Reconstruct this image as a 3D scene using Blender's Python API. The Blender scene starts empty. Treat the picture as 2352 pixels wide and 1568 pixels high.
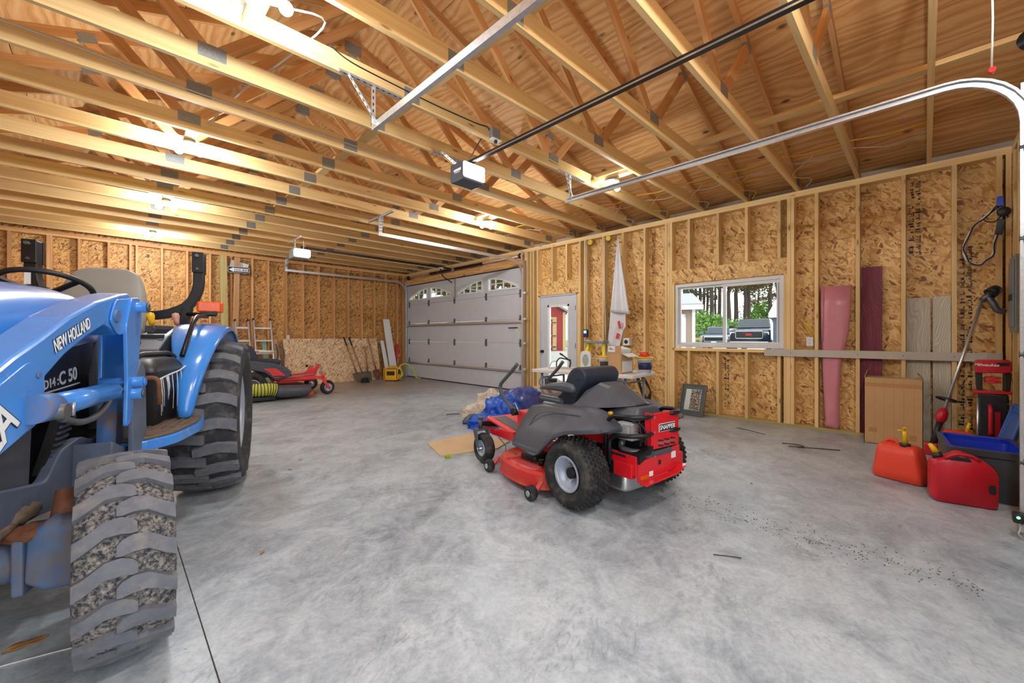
import bpy, bmesh, math, random
from mathutils import Vector, Matrix, Quaternion
random.seed(7)
PI = math.pi
scene = bpy.context.scene
col = scene.collection
R = math.radians

# ---------------------------------------------------------------- camera, sky, exposure
cam_d = bpy.data.cameras.new('camera')
cam = bpy.data.objects.new('camera', cam_d)
col.objects.link(cam)
scene.camera = cam
cam_d.sensor_width = 36.0
cam_d.lens = 36.0 * 933.2 / 2352.0
cam_d.shift_y = (773.45 - 784.0) / 2352.0
cam_d.clip_start = 0.02
cam_d.clip_end = 400
cam.location = (0, 0, 1.2066)
cam.rotation_euler = (PI / 2, 0, R(45.447) - PI / 2)

world = bpy.data.worlds.new('overcast_sky')
scene.world = world
world.use_nodes = True
bg = world.node_tree.nodes['Background']
bg.inputs[0].default_value = (0.86, 0.93, 1.0, 1)
bg.inputs[1].default_value = 1.6

scene.view_settings.view_transform = 'Standard'
scene.view_settings.look = 'None'
scene.view_settings.gamma = 1.0
scene.view_settings.use_curve_mapping = False
scene.view_settings.exposure = 1.12

try:
    scene.cycles.max_bounces = 7
    scene.cycles.diffuse_bounces = 3
    scene.cycles.glossy_bounces = 3
    scene.cycles.transmission_bounces = 4
    scene.cycles.adaptive_threshold = 0.03
except Exception:
    pass

LAMP_W = 335.0

# ---------------------------------------------------------------- material helpers
MATS = {}
class NT:
    def __init__(s, name):
        s.m = bpy.data.materials.new(name)
        s.m.use_nodes = True
        s.t = s.m.node_tree
        s.b = s.t.nodes['Principled BSDF']
        MATS[name] = s.m
    def n(s, typ, **kw):
        nd = s.t.nodes.new(typ)
        for k, v in kw.items():
            if k.startswith('_'):
                setattr(nd, k[1:], v)
            else:
                s.put(nd.inputs[k.replace('__', ' ')], v)
        return nd
    def put(s, inp, v):
        if isinstance(v, bpy.types.NodeSocket):
            s.t.links.new(v, inp)
        elif isinstance(v, bpy.types.Node):
            s.t.links.new(v.outputs[0], inp)
        else:
            if isinstance(v, (tuple, list)) and len(v) == 3 and inp.type == 'RGBA':
                v = (*v, 1)
            inp.default_value = v
    def ramp(s, fac, stops, interp='LINEAR'):
        r = s.t.nodes.new('ShaderNodeValToRGB')
        r.color_ramp.interpolation = interp
        els = r.color_ramp.elements
        while len(els) < len(stops):
            els.new(0.5)
        for e, (p, c) in zip(els, stops):
            e.position = p
            e.color = (*c, 1) if len(c) == 3 else c
        s.put(r.inputs[0], fac)
        return r
    def mix(s, fac, a, b, mode='MIX'):
        m = s.t.nodes.new('ShaderNodeMix')
        m.data_type = 'RGBA'
        m.blend_type = mode
        s.put(m.inputs[0], fac)
        s.put(m.inputs[6], a)
        s.put(m.inputs[7], b)
        return m.outputs[2]
    def math(s, op, a, b=0.0, clamp=False):
        m = s.t.nodes.new('ShaderNodeMath')
        m.operation = op
        m.use_clamp = clamp
        s.put(m.inputs[0], a)
        s.put(m.inputs[1], b)
        return m.outputs[0]
    def vmath(s, op, a, b):
        m = s.t.nodes.new('ShaderNodeVectorMath')
        m.operation = op
        s.put(m.inputs[0], a)
        s.put(m.inputs[1], b)
        return m.outputs[0]
    def mapping(s, vec, scale=(1, 1, 1), rot=(0, 0, 0), loc=(0, 0, 0)):
        m = s.t.nodes.new('ShaderNodeMapping')
        s.put(m.inputs[0], vec)
        m.inputs[1].default_value = loc
        m.inputs[2].default_value = rot
        m.inputs[3].default_value = scale
        return m.outputs[0]
    def coord(s, which='Object'):
        return s.t.nodes.new('ShaderNodeTexCoord').outputs[which]
    def rnd(s):
        return s.t.nodes.new('ShaderNodeObjectInfo').outputs['Random']
    def noise(s, vec, scale, detail=3, rough=0.55, out=0, dist=0.0):
        nd = s.n('ShaderNodeTexNoise', Vector=vec, Scale=scale, Detail=detail, Roughness=rough, Distortion=dist)
        return nd.outputs[out]
    def bump(s, h, strength=0.2, dist=0.01):
        b = s.n('ShaderNodeBump', Height=h, Strength=strength, Distance=dist)
        s.put(s.b.inputs['Normal'], b.outputs[0])
    def set(s, **kw):
        for k, v in kw.items():
            s.put(s.b.inputs[k.replace('__', ' ')], v)
        return s.m

def srgb(r, g, b):
    f = lambda c: (c / 255 / 12.92) if c / 255 <= 0.04045 else ((c / 255 + 0.055) / 1.055) ** 2.4
    return (f(r), f(g), f(b))

def pm(name, c, rough=0.5, metal=0.0, var=0.12, scale=18, bump=0.0, dirt=None, dirt_amt=0.45, dirt_scale=6, coat=0.0):
    """plain painted / plastic / metal surface with a little procedural variation and optional dirt"""
    t = NT(name)
    o = t.coord()
    nz = t.noise(o, scale, 4)
    lo = tuple(max(0, x * (1 - var)) for x in c)
    hi = tuple(min(1, x * (1 + var)) for x in c)
    colr = t.ramp(nz, [(0.3, lo), (0.7, hi)]).outputs[0]
    rr = rough
    if dirt:
        dn = t.noise(o, dirt_scale, 6, 0.7)
        dm = t.ramp(dn, [(1 - dirt_amt - 0.12, (0, 0, 0)), (1 - dirt_amt + 0.12, (1, 1, 1))]).outputs[0]
        colr = t.mix(dm, colr, dirt)
        rr = t.math('ADD', t.math('MULTIPLY', dm, 0.85 - rough), rough)
    if bump:
        t.bump(nz, bump, 0.004)
    t.set(Base__Color=colr, Roughness=rr, Metallic=metal)
    if coat:
        t.set(Coat__Weight=coat, Coat__Roughness=0.15)
    return t.m

# ---------------------------------------------------------------- mesh builder
def ortho(d, up=None):
    d = Vector(d).normalized()
    u = Vector(up) if up is not None else (Vector((0, 0, 1)) if abs(d.z) < 0.95 else Vector((1, 0, 0)))
    s = d.cross(u)
    if s.length < 1e-6:
        s = d.cross(Vector((0.3, 1, 0.2)))
    s.normalize()
    return d, s, s.cross(d).normalized()

class MB:
    def __init__(s):
        s.v = []; s.f = []; s.sm = []; s.uv = []; s.mi = []; s.cur = 0
    def add(s, verts, faces, smooth=False, uvs=None):
        o = len(s.v)
        s.v += [tuple(p) for p in verts]
        for i, f in enumerate(faces):
            s.f.append([o + k for k in f]); s.sm.append(smooth)
            s.uv.append(uvs[i] if uvs else None); s.mi.append(s.cur)
        return s
    def box(s, c, size, rot=None):
        x, y, z = (k / 2 for k in size)
        M = rot if rot is not None else Matrix.Identity(3)
        c = Vector(c)
        vs = [c + M @ Vector((a * x, b * y, d * z)) for d in (-1, 1) for b in (-1, 1) for a in (-1, 1)]
        return s.add(vs, [(0, 2, 3, 1), (4, 5, 7, 6), (0, 1, 5, 4), (2, 6, 7, 3), (0, 4, 6, 2), (1, 3, 7, 5)])
    def bb(s, x0, x1, y0, y1, z0, z1):
        return s.box(((x0 + x1) / 2, (y0 + y1) / 2, (z0 + z1) / 2), (abs(x1 - x0), abs(y1 - y0), abs(z1 - z0)))
    def bar(s, p0, p1, w, h, up=None):
        """rectangular bar p0->p1; h along 'up', w sideways; uv u = metres along it"""
        p0, p1 = Vector(p0), Vector(p1)
        d, sd, u = ortho(p1 - p0, up)
        L = (p1 - p0).length
        vs = []
        for p in (p0, p1):
            for a, b in ((-1, -1), (1, -1), (1, 1), (-1, 1)):
                vs.append(p + sd * (a * w / 2) + u * (b * h / 2))
        fs = [(3, 2, 1, 0), (4, 5, 6, 7)]
        uvs = [[(0, 0), (w, 0), (w, h), (0, h)]] * 2
        per = [0, w, w + h, 2 * w + h, 2 * w + 2 * h]
        for k in range(4):
            a, b = k, (k + 1) % 4
            fs.append((a, b, b + 4, a + 4))
            uvs.append([(0, per[k]), (0, per[k + 1]), (L, per[k + 1]), (L, per[k])])
        return s.add(vs, fs, False, uvs)
    def cyl(s, p0, p1, r, n=16, r2=None, caps=True, smooth=True):
        p0, p1 = Vector(p0), Vector(p1)
        r2 = r if r2 is None else r2
        d, sd, u = ortho(p1 - p0)
        vs = []
        for p, rr in ((p0, r), (p1, r2)):
            for k in range(n):
                a = 2 * PI * k / n
                vs.append(p + sd * (rr * math.cos(a)) + u * (rr * math.sin(a)))
        s.add(vs, [(k, (k + 1) % n, n + (k + 1) % n, n + k) for k in range(n)], smooth)
        if caps:
            o = len(s.v) - 2 * n
            s.f.append([o + k for k in range(n)][::-1]); s.sm.append(False); s.uv.append(None); s.mi.append(s.cur)
            s.f.append([o + n + k for k in range(n)]); s.sm.append(False); s.uv.append(None); s.mi.append(s.cur)
        return s
    def tube(s, pts, r, n=8, caps=True, closed=False):
        pts = [Vector(p) for p in pts]
        m = len(pts)
        rs = r if isinstance(r, (list, tuple)) else [r] * m
        vs = []
        prev = None
        for i, p in enumerate(pts):
            a = pts[(i - 1) % m] if (i > 0 or closed) else p
            b = pts[(i + 1) % m] if (i < m - 1 or closed) else p
            d = (b - a)
            if d.length < 1e-9:
                d = Vector((0, 0, 1))
            d.normalize()
            if prev is None:
                d, sd, u = ortho(d)
            else:
                sd = prev - d * prev.dot(d)
                if sd.length < 1e-6:
                    d, sd, u = ortho(d)
                sd.normalize()
                u = sd.cross(d)
            prev = sd
            for k in range(n):
                an = 2 * PI * k / n
                vs.append(p + sd * (rs[i] * math.cos(an)) + u * (rs[i] * math.sin(an)))
        fs = []
        for i in range(m if closed else m - 1):
            j = (i + 1) % m
            for k in range(n):
                fs.append((i * n + k, i * n + (k + 1) % n, j * n + (k + 1) % n, j * n + k))
        s.add(vs, fs, True)
        if caps and not closed:
            o = len(s.v) - m * n
            s.f.append([o + k for k in range(n)][::-1]); s.sm.append(False); s.uv.append(None); s.mi.append(s.cur)
            s.f.append([o + (m - 1) * n + k for k in range(n)]); s.sm.append(False); s.uv.append(None); s.mi.append(s.cur)
        return s
    def prism(s, poly, o, ex, ey, h):
        """polygon (a, b) in the plane o + a*ex + b*ey, extruded by the vector h"""
        o, ex, ey, h = Vector(o), Vector(ex), Vector(ey), Vector(h)
        n = len(poly)
        b = [o + ex * p[0] + ey * p[1] for p in poly]
        vs = b + [p + h for p in b]
        fs = [tuple(range(n))[::-1], tuple(range(n, 2 * n))]
        fs += [(k, (k + 1) % n, n + (k + 1) % n, n + k) for k in range(n)]
        return s.add(vs, fs)
    def lathe(s, prof, o, ax, n=24, smooth=True, closed=False, a0=0.0, a1=2 * PI):
        """profile of (radius, along) revolved around the axis"""
        o = Vector(o)
        d, sd, u = ortho(ax)
        full = abs(a1 - a0 - 2 * PI) < 1e-6
        cnt = n if full else n + 1
        vs = []
        m = len(prof)
        for k in range(cnt):
            a = a0 + (a1 - a0) * k / n
            e = sd * math.cos(a) + u * math.sin(a)
            for r, t in prof:
                vs.append(o + d * t + e * r)
        fs = []
        for k in range(n):
            q = (k + 1) % cnt
            for i in range(m if closed else m - 1):
                j = (i + 1) % m
                fs.append((k * m + i, q * m + i, q * m + j, k * m + j))
        return s.add(vs, fs, smooth)
    def loft(s, rings, smooth=True, caps=True):
        n = len(rings[0])
        vs = [p for r in rings for p in r]
        fs = []
        for i in range(len(rings) - 1):
            for k in range(n):
                fs.append((i * n + k, i * n + (k + 1) % n, (i + 1) * n + (k + 1) % n, (i + 1) * n + k))
        if caps:
            fs.append(tuple(range(n))[::-1])
            fs.append(tuple((len(rings) - 1) * n + k for k in range(n)))
        return s.add(vs, fs, smooth)
    def sph(s, c, r, n=14, m=8):
        c = Vector(c)
        r = (r, r, r) if not isinstance(r, (tuple, list)) else r
        vs = [c + Vector((0, 0, r[2]))]
        for i in range(1, m):
            a = PI * i / m
            for k in range(n):
                b = 2 * PI * k / n
                vs.append(c + Vector((r[0] * math.sin(a) * math.cos(b), r[1] * math.sin(a) * math.sin(b), r[2] * math.cos(a))))
        vs.append(c - Vector((0, 0, r[2])))
        fs = [(0, 1 + k, 1 + (k + 1) % n) for k in range(n)]
        for i in range(m - 2):
            for k in range(n):
                a = 1 + i * n
                fs.append((a + k, a + n + k, a + n + (k + 1) % n, a + (k + 1) % n))
        e = len(vs) - 1
        a = 1 + (m - 2) * n
        fs += [(a + k, e, a + (k + 1) % n) for k in range(n)]
        return s.add(vs, fs, True)
    def sheet(s, fn, nu, nv, th=0.0):
        """surface fn(u, v) for u, v in 0..1; th > 0 gives it thickness along its normals"""
        P = [[Vector(fn(i / nu, j / nv)) for j in range(nv + 1)] for i in range(nu + 1)]
        vs = [P[i][j] for i in range(nu + 1) for j in range(nv + 1)]
        w = nv + 1
        fs = [(i * w + j, (i + 1) * w + j, (i + 1) * w + j + 1, i * w + j + 1) for i in range(nu) for j in range(nv)]
        if th:
            N = []
            for i in range(nu + 1):
                for j in range(nv + 1):
                    a = P[min(i + 1, nu)][j] - P[max(i - 1, 0)][j]
                    b = P[i][min(j + 1, nv)] - P[i][max(j - 1, 0)]
                    q = a.cross(b)
                    N.append(q.normalized() if q.length > 1e-9 else Vector((0, 0, 1)))
            o = len(vs)
            vs += [vs[k] - N[k] * th for k in range(o)]
            fs += [tuple(o + k for k in f)[::-1] for f in list(fs)]
            edge = [(i, 0) for i in range(nu)] + [(nu, j) for j in range(nv)] + [(i, nv) for i in range(nu, 0, -1)] + [(0, j) for j in range(nv, 0, -1)]
            ids = [i * w + j for i, j in edge]
            for k in range(len(ids)):
                a, b = ids[k], ids[(k + 1) % len(ids)]
                fs.append((a, o + a, o + b, b))
        return s.add(vs, fs, True)
    def mesh(s, name, mats, fix=True):
        me = bpy.data.meshes.new(name)
        me.from_pydata(s.v, [], s.f)
        if not isinstance(mats, (list, tuple)):
            mats = [mats]
        for m in mats:
            me.materials.append(MATS[m])
        uvl = me.uv_layers.new(name='UVMap')
        for p, sm, uv, mi in zip(me.polygons, s.sm, s.uv, s.mi):
            p.use_smooth = sm
            p.material_index = mi
            if uv:
                for li, c in zip(p.loop_indices, uv):
                    uvl.data[li].uv = c
            else:
                nn = p.normal
                a = max(range(3), key=lambda k: abs(nn[k]))
                for li in p.loop_indices:
                    co = me.vertices[me.loops[li].vertex_index].co
                    uvl.data[li].uv = (co[1], co[2]) if a == 0 else ((co[0], co[2]) if a == 1 else (co[0], co[1]))
        if fix:
            bm = bmesh.new(); bm.from_mesh(me)
            bmesh.ops.recalc_face_normals(bm, faces=bm.faces)
            bm.to_mesh(me); bm.free()
        me.update()
        return me
    def build(s, name, mats, parent=None, bevel=0.0, seg=2, subsurf=0, loc=None, rot=None):
        o = bpy.data.objects.new(name, s.mesh(name, mats))
        return link(o, parent, bevel, seg, subsurf, loc, rot)

def link(o, parent=None, bevel=0.0, seg=2, subsurf=0, loc=None, rot=None):
    col.objects.link(o)
    if parent is not None:
        o.parent = parent
    if loc is not None:
        o.location = loc
    if rot is not None:
        o.rotation_euler = rot
    if bevel:
        m = o.modifiers.new('bevel', 'BEVEL')
        m.width = bevel; m.segments = seg; m.limit_method = 'ANGLE'; m.angle_limit = R(40)
        m.harden_normals = False
    if subsurf:
        m = o.modifiers.new('subsurf', 'SUBSURF')
        m.levels = subsurf; m.render_levels = subsurf
    return o

def tag(o, label, cat, group=None):
    o['label'] = label; o['category'] = cat
    if group:
        o['group'] = group
    return o

def thing(name, label, cat, loc=(0, 0, 0), rotz=0.0, group=None):
    o = bpy.data.objects.new(name, None)
    o.empty_display_size = 0.1
    col.objects.link(o)
    o.location = loc
    o.rotation_euler = (0, 0, rotz)
    return tag(o, label, cat, group)

def struct(name, loc=(0, 0, 0)):
    o = bpy.data.objects.new(name, None)
    o.empty_display_size = 0.1
    col.objects.link(o)
    o.location = loc
    o['kind'] = 'structure'
    return o

def copy_tree(src, parent=None):
    c = src.copy()
    col.objects.link(c)
    if parent is not None:
        c.parent = parent
    for ch in list(src.children):
        copy_tree(ch, c)
    return c

LUMBER = {}
def lumber(name, p0, p1, w, h, parent, mat='pine', up=None):
    """a length of sawn timber p0->p1, alike pieces share one mesh (long axis = local x)"""
    p0, p1 = Vector(p0), Vector(p1)
    L = round((p1 - p0).length, 4)
    key = (L, w, h, mat)
    if key not in LUMBER:
        LUMBER[key] = MB().bar((0, 0, 0), (L, 0, 0), w, h, up=(0, 0, 1)).mesh(name, mat)
    o = bpy.data.objects.new(name, LUMBER[key])
    col.objects.link(o)
    o.parent = parent
    d, sd, u = ortho(p1 - p0, up)
    # local x = d, local z = u, local y = -sd
    M = Matrix((d, u.cross(d), u)).transposed()
    o.location = p0
    o.rotation_euler = M.to_euler()
    return o

def text_mesh(txt, size, extrude=0.0006, bold=0.0, shear=0.0):
    cu = bpy.data.curves.new('text', 'FONT')
    cu.body = txt; cu.size = size; cu.extrude = extrude; cu.offset = bold; cu.shear = shear
    cu.align_x = 'CENTER'; cu.align_y = 'CENTER'
    cu.resolution_u = 3
    o = bpy.data.objects.new('text', cu)
    col.objects.link(o)
    dg = bpy.context.evaluated_depsgraph_get()
    dg.update()
    me = bpy.data.meshes.new_from_object(o.evaluated_get(dg))
    bpy.data.objects.remove(o)
    return me

def text(name, txt, size, mat, parent, loc, ex, ey, extrude=0.0006, bold=0.0, shear=0.0):
    """lettering lying in the plane ex (reading direction), ey (up)"""
    me = text_mesh(txt, size, extrude, bold, shear)
    me.materials.clear(); me.materials.append(MATS[mat])
    o = bpy.data.objects.new(name, me)
    col.objects.link(o)
    o.parent = parent
    ex = Vector(ex).normalized(); ey = Vector(ey); ey = (ey - ex * ey.dot(ex)).normalized()
    M = Matrix((ex, ey, ex.cross(ey))).transposed()
    o.location = loc
    o.rotation_euler = M.to_euler()
    return o

def round_poly(pts, r, n=4):
    """2-D polygon with rounded corners (r a number or a list)"""
    out = []
    m = len(pts)
    for i in range(m):
        p = Vector(pts[i]).to_2d() if len(pts[i]) == 3 else Vector(pts[i])
        a = Vector(pts[i - 1]); b = Vector(pts[(i + 1) % m])
        rr = r[i] if isinstance(r, (list, tuple)) else r
        da, db = (a - p), (b - p)
        la, lb = da.length, db.length
        k = min(rr, la * 0.45, lb * 0.45)
        if k < 1e-5:
            out.append((p.x, p.y)); continue
        s0, s1 = p + da / la * k, p + db / lb * k
        for j in range(n + 1):
            t = j / n
            q = s0 * (1 - t) ** 2 + p * 2 * t * (1 - t) + s1 * t * t
            out.append((q.x, q.y))
    return out

def smooth_path(pts, r, n=5):
    """3-D polyline with rounded corners"""
    pts = [Vector(p) for p in pts]
    out = [pts[0]]
    for i in range(1, len(pts) - 1):
        p, a, b = pts[i], pts[i - 1], pts[i + 1]
        da, db = a - p, b - p
        k = min(r, da.length * 0.48, db.length * 0.48)
        s0, s1 = p + da.normalized() * k, p + db.normalized() * k
        for j in range(n + 1):
            t = j / n
            out.append(s0 * (1 - t) ** 2 + p * 2 * t * (1 - t) + s1 * t * t)
    out.append(pts[-1])
    return out

def spline(pts, n=6):
    """Catmull-Rom through the points"""
    P = [Vector(p) for p in pts]
    P = [P[0] * 2 - P[1]] + P + [P[-1] * 2 - P[-2]]
    out = []
    for i in range(1, len(P) - 2):
        a, b, c, d = P[i - 1:i + 3]
        for j in range(n):
            t = j / n
            out.append(0.5 * ((2 * b) + (c - a) * t + (2 * a - 5 * b + 4 * c - d) * t * t + (3 * b - a - 3 * c + d) * t ** 3))
    out.append(P[-2])
    return out
# ---------------------------------------------------------------- materials of the place
def make_pine(name, light, dark, knot):
    t = NT(name)
    uv = t.coord('UV')
    off = t.math('MULTIPLY', t.rnd(), 37.0)
    comb = t.n('ShaderNodeCombineXYZ', X=off, Y=off, Z=off)
    v = t.vmath('ADD', uv, comb)
    warp = t.noise(v, 1.5, 2, out=1)
    v2 = t.vmath('ADD', v, t.vmath('MULTIPLY', warp, (0.0, 0.03, 0)))
    g = t.noise(t.mapping(v2, (1.2, 55, 1)), 1.0, 4, 0.6)
    g2 = t.noise(t.mapping(v2, (0.5, 9, 1)), 1.0, 2)
    c = t.ramp(t.math('ADD', t.math('MULTIPLY', g, 0.55), t.math('MULTIPLY', g2, 0.45)), [(0.34, dark), (0.62, light)]).outputs[0]
    vor = t.n('ShaderNodeTexVoronoi', Vector=t.mapping(v, (2.4, 10, 1)), Scale=1.0, Randomness=1.0)
    kn = t.ramp(vor.outputs['Distance'], [(0.05, (1, 1, 1)), (0.13, (0, 0, 0))]).outputs[0]
    sel = t.math('GREATER_THAN', t.n('ShaderNodeSeparateColor', Color=vor.outputs['Color']).outputs[0], 0.40)
    c = t.mix(t.math('MULTIPLY', kn, t.math('MULTIPLY', sel, 0.8)), c, knot)
    hs = t.n('ShaderNodeHueSaturation', Color=c, Value=t.math('ADD', t.math('MULTIPLY', t.rnd(), 0.25), 0.87))
    t.set(Base__Color=hs, Roughness=0.62)

make_pine('pine', srgb(242, 208, 148), srgb(226, 182, 116), srgb(120, 70, 30))
make_pine('pine_warm', srgb(230, 178, 118), srgb(202, 140, 82), srgb(110, 60, 28))
make_pine('pine_treated', srgb(206, 190, 128), srgb(176, 150, 90), srgb(110, 80, 40))
make_pine('pine_dull', srgb(206, 160, 116), srgb(176, 128, 84), srgb(110, 70, 40))
make_pine('wood_handle', srgb(190, 140, 92), srgb(150, 100, 60), srgb(100, 60, 30))

def make_osb(name, k=1.0, base=(srgb(238, 198, 132), srgb(222, 172, 100), srgb(194, 138, 76), srgb(146, 92, 46))):
    t = NT(name)
    uv = t.coord('UV')
    off = t.math('MULTIPLY', t.rnd(), 23.0)
    v = t.vmath('ADD', uv, t.n('ShaderNodeCombineXYZ', X=off, Y=off, Z=0.0))
    w = t.noise(v, 7, 2, out=1)
    v = t.vmath('ADD', v, t.vmath('MULTIPLY', w, (0.05, 0.05, 0)))
    bright = tuple(min(1, x * 1.1) for x in base[0])
    stops = [(0.0, base[3]), (0.03, base[3]), (0.10, base[2]), (0.30, base[1]), (0.5, base[0]), (0.75, bright), (0.9, base[1]), (1.0, base[2])]
    def layer(ang, sx, sy, thr):
        vor = t.n('ShaderNodeTexVoronoi', Vector=t.mapping(v, (sx * k, sy * k, 1), (0, 0, R(ang))), Scale=1.0)
        sep = t.n('ShaderNodeSeparateColor', Color=vor.outputs['Color'])
        return t.ramp(sep.outputs[0], stops).outputs[0], t.math('GREATER_THAN', sep.outputs[1], thr), sep.outputs[2]
    # mapping rotates after scaling, so rotate first through a second mapping
    def rot_layer(ang, sx, sy, thr):
        r = t.mapping(v, (1, 1, 1), (0, 0, R(ang)))
        vor = t.n('ShaderNodeTexVoronoi', Vector=t.mapping(r, (sx * k, sy * k, 1)), Scale=1.0)
        sep = t.n('ShaderNodeSeparateColor', Color=vor.outputs['Color'])
        return t.ramp(sep.outputs[0], stops).outputs[0], t.math('GREATER_THAN', sep.outputs[1], thr), sep.outputs[2]
    a, _, ha = rot_layer(80, 8, 20, 0)
    colr = a
    hgt = ha
    for ang, sx, sy, thr in ((30, 9, 30, 0.5), (-40, 10, 34, 0.55), (105, 9, 30, 0.55), (62, 12, 46, 0.62), (-15, 13, 50, 0.7), (130, 12, 44, 0.66)):
        c_, m_, h_ = rot_layer(ang, sx, sy, thr)
        colr = t.mix(m_, colr, c_)
    g = t.noise(v, 3.0, 4)
    colr = t.mix(0.3, colr, t.ramp(g, [(0.35, (0.6, 0.52, 0.44)), (0.6, (1, 1, 1))]).outputs[0], 'MULTIPLY')
    t.set(Base__Color=colr, Roughness=0.6)

make_osb('osb')
make_osb('osb_far', 1.3, (srgb(226, 178, 108), srgb(206, 150, 80), srgb(168, 108, 52), srgb(108, 62, 28)))
make_osb('osb_pale', 1.2, (srgb(240, 214, 178), srgb(228, 190, 144), srgb(204, 156, 110), srgb(160, 112, 74)))

def make_ply():
    t = NT('plywood')
    uv = t.coord('UV')
    off = t.math('MULTIPLY', t.rnd(), 31.0)
    v = t.vmath('ADD', uv, t.n('ShaderNodeCombineXYZ', X=off, Y=off, Z=0.0))
    w = t.noise(t.mapping(v, (0.8, 2.2, 1)), 1.2, 3, out=1)
    v2 = t.vmath('ADD', v, t.vmath('MULTIPLY', w, (0, 0.38, 0)))
    wav = t.n('ShaderNodeTexWave', Vector=t.mapping(v2, (0.15, 1, 1)), Scale=3.6, Distortion=4.0, Detail=2.0, Detail__Scale=1.2, _bands_direction='Y')
    g = t.noise(t.mapping(v2, (2, 60, 1)), 1.0, 3)
    f = t.math('ADD', t.math('MULTIPLY', wav.outputs['Color'], 0.34), t.math('MULTIPLY', g, 0.66))
    c = t.ramp(f, [(0.2, srgb(206, 140, 78)), (0.5, srgb(228, 172, 108)), (0.8, srgb(240, 196, 138))]).outputs[0]
    vor = t.n('ShaderNodeTexVoronoi', Vector=t.mapping(v, (2.3, 4.6, 1)), Scale=1.0)
    sep = t.n('ShaderNodeSeparateColor', Color=vor.outputs['Color'])
    kd = t.math('ADD', vor.outputs['Distance'], t.math('MULTIPLY', t.noise(v, 40, 2), 0.05))
    kn = t.ramp(kd, [(0.06, (1, 1, 1)), (0.10, (0.8, 0.8, 0.8)), (0.16, (0, 0, 0))]).outputs[0]
    c = t.mix(t.math('MULTIPLY', kn, t.math('MULTIPLY', t.math('GREATER_THAN', sep.outputs[0], 0.42), 0.95)), c, srgb(96, 50, 24))
    t.set(Base__Color=c, Roughness=0.62)
make_ply()

def make_concrete():
    t = NT('concrete')
    o = t.coord()
    n1 = t.noise(o, 0.7, 5, 0.6)
    n2 = t.noise(t.mapping(t.mapping(o, (1, 1, 1), (0, 0, R(-38))), (2.4, 3.6, 1)), 1.0, 6, 0.68, dist=1.0)
    n3 = t.noise(o, 42, 4, 0.7)
    n4 = t.noise(o, 4.2, 7, 0.72, dist=1.8)
    f = t.math('ADD', t.math('MULTIPLY', n1, 0.30), t.math('ADD', t.math('MULTIPLY', n2, 0.35), t.math('MULTIPLY', n4, 0.35)))
    c = t.ramp(f, [(0.36, srgb(122, 130, 140)), (0.45, srgb(164, 173, 181)), (0.54, srgb(192, 201, 207)), (0.66, srgb(212, 219, 223))]).outputs[0]
    c = t.mix(0.4, c, t.ramp(n3, [(0.34, (0.55, 0.55, 0.57)), (0.58, (1, 1, 1))]).outputs[0], 'MULTIPLY')
    # broom and trowel marks, darker scuffs in patches
    sc = t.noise(t.mapping(t.mapping(o, (1, 1, 1), (0, 0, R(-28))), (11, 27, 1)), 1.0, 5, 0.7, dist=1.4)
    patch = t.ramp(t.noise(o, 1.6, 5, 0.65), [(0.46, (0, 0, 0)), (0.60, (1, 1, 1))]).outputs[0]
    scm = t.math('MULTIPLY', t.ramp(sc, [(0.52, (0, 0, 0)), (0.66, (1, 1, 1))]).outputs[0], patch)
    c = t.mix(t.math('MULTIPLY', scm, 0.5), c, srgb(106, 109, 118))
    # sparse dark specks
    vor = t.n('ShaderNodeTexVoronoi', Vector=o, Scale=5.5)
    spk = t.math('LESS_THAN', vor.outputs['Distance'], t.math('MULTIPLY', n4, 0.045))
    c = t.mix(t.math('MULTIPLY', spk, 0.7), c, srgb(88, 76, 66))
    # brown mud tracked over the far corner
    sep = t.n('ShaderNodeSeparateXYZ', Vector=o)
    my = t.math('MULTIPLY', t.math('SUBTRACT', t.math('ADD', sep.outputs[1], t.math('MULTIPLY', n4, 3.0)), 8.9), 0.5, True)
    mx = t.math('MULTIPLY', t.math('SUBTRACT', t.math('ADD', sep.outputs[0], t.math('MULTIPLY', n1, 3.0)), 3.0), 0.5, True)
    mud = t.math('MULTIPLY', my, mx)
    c = t.mix(t.math('MULTIPLY', mud, 0.62), c, srgb(146, 116, 88))
    t.bump(t.math('ADD', n3, t.math('MULTIPLY', sc, 0.4)), 0.06, 0.003)
    t.set(Base__Color=c, Roughness=t.math('ADD', t.math('MULTIPLY', n4, 0.4), 0.17), Specular__IOR__Level=0.45)
make_concrete()

def make_glass():
    t = NT('glass')
    fr = t.n('ShaderNodeFresnel', IOR=1.45)
    tr = t.n('ShaderNodeBsdfTransparent', Color=(0.96, 0.98, 0.97))
    gl = t.n('ShaderNodeBsdfGlossy', Color=(1, 1, 1), Roughness=0.01)
    mx = t.n('ShaderNodeMixShader')
    t.put(mx.inputs[0], t.math('MULTIPLY', fr.outputs[0], 0.6))
    t.put(mx.inputs[1], tr.outputs[0]); t.put(mx.inputs[2], gl.outputs[0])
    t.put(t.t.nodes['Material Output'].inputs[0], mx.outputs[0])
make_glass()

def emit(name, c, strength):
    t = NT(name)
    t.set(Base__Color=c, Emission__Color=(*c, 1), Emission__Strength=strength, Roughness=0.4)

emit('bulb_glow', (0.86, 0.93, 1.0), LAMP_W)
emit('bulb_dim', (0.86, 0.93, 1.0), LAMP_W * 0.28)
emit('opener_glow', (1.0, 0.97, 0.92), 5.0)
emit('led_green', (0.1, 1.0, 0.35), 3.0)
emit('screen_glow', (0.25, 0.55, 0.9), 0.6)

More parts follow.
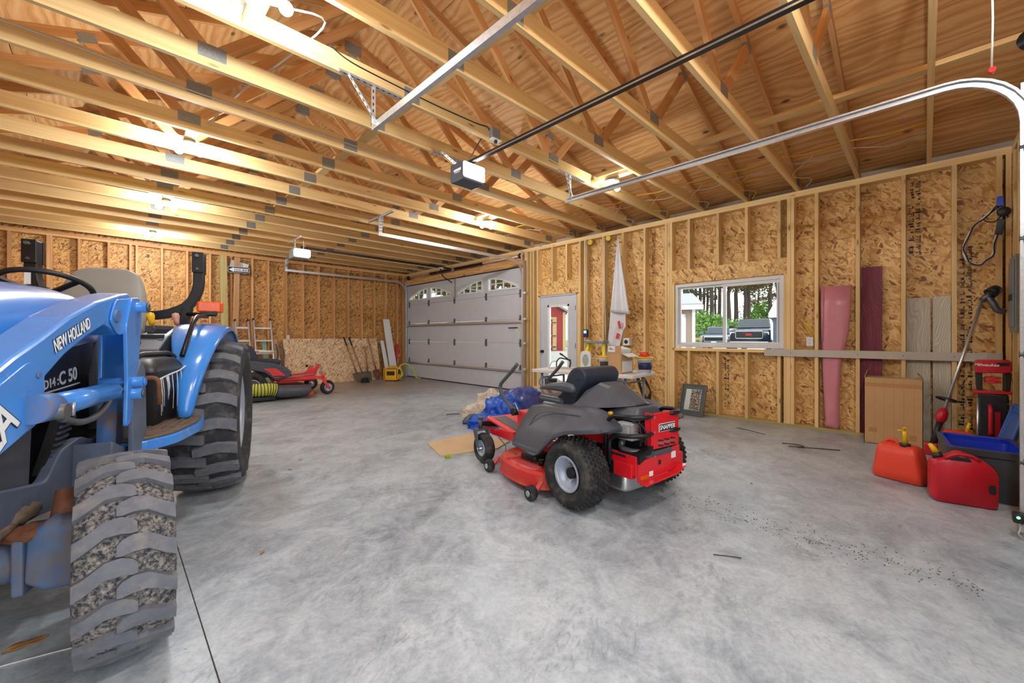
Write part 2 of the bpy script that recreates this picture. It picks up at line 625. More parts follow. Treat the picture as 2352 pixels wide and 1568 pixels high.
def make_galv():
    t = NT('galvanised')
    o = t.coord()
    vor = t.n('ShaderNodeTexVoronoi', Vector=o, Scale=60.0)
    c = t.ramp(t.n('ShaderNodeSeparateColor', Color=vor.outputs['Color']).outputs[0], [(0, (0.66, 0.68, 0.70)), (1, (0.78, 0.79, 0.80))]).outputs[0]
    t.set(Base__Color=c, Metallic=0.85, Roughness=0.36)
make_galv()

pm('gusset', srgb(150, 150, 146), 0.42, 0.25, 0.22, 90, 0.2)
pm('white_metal', srgb(232, 232, 232), 0.45, 0, 0.03, 4)
pm('door_white', srgb(204, 205, 209), 0.5, 0, 0.03, 5, 0.05)
pm('vinyl', srgb(226, 224, 222), 0.4, 0, 0.03, 6)
pm('white_plastic', srgb(230, 230, 228), 0.4, 0, 0.03, 8)
pm('black_metal', (0.012, 0.012, 0.014), 0.38, 0.2, 0.2, 10)
pm('black_plastic', (0.018, 0.018, 0.020), 0.45, 0, 0.2, 10)
pm('charcoal', srgb(78, 81, 90), 0.42, 0, 0.12, 8, 0.03)
pm('charcoal_dusty', srgb(76, 79, 88), 0.45, 0, 0.1, 12, 0.05, srgb(112, 106, 98), 0.26, 5)
pm('steel', (0.55, 0.56, 0.57), 0.3, 0.9, 0.1, 30)
pm('steel_dark', (0.16, 0.16, 0.17), 0.42, 0.7, 0.2, 25)
pm('alu', (0.72, 0.73, 0.74), 0.36, 0.85, 0.06, 20)
pm('grey_dirty', srgb(92, 103, 124), 0.55, 0.1, 0.15, 12, 0.05, srgb(122, 112, 104), 0.33, 7)
pm('blue_paint', srgb(66, 142, 228), 0.24, 0, 0.07, 3, 0.0, srgb(122, 128, 140), 0.27, 9, coat=0.4)
pm('blue_clean', srgb(62, 142, 230), 0.2, 0, 0.04, 3, coat=0.6)
pm('blue_worn', srgb(70, 112, 166), 0.5, 0, 0.12, 10, 0.06, srgb(132, 106, 82), 0.42, 7)
pm('blue_grey', srgb(84, 108, 142), 0.55, 0, 0.15, 10, 0.06, srgb(120, 102, 88), 0.45, 8)
pm('rust', srgb(124, 76, 50), 0.8, 0, 0.3, 25, 0.2)
pm('tyre', srgb(48, 49, 53), 0.78, 0, 0.2, 20, 0.12, srgb(108, 104, 100), 0.38, 12)
pm('tyre_carcass', srgb(44, 46, 54), 0.85, 0, 0.3, 60, 0.3, srgb(158, 148, 138), 0.46, 75)
pm('tyre_lug', srgb(104, 105, 112), 0.75, 0, 0.16, 24, 0.1, srgb(140, 130, 120), 0.36, 14)
pm('tyre_black', srgb(34, 34, 36), 0.7, 0, 0.25, 30, 0.12, srgb(92, 84, 74), 0.4, 14)
pm('rim_grey', srgb(176, 184, 198), 0.4, 0.25, 0.08, 8)
pm('seat_grey', srgb(152, 150, 144), 0.45, 0, 0.06, 6)
pm('seat_black', srgb(46, 54, 68), 0.42, 0, 0.12, 9, 0.05)
pm('red_paint', srgb(222, 28, 40), 0.3, 0, 0.06, 4, 0, None, coat=0.3)
pm('red_dusty', srgb(226, 62, 62), 0.5, 0, 0.08, 6, 0, srgb(170, 110, 90), 0.3, 8)
pm('red_deck', srgb(210, 46, 40), 0.45, 0, 0.08, 6, 0, srgb(178, 122, 78), 0.36, 9)
pm('red_plastic', srgb(216, 44, 50), 0.4, 0, 0.06, 5)
pm('orange_red_plastic', srgb(236, 72, 48), 0.42, 0, 0.06, 5, 0.02)
pm('crimson_plastic', srgb(204, 26, 46), 0.4, 0, 0.06, 5, 0.02)
pm('yellow_plastic', srgb(244, 188, 26), 0.4, 0, 0.06, 5)
pm('yellow_fibre', srgb(246, 214, 40), 0.45, 0, 0.06, 8)
pm('yellow_dewalt', srgb(236, 176, 30), 0.4, 0, 0.05, 6)
pm('lime', srgb(214, 236, 70), 0.45, 0, 0.05, 6)
pm('lime_hose', srgb(196, 196, 74), 0.5, 0, 0.08, 8)
pm('lens_orange', srgb(236, 88, 12), 0.2, 0, 0.1, 60, 0.3)
pm('cardboard', srgb(206, 162, 112), 0.75, 0, 0.05, 6, 0.05)
pm('cardboard_pale', srgb(206, 168, 132), 0.75, 0, 0.05, 6)
pm('packing_tape', srgb(196, 142, 88), 0.25, 0, 0.05, 8)
pm('paper_white', srgb(238, 238, 236), 0.7, 0, 0.03, 8)
pm('print_black', (0.015, 0.015, 0.017), 0.6, 0, 0.05, 8)
pm('print_white', (0.9, 0.9, 0.9), 0.5, 0, 0.02, 8)
pm('print_navy', srgb(40, 44, 92), 0.5, 0, 0.05, 8)
pm('tote_grey', srgb(70, 74, 82), 0.45, 0, 0.08, 6)
pm('tote_blue', srgb(22, 52, 190), 0.35, 0, 0.05, 5)
pm('lid_blue', srgb(64, 112, 190), 0.4, 0, 0.06, 5)
pm('tarp_blue', srgb(38, 92, 200), 0.35, 0, 0.12, 7, 0.1)
pm('tarp_navy', srgb(74, 82, 150), 0.35, 0, 0.15, 9, 0.15)
pm('canvas', srgb(214, 200, 180), 0.85, 0, 0.1, 8, 0.1)
pm('maroon', srgb(128, 40, 62), 0.5, 0, 0.08, 12, 0.1)
pm('beige_siding', srgb(190, 180, 158), 0.55, 0, 0.06, 10, 0.1)
pm('greige_trim', srgb(196, 186, 170), 0.5, 0, 0.04, 6)
pm('pink_membrane', srgb(216, 138, 148), 0.3, 0, 0.06, 5, 0.05)
pm('cable_white', srgb(220, 214, 204), 0.5, 0, 0.04, 8)
pm('cable_yellow', srgb(230, 200, 60), 0.5, 0, 0.04, 8)
pm('cable_orange', srgb(232, 110, 50), 0.5, 0, 0.04, 8)
pm('cable_black', (0.015, 0.015, 0.015), 0.5, 0, 0.1, 8)
pm('panel_grey', srgb(136, 140, 138), 0.45, 0.1, 0.05, 8)
pm('teal_board', srgb(150, 196, 184), 0.6, 0, 0.05, 8)
pm('mat_board', srgb(92, 104, 110), 0.7, 0, 0.05, 10)
pm('frame_brown', srgb(104, 84, 66), 0.5, 0, 0.08, 14)
pm('mud', srgb(112, 94, 76), 0.9, 0, 0.25, 30, 0.3)
pm('grip_pink', srgb(226, 164, 146), 0.5, 0, 0.08, 10)
pm('shingle_dark', srgb(60, 58, 58), 0.9, 0, 0.2, 20)
pm('drape_white', srgb(228, 226, 228), 0.45, 0, 0.04, 6, 0.06)
pm('dry_leaf', srgb(196, 138, 76), 0.8, 0, 0.2, 30)
pm('stick', srgb(86, 70, 56), 0.85, 0, 0.2, 30)

pm('ply_scrap', srgb(208, 180, 140), 0.7, 0, 0.06, 5, 0.05)
pm('head_grey', srgb(176, 178, 180), 0.4, 0.2, 0.06, 8)
pm('zinc_dark', srgb(112, 116, 120), 0.45, 0.5, 0.1, 20)
# ---------------------------------------------------------------- the building shell
XR, XL, YF, YB, ZP, WD = 6.5, -2.364, -0.62, 11.26, 3.144, 0.14
RIDGE = 2.068

# floor: slabs between saw-cut joints on a dark bed
floor = struct('floor')
jx = [XL - WD, 0.268, 2.96, XR + WD]
MB().bb(XL - WD, XR + WD, YF - WD, YB + WD, -0.14, -0.008).build('bed', 'mud', floor)
for k in range(3):
    MB().bb(jx[k] + 0.0022, jx[k + 1] - 0.0022, YF - WD, YB + WD, -0.006, 0.0).build('slab', 'concrete', floor, bevel=0.001, seg=1)

def rect_minus(rects, hole):
    out = []
    h0, h1, v0, v1 = hole
    for a0, a1, z0, z1 in rects:
        if h1 <= a0 or h0 >= a1 or v1 <= z0 or v0 >= z1:
            out.append((a0, a1, z0, z1)); continue
        if a0 < h0: out.append((a0, h0, z0, z1))
        if h1 < a1: out.append((h1, a1, z0, z1))
        m0, m1 = max(a0, h0), min(a1, h1)
        if z0 < v0: out.append((m0, m1, z0, v0))
        if v1 < z1: out.append((m0, m1, v1, z1))
    return out

def sheets(parent, name, mat, a0, a1, z0, z1, holes, put, sw, shh, gap, start=0.0):
    a = a0 - start
    while a < a1:
        z = z0
        while z < z1 - 0.01:
            rs = [(max(a, a0) + gap, min(a + sw, a1) - gap, z + gap, min(z + shh, z1) - gap)]
            for h in holes:
                rs = rect_minus(rs, h)
            for r in rs:
                if r[1] - r[0] > 0.012 and r[3] - r[2] > 0.012:
                    mb = MB(); put(mb, r); mb.build(name, mat, parent)
            z += shh
        a += sw

def put_x(x0, x1):
    return lambda mb, r: mb.bb(x0, x1, r[0], r[1], r[2], r[3])
def put_y(y0, y1):
    return lambda mb, r: mb.bb(r[0], r[1], y0, y1, r[2], r[3])

# ---- right wall (window, side door, wide garage door)
wall_right = struct('wall_right')
WIN = (1.335, 2.85, 1.03, 2.06)
MAN = (4.78, 5.77, 0.0, 2.075)
GAR = (6.20, 11.08, 0.0, 2.74)
hr = [WIN, MAN, GAR]
sheets(wall_right, 'osb_panel', 'osb', YF - WD, YB + WD, 0.02, ZP, hr, put_x(6.641, 6.652), 1.219, 2.438, 0.0015, start=0.31)
sheets(wall_right, 'siding', 'greige_trim', YF - WD, YB + WD, -0.05, ZP + 0.1, hr, put_x(6.653, 6.675), 3.2, 4, 0.0)  # unseen outer skin on each wall, added against light leaks at panel gaps
cx = (XR + XR + WD) / 2
def stud_r(y, z0=0.038, z1=3.068, name='stud', mat='pine'):
    lumber(name, (cx, y, z0), (cx, y, z1), 0.038, 0.14, wall_right, mat, up=(1, 0, 0))
for y in (-0.60, -0.54, -0.225, 0.172, 0.575, 0.984, 1.246, 1.287, 2.905, 2.946, 2.99, 3.37, 3.786, 4.193, 4.60, 4.72, 5.83, 5.95, 6.02, 6.14, 6.179, 11.12, 11.18, 11.24):
    stud_r(y)
for y in (1.325, 2.866, 4.76, 5.789):
    stud_r(y, 0.038, 2.06, 'trimmer_stud')
for y in (2.62, 2.19, 1.80, 1.40):
    stud_r(y, 2.285, 3.068, 'cripple_stud')
    stud_r(y, 0.038, 0.985, 'cripple_stud')
for y in (5.42, 5.05):
    stud_r(y, 2.35, 3.068, 'cripple_stud')
lumber('window_sill_plate', (cx, 1.31, 1.008), (cx, 2.88, 1.008), 0.14, 0.042, wall_right, 'pine')
MB().bb(XR + 0.002, 6.64, 1.268, 2.925, 2.062, 2.283).build('window_header', 'osb', wall_right)
MB().bb(XR + 0.002, 6.64, 4.741, 5.81, 2.078, 2.348).build('door_header', 'osb', wall_right)
MB().bb(XR + 0.001, 6.64, 6.16, 11.10, 2.742, 2.905).build('garage_header', 'plywood', wall_right)
MB().bb(XR + 0.012, 6.64, 6.16, 11.10, 2.909, 3.066).build('garage_header', 'plywood', wall_right)
for y0, y1 in ((YF, 4.78), (5.77, 6.2), (11.08, YB)):
    lumber('bottom_plate', (cx, y0, 0.019), (cx, y1, 0.019), 0.14, 0.038, wall_right, 'pine_treated')
for y0, y1 in ((YF - WD, 2.6), (2.6, 7.4), (7.4, YB + WD)):
    lumber('top_plate', (cx, y0, 3.087), (cx, y1, 3.087), 0.14, 0.038, wall_right, 'pine')
    lumber('top_plate', (cx, y0, 3.125), (cx, y1, 3.125), 0.14, 0.037, wall_right, 'pine')

# ---- back wall
wall_back = struct('wall_back')
cy = YB + WD / 2
sheets(wall_back, 'osb_panel', 'osb_far', XL, XR, 0.02, ZP, [], put_y(YB + WD + 0.001, YB + WD + 0.012), 1.219, 2.438, 0.0015, start=0.4)
sheets(wall_back, 'siding', 'greige_trim', XL - WD, XR + WD + 0.02, -0.05, ZP + 0.1, [], put_y(YB + WD + 0.013, YB + WD + 0.03), 3.2, 4, 0.0)
for x in (-2.34, -1.95, -1.67, -1.29, -0.836, -0.80, -0.443, -0.044, 0.268, 0.36, 0.749, 1.166, 1.57, 1.97, 2.391, 2.73, 3.127, 3.525, 3.912, 4.308, 4.70, 5.09, 5.47, 5.83, 6.20, 6.40, 6.44):
    lumber('stud', (x, cy, 0.038), (x, cy, 3.068), 0.038, 0.14, wall_back, 'pine_warm', up=(0, 1, 0))
lumber('bottom_plate', (XL, cy, 0.019), (XR, cy, 0.019), 0.14, 0.038, wall_back, 'pine_treated')
for x0, x1 in ((XL - WD, 0.3), (0.3, 4.4), (4.4, XR)):
    lumber('top_plate', (x0, cy, 3.087), (x1, cy, 3.087), 0.14, 0.038, wall_back, 'pine_warm')
    lumber('top_plate', (x0, cy, 3.125), (x1, cy, 3.125), 0.14, 0.037, wall_back, 'pine_warm')

# ---- front wall: single garage door and an unseen open bay, added to let daylight in
wall_front = struct('wall_front')
SGL = (1.50, 3.88, 0.0, 2.74)
ADDED_BAY = (-2.05, 1.05, 0.0, 2.74)
fy = YF - WD / 2
sheets(wall_front, 'osb_panel', 'osb', XL, XR, 0.02, ZP, [SGL, ADDED_BAY], put_y(YF - WD - 0.012, YF - WD - 0.001), 1.219, 2.438, 0.0015, start=0.2)
sheets(wall_front, 'siding', 'greige_trim', XL - WD, XR + WD, -0.05, ZP + 0.1, [SGL, ADDED_BAY], put_y(YF - WD - 0.03, YF - WD - 0.013), 3.2, 4, 0.0)
for x in (6.44, 6.40, 6.12, 5.76, 5.36, 4.95, 4.54, 4.14, 3.94, 3.90, 1.48, 1.44, 1.11, 1.07, -2.07, -2.11, -2.3):
    lumber('stud', (x, fy, 0.038), (x, fy, 3.068), 0.038, 0.14, wall_front, 'pine', up=(0, 1, 0))
MB().bb(1.10, 4.0, YF - 0.138, YF - 0.002, 2.742, 3.066).build('garage_header', 'plywood', wall_front)
MB().bb(-2.09, 1.09, YF - 0.138, YF - 0.002, 2.742, 3.066).build('garage_header', 'plywood', wall_front)
for x0, x1 in ((XL, -2.05), (1.05, 1.5), (3.88, XR)):
    lumber('bottom_plate', (x0, fy, 0.019), (x1, fy, 0.019), 0.14, 0.038, wall_front, 'pine_treated')
for x0, x1 in ((XL - WD, 2.0), (2.0, XR)):
    lumber('top_plate', (x0, fy, 3.087), (x1, fy, 3.087), 0.14, 0.038, wall_front, 'pine')
    lumber('top_plate', (x0, fy, 3.125), (x1, fy, 3.125), 0.14, 0.037, wall_front, 'pine')

# ---- left wall (out of view)
wall_left = struct('wall_left')
lx = XL - WD / 2
sheets(wall_left, 'osb_panel', 'osb', YF - WD, YB + WD, 0.02, ZP, [], put_x(XL - WD - 0.012, XL - WD - 0.001), 1.219, 2.438, 0.0015)
sheets(wall_left, 'siding', 'greige_trim', YF - WD, YB + WD, -0.05, ZP + 0.1, [], put_x(XL - WD - 0.03, XL - WD - 0.013), 3.2, 4, 0.0)
k = -0.58
while k < YB:
    lumber('stud', (lx, k, 0.038), (lx, k, 3.068), 0.038, 0.14, wall_left, 'pine', up=(1, 0, 0))
    k += 0.4064
for z in (0.019, 3.087, 3.125):
    lumber('top_plate' if z > 1 else 'bottom_plate', (lx, YF, z), (lx, YB, z), 0.14, 0.037, wall_left, 'pine')

# gable ends
for par, y, m in ((wall_back, YB + 0.05, 'osb_far'), (wall_front, YF - 0.10, 'osb')):
    MB().prism([(XL - WD, ZP + 0.001), (XR + WD, ZP + 0.001), (XR + WD, 3.25), (RIDGE, 3.25 + (XR + WD - RIDGE) / 3), (XL - WD, 3.25)], (0, y, 0), (1, 0, 0), (0, 0, 1), (0, 0.05, 0)).build('gable_panel', m, par)

# ---- roof deck: plywood sheets on the two slopes
ceiling = struct('ceiling')
SL = math.atan(1 / 3)
def zt(x):
    return 3.264 + (XR + WD - abs(x - RIDGE) - RIDGE) / 3 if True else 0
PLY = {}
def roof_side(sgn):
    up = Vector((-sgn * math.cos(SL), 0, math.sin(SL)))
    ex = Vector((0, 1, 0))
    nrm = Vector((sgn * math.sin(SL), 0, math.cos(SL)))
    x_eave = RIDGE + sgn * 5.05
    p0 = Vector((x_eave, -1.1, zt(x_eave)))
    total = 5.05 / math.cos(SL)
    M = Matrix((ex, nrm.cross(ex), nrm)).transposed()
    rows = 5
    s = 0.0
    for r in range(rows):
        wdt = min(1.219, total - s)
        y = -0.034 - (2.4384 if r % 2 else 1.2192)
        while y < 11.75:
            a, b = max(y, -1.1), min(y + 2.4384, 11.75)
            if b - a > 0.05:
                key = (round(b - a, 3), round(wdt, 3))
                if key not in PLY:
                    PLY[key] = MB().bb(0.0025, b - a - 0.0025, 0.0025, wdt - 0.0025, 0, 0.012).mesh('plywood_sheet', 'plywood')
                o = bpy.data.objects.new('plywood_sheet', PLY[key])
                col.objects.link(o); o.parent = ceiling
                org = p0 + up * s + Vector((0, a + 1.1, 0))
                v = nrm.cross(ex)
                if v.dot(up) < 0:
                    org = org + up * wdt
                o.location = org
                o.rotation_euler = M.to_euler()
            y += 2.4384
        s += 1.219
    # unseen roofing over the deck, added to stop light leaking through the seams
    a = p0 + nrm * 0.014 - Vector((0, 0.05, 0)) - up * 0.03
    mb = MB()
    q = [a, a + ex * 12.95, a + ex * 12.95 + up * (total + 0.03), a + up * (total + 0.03)]
    mb.add(q + [p + nrm * 0.02 for p in q], [(0, 1, 2, 3), (7, 6, 5, 4), (0, 4, 5, 1), (1, 5, 6, 2), (2, 6, 7, 3), (3, 7, 4, 0)])
    mb.build('shingle_layer', 'shingle_dark', ceiling)
    xo = RIDGE + sgn * (XR + WD - RIDGE)
    MB().bb(xo + sgn * 0.036, x_eave, -1.1, 11.75, 3.06, 3.08).build('soffit', 'white_metal', ceiling)  # unseen eave closure with the fascia, added to block light leaking in
    MB().bb(x_eave, x_eave + sgn * 0.03, -1.1, 11.75, 3.06, zt(x_eave) + 0.01).build('fascia', 'white_metal', ceiling)
roof_side(1)
roof_side(-1)

# ---- roof trusses
def build_truss(label):
    t = thing('roof_truss', label, 'roof truss', (0, 0, 0), 0, 'roof trusses')
    cz = ZP + 0.070
    B1, B2 = 3.62, 2 * RIDGE - 3.62
    T1x = 4.30
    n = Vector((math.sin(SL), 0, math.cos(SL)))
    MBx = lambda: MB()
    MB().bar((XL - WD, 0, cz), (XR + WD, 0, cz), 0.038, 0.14, up=(0, 0, 1)).build('bottom_chord', 'pine', t)
    for sg in (1, -1):
        e = RIDGE + sg * 5.0
        nn = Vector((sg * n.x, 0, n.z)) * 0.0455
        p0 = Vector((e, 0, zt(e))) - nn
        p1 = Vector((RIDGE, 0, zt(RIDGE))) - nn
        MB().bar(p0, p1, 0.0375, 0.089, up=(0, 0, 1)).build('top_chord', 'pine_warm', t)
        tx = RIDGE + sg * (T1x - RIDGE)
        bx = RIDGE + sg * (B1 - RIDGE)
        MB().bar((bx + sg * 0.05, 0, ZP + 0.12), (tx, 0, zt(tx) - 0.09), 0.0372, 0.089, up=(0, 0, 1)).build('web', 'pine_warm', t)
        MB().bar((bx - sg * 0.05, 0, ZP + 0.12), (RIDGE + sg * 0.05, 0, zt(RIDGE) - 0.12), 0.0374, 0.089, up=(0, 0, 1)).build('web', 'pine_warm', t)
        MB().box((bx, 0, ZP + 0.112), (0.17, 0.041, 0.10)).build('gusset_plate', 'gusset', t)
        rot = Matrix.Rotation(sg * SL, 3, 'Y')
        MB().box((tx, 0, zt(tx) - 0.075), (0.13, 0.041, 0.09), rot).build('gusset_plate', 'gusset', t)
        hx = RIDGE + sg * 4.35
        MB().box((hx, 0, ZP + 0.095), (0.20, 0.041, 0.10)).build('gusset_plate', 'gusset', t)
    MB().box((1.78, 0, ZP + 0.068), (0.14, 0.0415, 0.11)).build('gusset_plate', 'gusset', t)
    MB().box((RIDGE, 0, zt(RIDGE) - 0.12), (0.20, 0.041, 0.13)).build('gusset_plate', 'gusset', t)
    return t
ORD = ['first', 'second', 'third', 'fourth', 'fifth', 'sixth', 'seventh', 'eighth', 'ninth', 'tenth', 'eleventh', 'twelfth', 'thirteenth', 'fourteenth', 'fifteenth', 'sixteenth', 'seventeenth', 'eighteenth', 'nineteenth', 'twentieth']
tr0 = build_truss('pine roof truss, first in view from the camera end, nearest the front wall')
tr0.location = (0, -0.034, 0)
for i in range(1, 19):
    c = copy_tree(tr0)
    c.location = (0, -0.034 + 0.6096 * i, 0)
    c['label'] = 'pine roof truss with grey gusset plates, %s counted from the camera end' % ORD[i]
    if i == 18:
        c['label'] = 'pine roof truss with grey gusset plates, farthest one, against the back wall'

# braces running across the trusses
def brace(x, z, w, y0, y1, label):
    o = MB().bar((x, y0, z), (x, y1, z), w, 0.038, up=(0, 0, 1)).build('lateral_brace', 'pine', None)
    tag(o, label, 'timber brace', 'timber braces on the trusses')
brace(1.90, ZP + 0.1595, 0.089, -0.6, 7.5, 'flat pine board lying across the truss bottoms near the middle, above the openers')
brace(4.55, ZP + 0.1595, 0.089, -0.6, 6.2, 'flat pine board lying across the truss bottoms above the right door track')

# ---- wide garage door in the right wall
def hinge_mesh():
    mb = MB()
    mb.bb(-0.008, 0, -0.034, 0.034, -0.085, -0.012).bb(-0.008, 0, -0.034, 0.034, 0.012, 0.085)
    mb.bb(-0.014, -0.006, -0.009, 0.009, -0.085, 0.085)
    mb.cyl((-0.015, -0.04, 0), (-0.015, 0.04, 0), 0.010, 8)
    return mb
def arch_section(mb, y0, y1, z0, z1, wins, x0, x1, nn=14):
    """panel with arched openings: wins = (ya, yb, zbot, top function)"""
    y = y0
    for ya, yb, zb, ft in sorted(wins):
        mb.bb(x0, x1, y, ya, z0, z1)
        mb.bb(x0, x1, ya, yb, z0, zb)
        for k in range(nn):
            a, b = ya + (yb - ya) * k / nn, ya + (yb - ya) * (k + 1) / nn
            za, zb2 = ft(a), ft(b)
            vs = [(x, yy, zz) for x in (x0, x1) for yy, zz in ((a, za), (b, zb2), (b, z1), (a, z1))]
            mb.add(vs, [(0, 1, 2, 3), (7, 6, 5, 4), (0, 4, 5, 1), (3, 2, 6, 7)])
        y = yb
    mb.bb(x0, x1, y, y1, z0, z1)

door_1 = struct('door_1')
DX = 6.44      # inner face of the leaf
D0, D1 = 6.17, 11.11
zj = [0.02, 0.50, 1.07, 1.60, 2.17, 2.765]
for k in range(4):
    MB().bb(DX, DX + 0.05, D0, D1, zj[k] + 0.002, zj[k + 1] - 0.002).build('door_section', 'door_white', door_1, bevel=0.003, seg=1)
wins = []
for (ya, yb, peak) in ((9.98, 10.98, 9.93), (8.83, 9.85, 9.93), (7.55, 8.58, 7.47), (6.33, 7.36, 7.47)):
    far = 1.10
    ft = (lambda pk: (lambda y: 2.62 - 0.24 * (abs(y - pk) / far) ** 2))(peak)
    wins.append((ya, yb, 2.285, ft))
mb = MB(); arch_section(mb, D0, D1, zj[4] + 0.002, zj[5], wins, DX, DX + 0.05)
mb.build('door_section', 'door_white', door_1)
for ya, yb, zb, ft in wins:
    ring = [(ya, zb), (yb, zb)] + [(yb + (ya - yb) * k / 12, ft(yb + (ya - yb) * k / 12)) for k in range(13)]
    mid = ((ya + yb) / 2, (zb + ft((ya + yb) / 2)) / 2)
    inner = []
    for y, z in ring:
        inner.append((y + (0.045 if y < mid[0] else -0.045), z + (0.04 if z < zb + 0.01 else -0.04)))
    inner = [(min(max(y, ya + 0.045), yb - 0.045), z) for y, z in inner]
    n = len(ring)
    vs = [(DX - 0.018, y, z) for y, z in ring] + [(DX - 0.018, y, z) for y, z in inner] + [(DX + 0.03, y, z) for y, z in inner] + [(DX + 0.0, y, z) for y, z in ring]
    fs = []
    for k in range(n):
        q = (k + 1) % n
        fs += [(k, q, n + q, n + k), (n + k, n + q, 2 * n + q, 2 * n + k), (3 * n + k, 3 * n + q, q, k)]
    fr = MB().add(vs, fs).build('window_frame', 'white_plastic', door_1)
    mb = MB().prism(inner[:], (DX + 0.02, 0, 0), (0, 1, 0), (0, 0, 1), (0.004, 0, 0))
    mb.build('pane', 'glass', fr)
    for k in (1, 2, 3):
        y = ya + (yb - ya) * k / 4
        MB().bb(DX + 0.004, DX + 0.018, y - 0.009, y + 0.009, zb + 0.03, ft(y) - 0.03).build('muntin', 'white_plastic', fr)
    zm = zb + 0.175
    ys = [ya + (yb - ya) * k / 40 for k in range(41) if ft(ya + (yb - ya) * k / 40) > zm + 0.04]
    if ys:
        MB().bb(DX + 0.005, DX + 0.017, max(ys[0], ya + 0.03), min(ys[-1], yb - 0.03), zm - 0.009, zm + 0.009).build('muntin', 'white_plastic', fr)
hm = hinge_mesh().mesh('hinge', 'zinc_dark')
for z in zj[1:5]:
    for y in (6.27, 7.43, 8.70, 9.92, 10.98):
        o = bpy.data.objects.new('hinge', hm); link(o, door_1, loc=(DX, y, z))
for z in (0.445, 1.545):
    mb = MB()
    mb.bb(DX - 0.045, DX - 0.001, D0 + 0.02, D1 - 0.02, z - 0.030, z - 0.024).bb(DX - 0.045, DX - 0.039, D0 + 0.02, D1 - 0.02, z - 0.03, z + 0.02).bb(DX - 0.045, DX - 0.001, D0 + 0.02, D1 - 0.02, z + 0.02, z + 0.026)
    mb.build('stiffener', 'galvanised', door_1)
MB().bb(DX - 0.002, DX + 0.05, D0, D1, 0.001, 0.024).build('bottom_seal', 'black_plastic', door_1)
MB().bb(DX - 0.02, DX, D0, D1, 2.74, 2.765).build('top_seal', 'black_plastic', door_1)
MB().bb(DX - 0.012, DX, 8.62, 8.70, 2.2, 2.76).build('operator_plate', 'galvanised', door_1)
MB().bb(DX - 0.008, DX, 6.20, 6.24, 0.04, 0.30).build('corner_bracket', 'galvanised', door_1)
st = MB().bb(DX - 0.0015, DX, 6.36, 6.66, 1.395, 1.425).build('sticker', 'print_navy', door_1)
st = MB().bb(DX - 0.0015, DX, 6.32, 6.355, 1.34, 1.42).build('sticker', 'yellow_plastic', door_1)
text('lettering', 'I T Z I J', 0.06, 'panel_grey', door_1, (DX - 0.001, 6.55, 1.365), (0, -1, 0), (0, 0, 1))

# ---- single garage door in the front wall (behind and right of the camera)
door_2 = struct('door_2')
for k in range(5):
    MB().bb(1.46, 3.92, YF + 0.012, YF + 0.06, 0.001 + 0.55 * k + 0.002, 0.001 + 0.55 * (k + 1) - 0.002).build('door_section', 'door_white', door_2, bevel=0.003, seg=1)
for z in (0.562, 1.112, 1.662, 2.212):
    for x in (1.56, 2.3, 3.08, 3.82):
        o = bpy.data.objects.new('hinge', hm); link(o, door_2, loc=(x, YF + 0.06, z), rot=(0, 0, -PI / 2))

# ---- side door
door_3 = struct('door_3')
mb = MB()
for a, b in ((4.785, 4.81), (5.74, 5.765)):
    mb.bb(XR - 0.005, 6.64, a, b, 0.0, 2.07)
mb.bb(XR - 0.005, 6.64, 4.785, 5.765, 2.045, 2.07)
mb.build('door_frame', 'door_white', door_3)
MB().bb(XR + 0.02, 6.66, 4.81, 5.74, 0.0, 0.02).build('threshold', 'alu', door_3)
leaf = MB()
L0, L1, lz0, lz1 = 5.005, 5.525, 0.30, 1.845
leaf.bb(6.515, 6.56, 4.812, L0, 0.022, 2.042).bb(6.515, 6.56, L1, 5.738, 0.022, 2.042).bb(6.515, 6.56, L0, L1, 0.022, lz0).bb(6.515, 6.56, L0, L1, lz1, 2.042)
lf = leaf.build('door_leaf', 'door_white', door_3)
mb = MB()
for a, b, c, d in ((L0 - 0.02, L0 + 0.018, lz0 - 0.02, lz1 + 0.02), (L1 - 0.018, L1 + 0.02, lz0 - 0.02, lz1 + 0.02), (L0 - 0.02, L1 + 0.02, lz0 - 0.02, lz0 + 0.018), (L0 - 0.02, L1 + 0.02, lz1 - 0.018, lz1 + 0.02)):
    mb.bb(6.503, 6.57, a, b, c, d)
mb.build('glazing_bead', 'white_plastic', lf)
MB().bb(6.535, 6.54, L0, L1, lz0, lz1).build('pane', 'glass', lf)
kb = MB().cyl((6.515, 5.685, 0.90), (6.506, 5.685, 0.90), 0.032, 16).cyl((6.515, 5.685, 0.90), (6.47, 5.685, 0.90), 0.011, 10).sph((6.46, 5.685, 0.90), (0.022, 0.030, 0.030), 14, 8)
kb.build('knob', 'black_metal', lf)
for z in (0.28, 1.03, 1.78):
    MB().bb(6.503, 6.516, 4.806, 4.83, z - 0.05, z + 0.05).build('hinge', 'black_metal', door_3)

# ---- window
window_1 = struct('window_1')
w0, w1, z0, z1 = 1.345, 2.84, 1.045, 2.045
def frame_ring(mb, x0, x1, a0, a1, c0, c1, t):
    mb.bb(x0, x1, a0, a0 + t, c0, c1).bb(x0, x1, a1 - t, a1, c0, c1).bb(x0, x1, a0 + t, a1 - t, c0, c0 + t).bb(x0, x1, a0 + t, a1 - t, c1 - t, c1)
mb = MB(); frame_ring(mb, 6.512, 6.60, w0, w1, z0, z1, 0.045); mb.build('window_frame', 'vinyl', window_1, bevel=0.003, seg=1)
mw = 2.105
mb = MB(); frame_ring(mb, 6.55, 6.585, mw - 0.02, w1 - 0.045, z0 + 0.045, z1 - 0.045, 0.03); s1 = mb.build('sash', 'vinyl', window_1, bevel=0.002, seg=1)
MB().bb(6.565, 6.57, mw + 0.01, w1 - 0.075, z0 + 0.075, z1 - 0.075).build('pane', 'glass', s1)
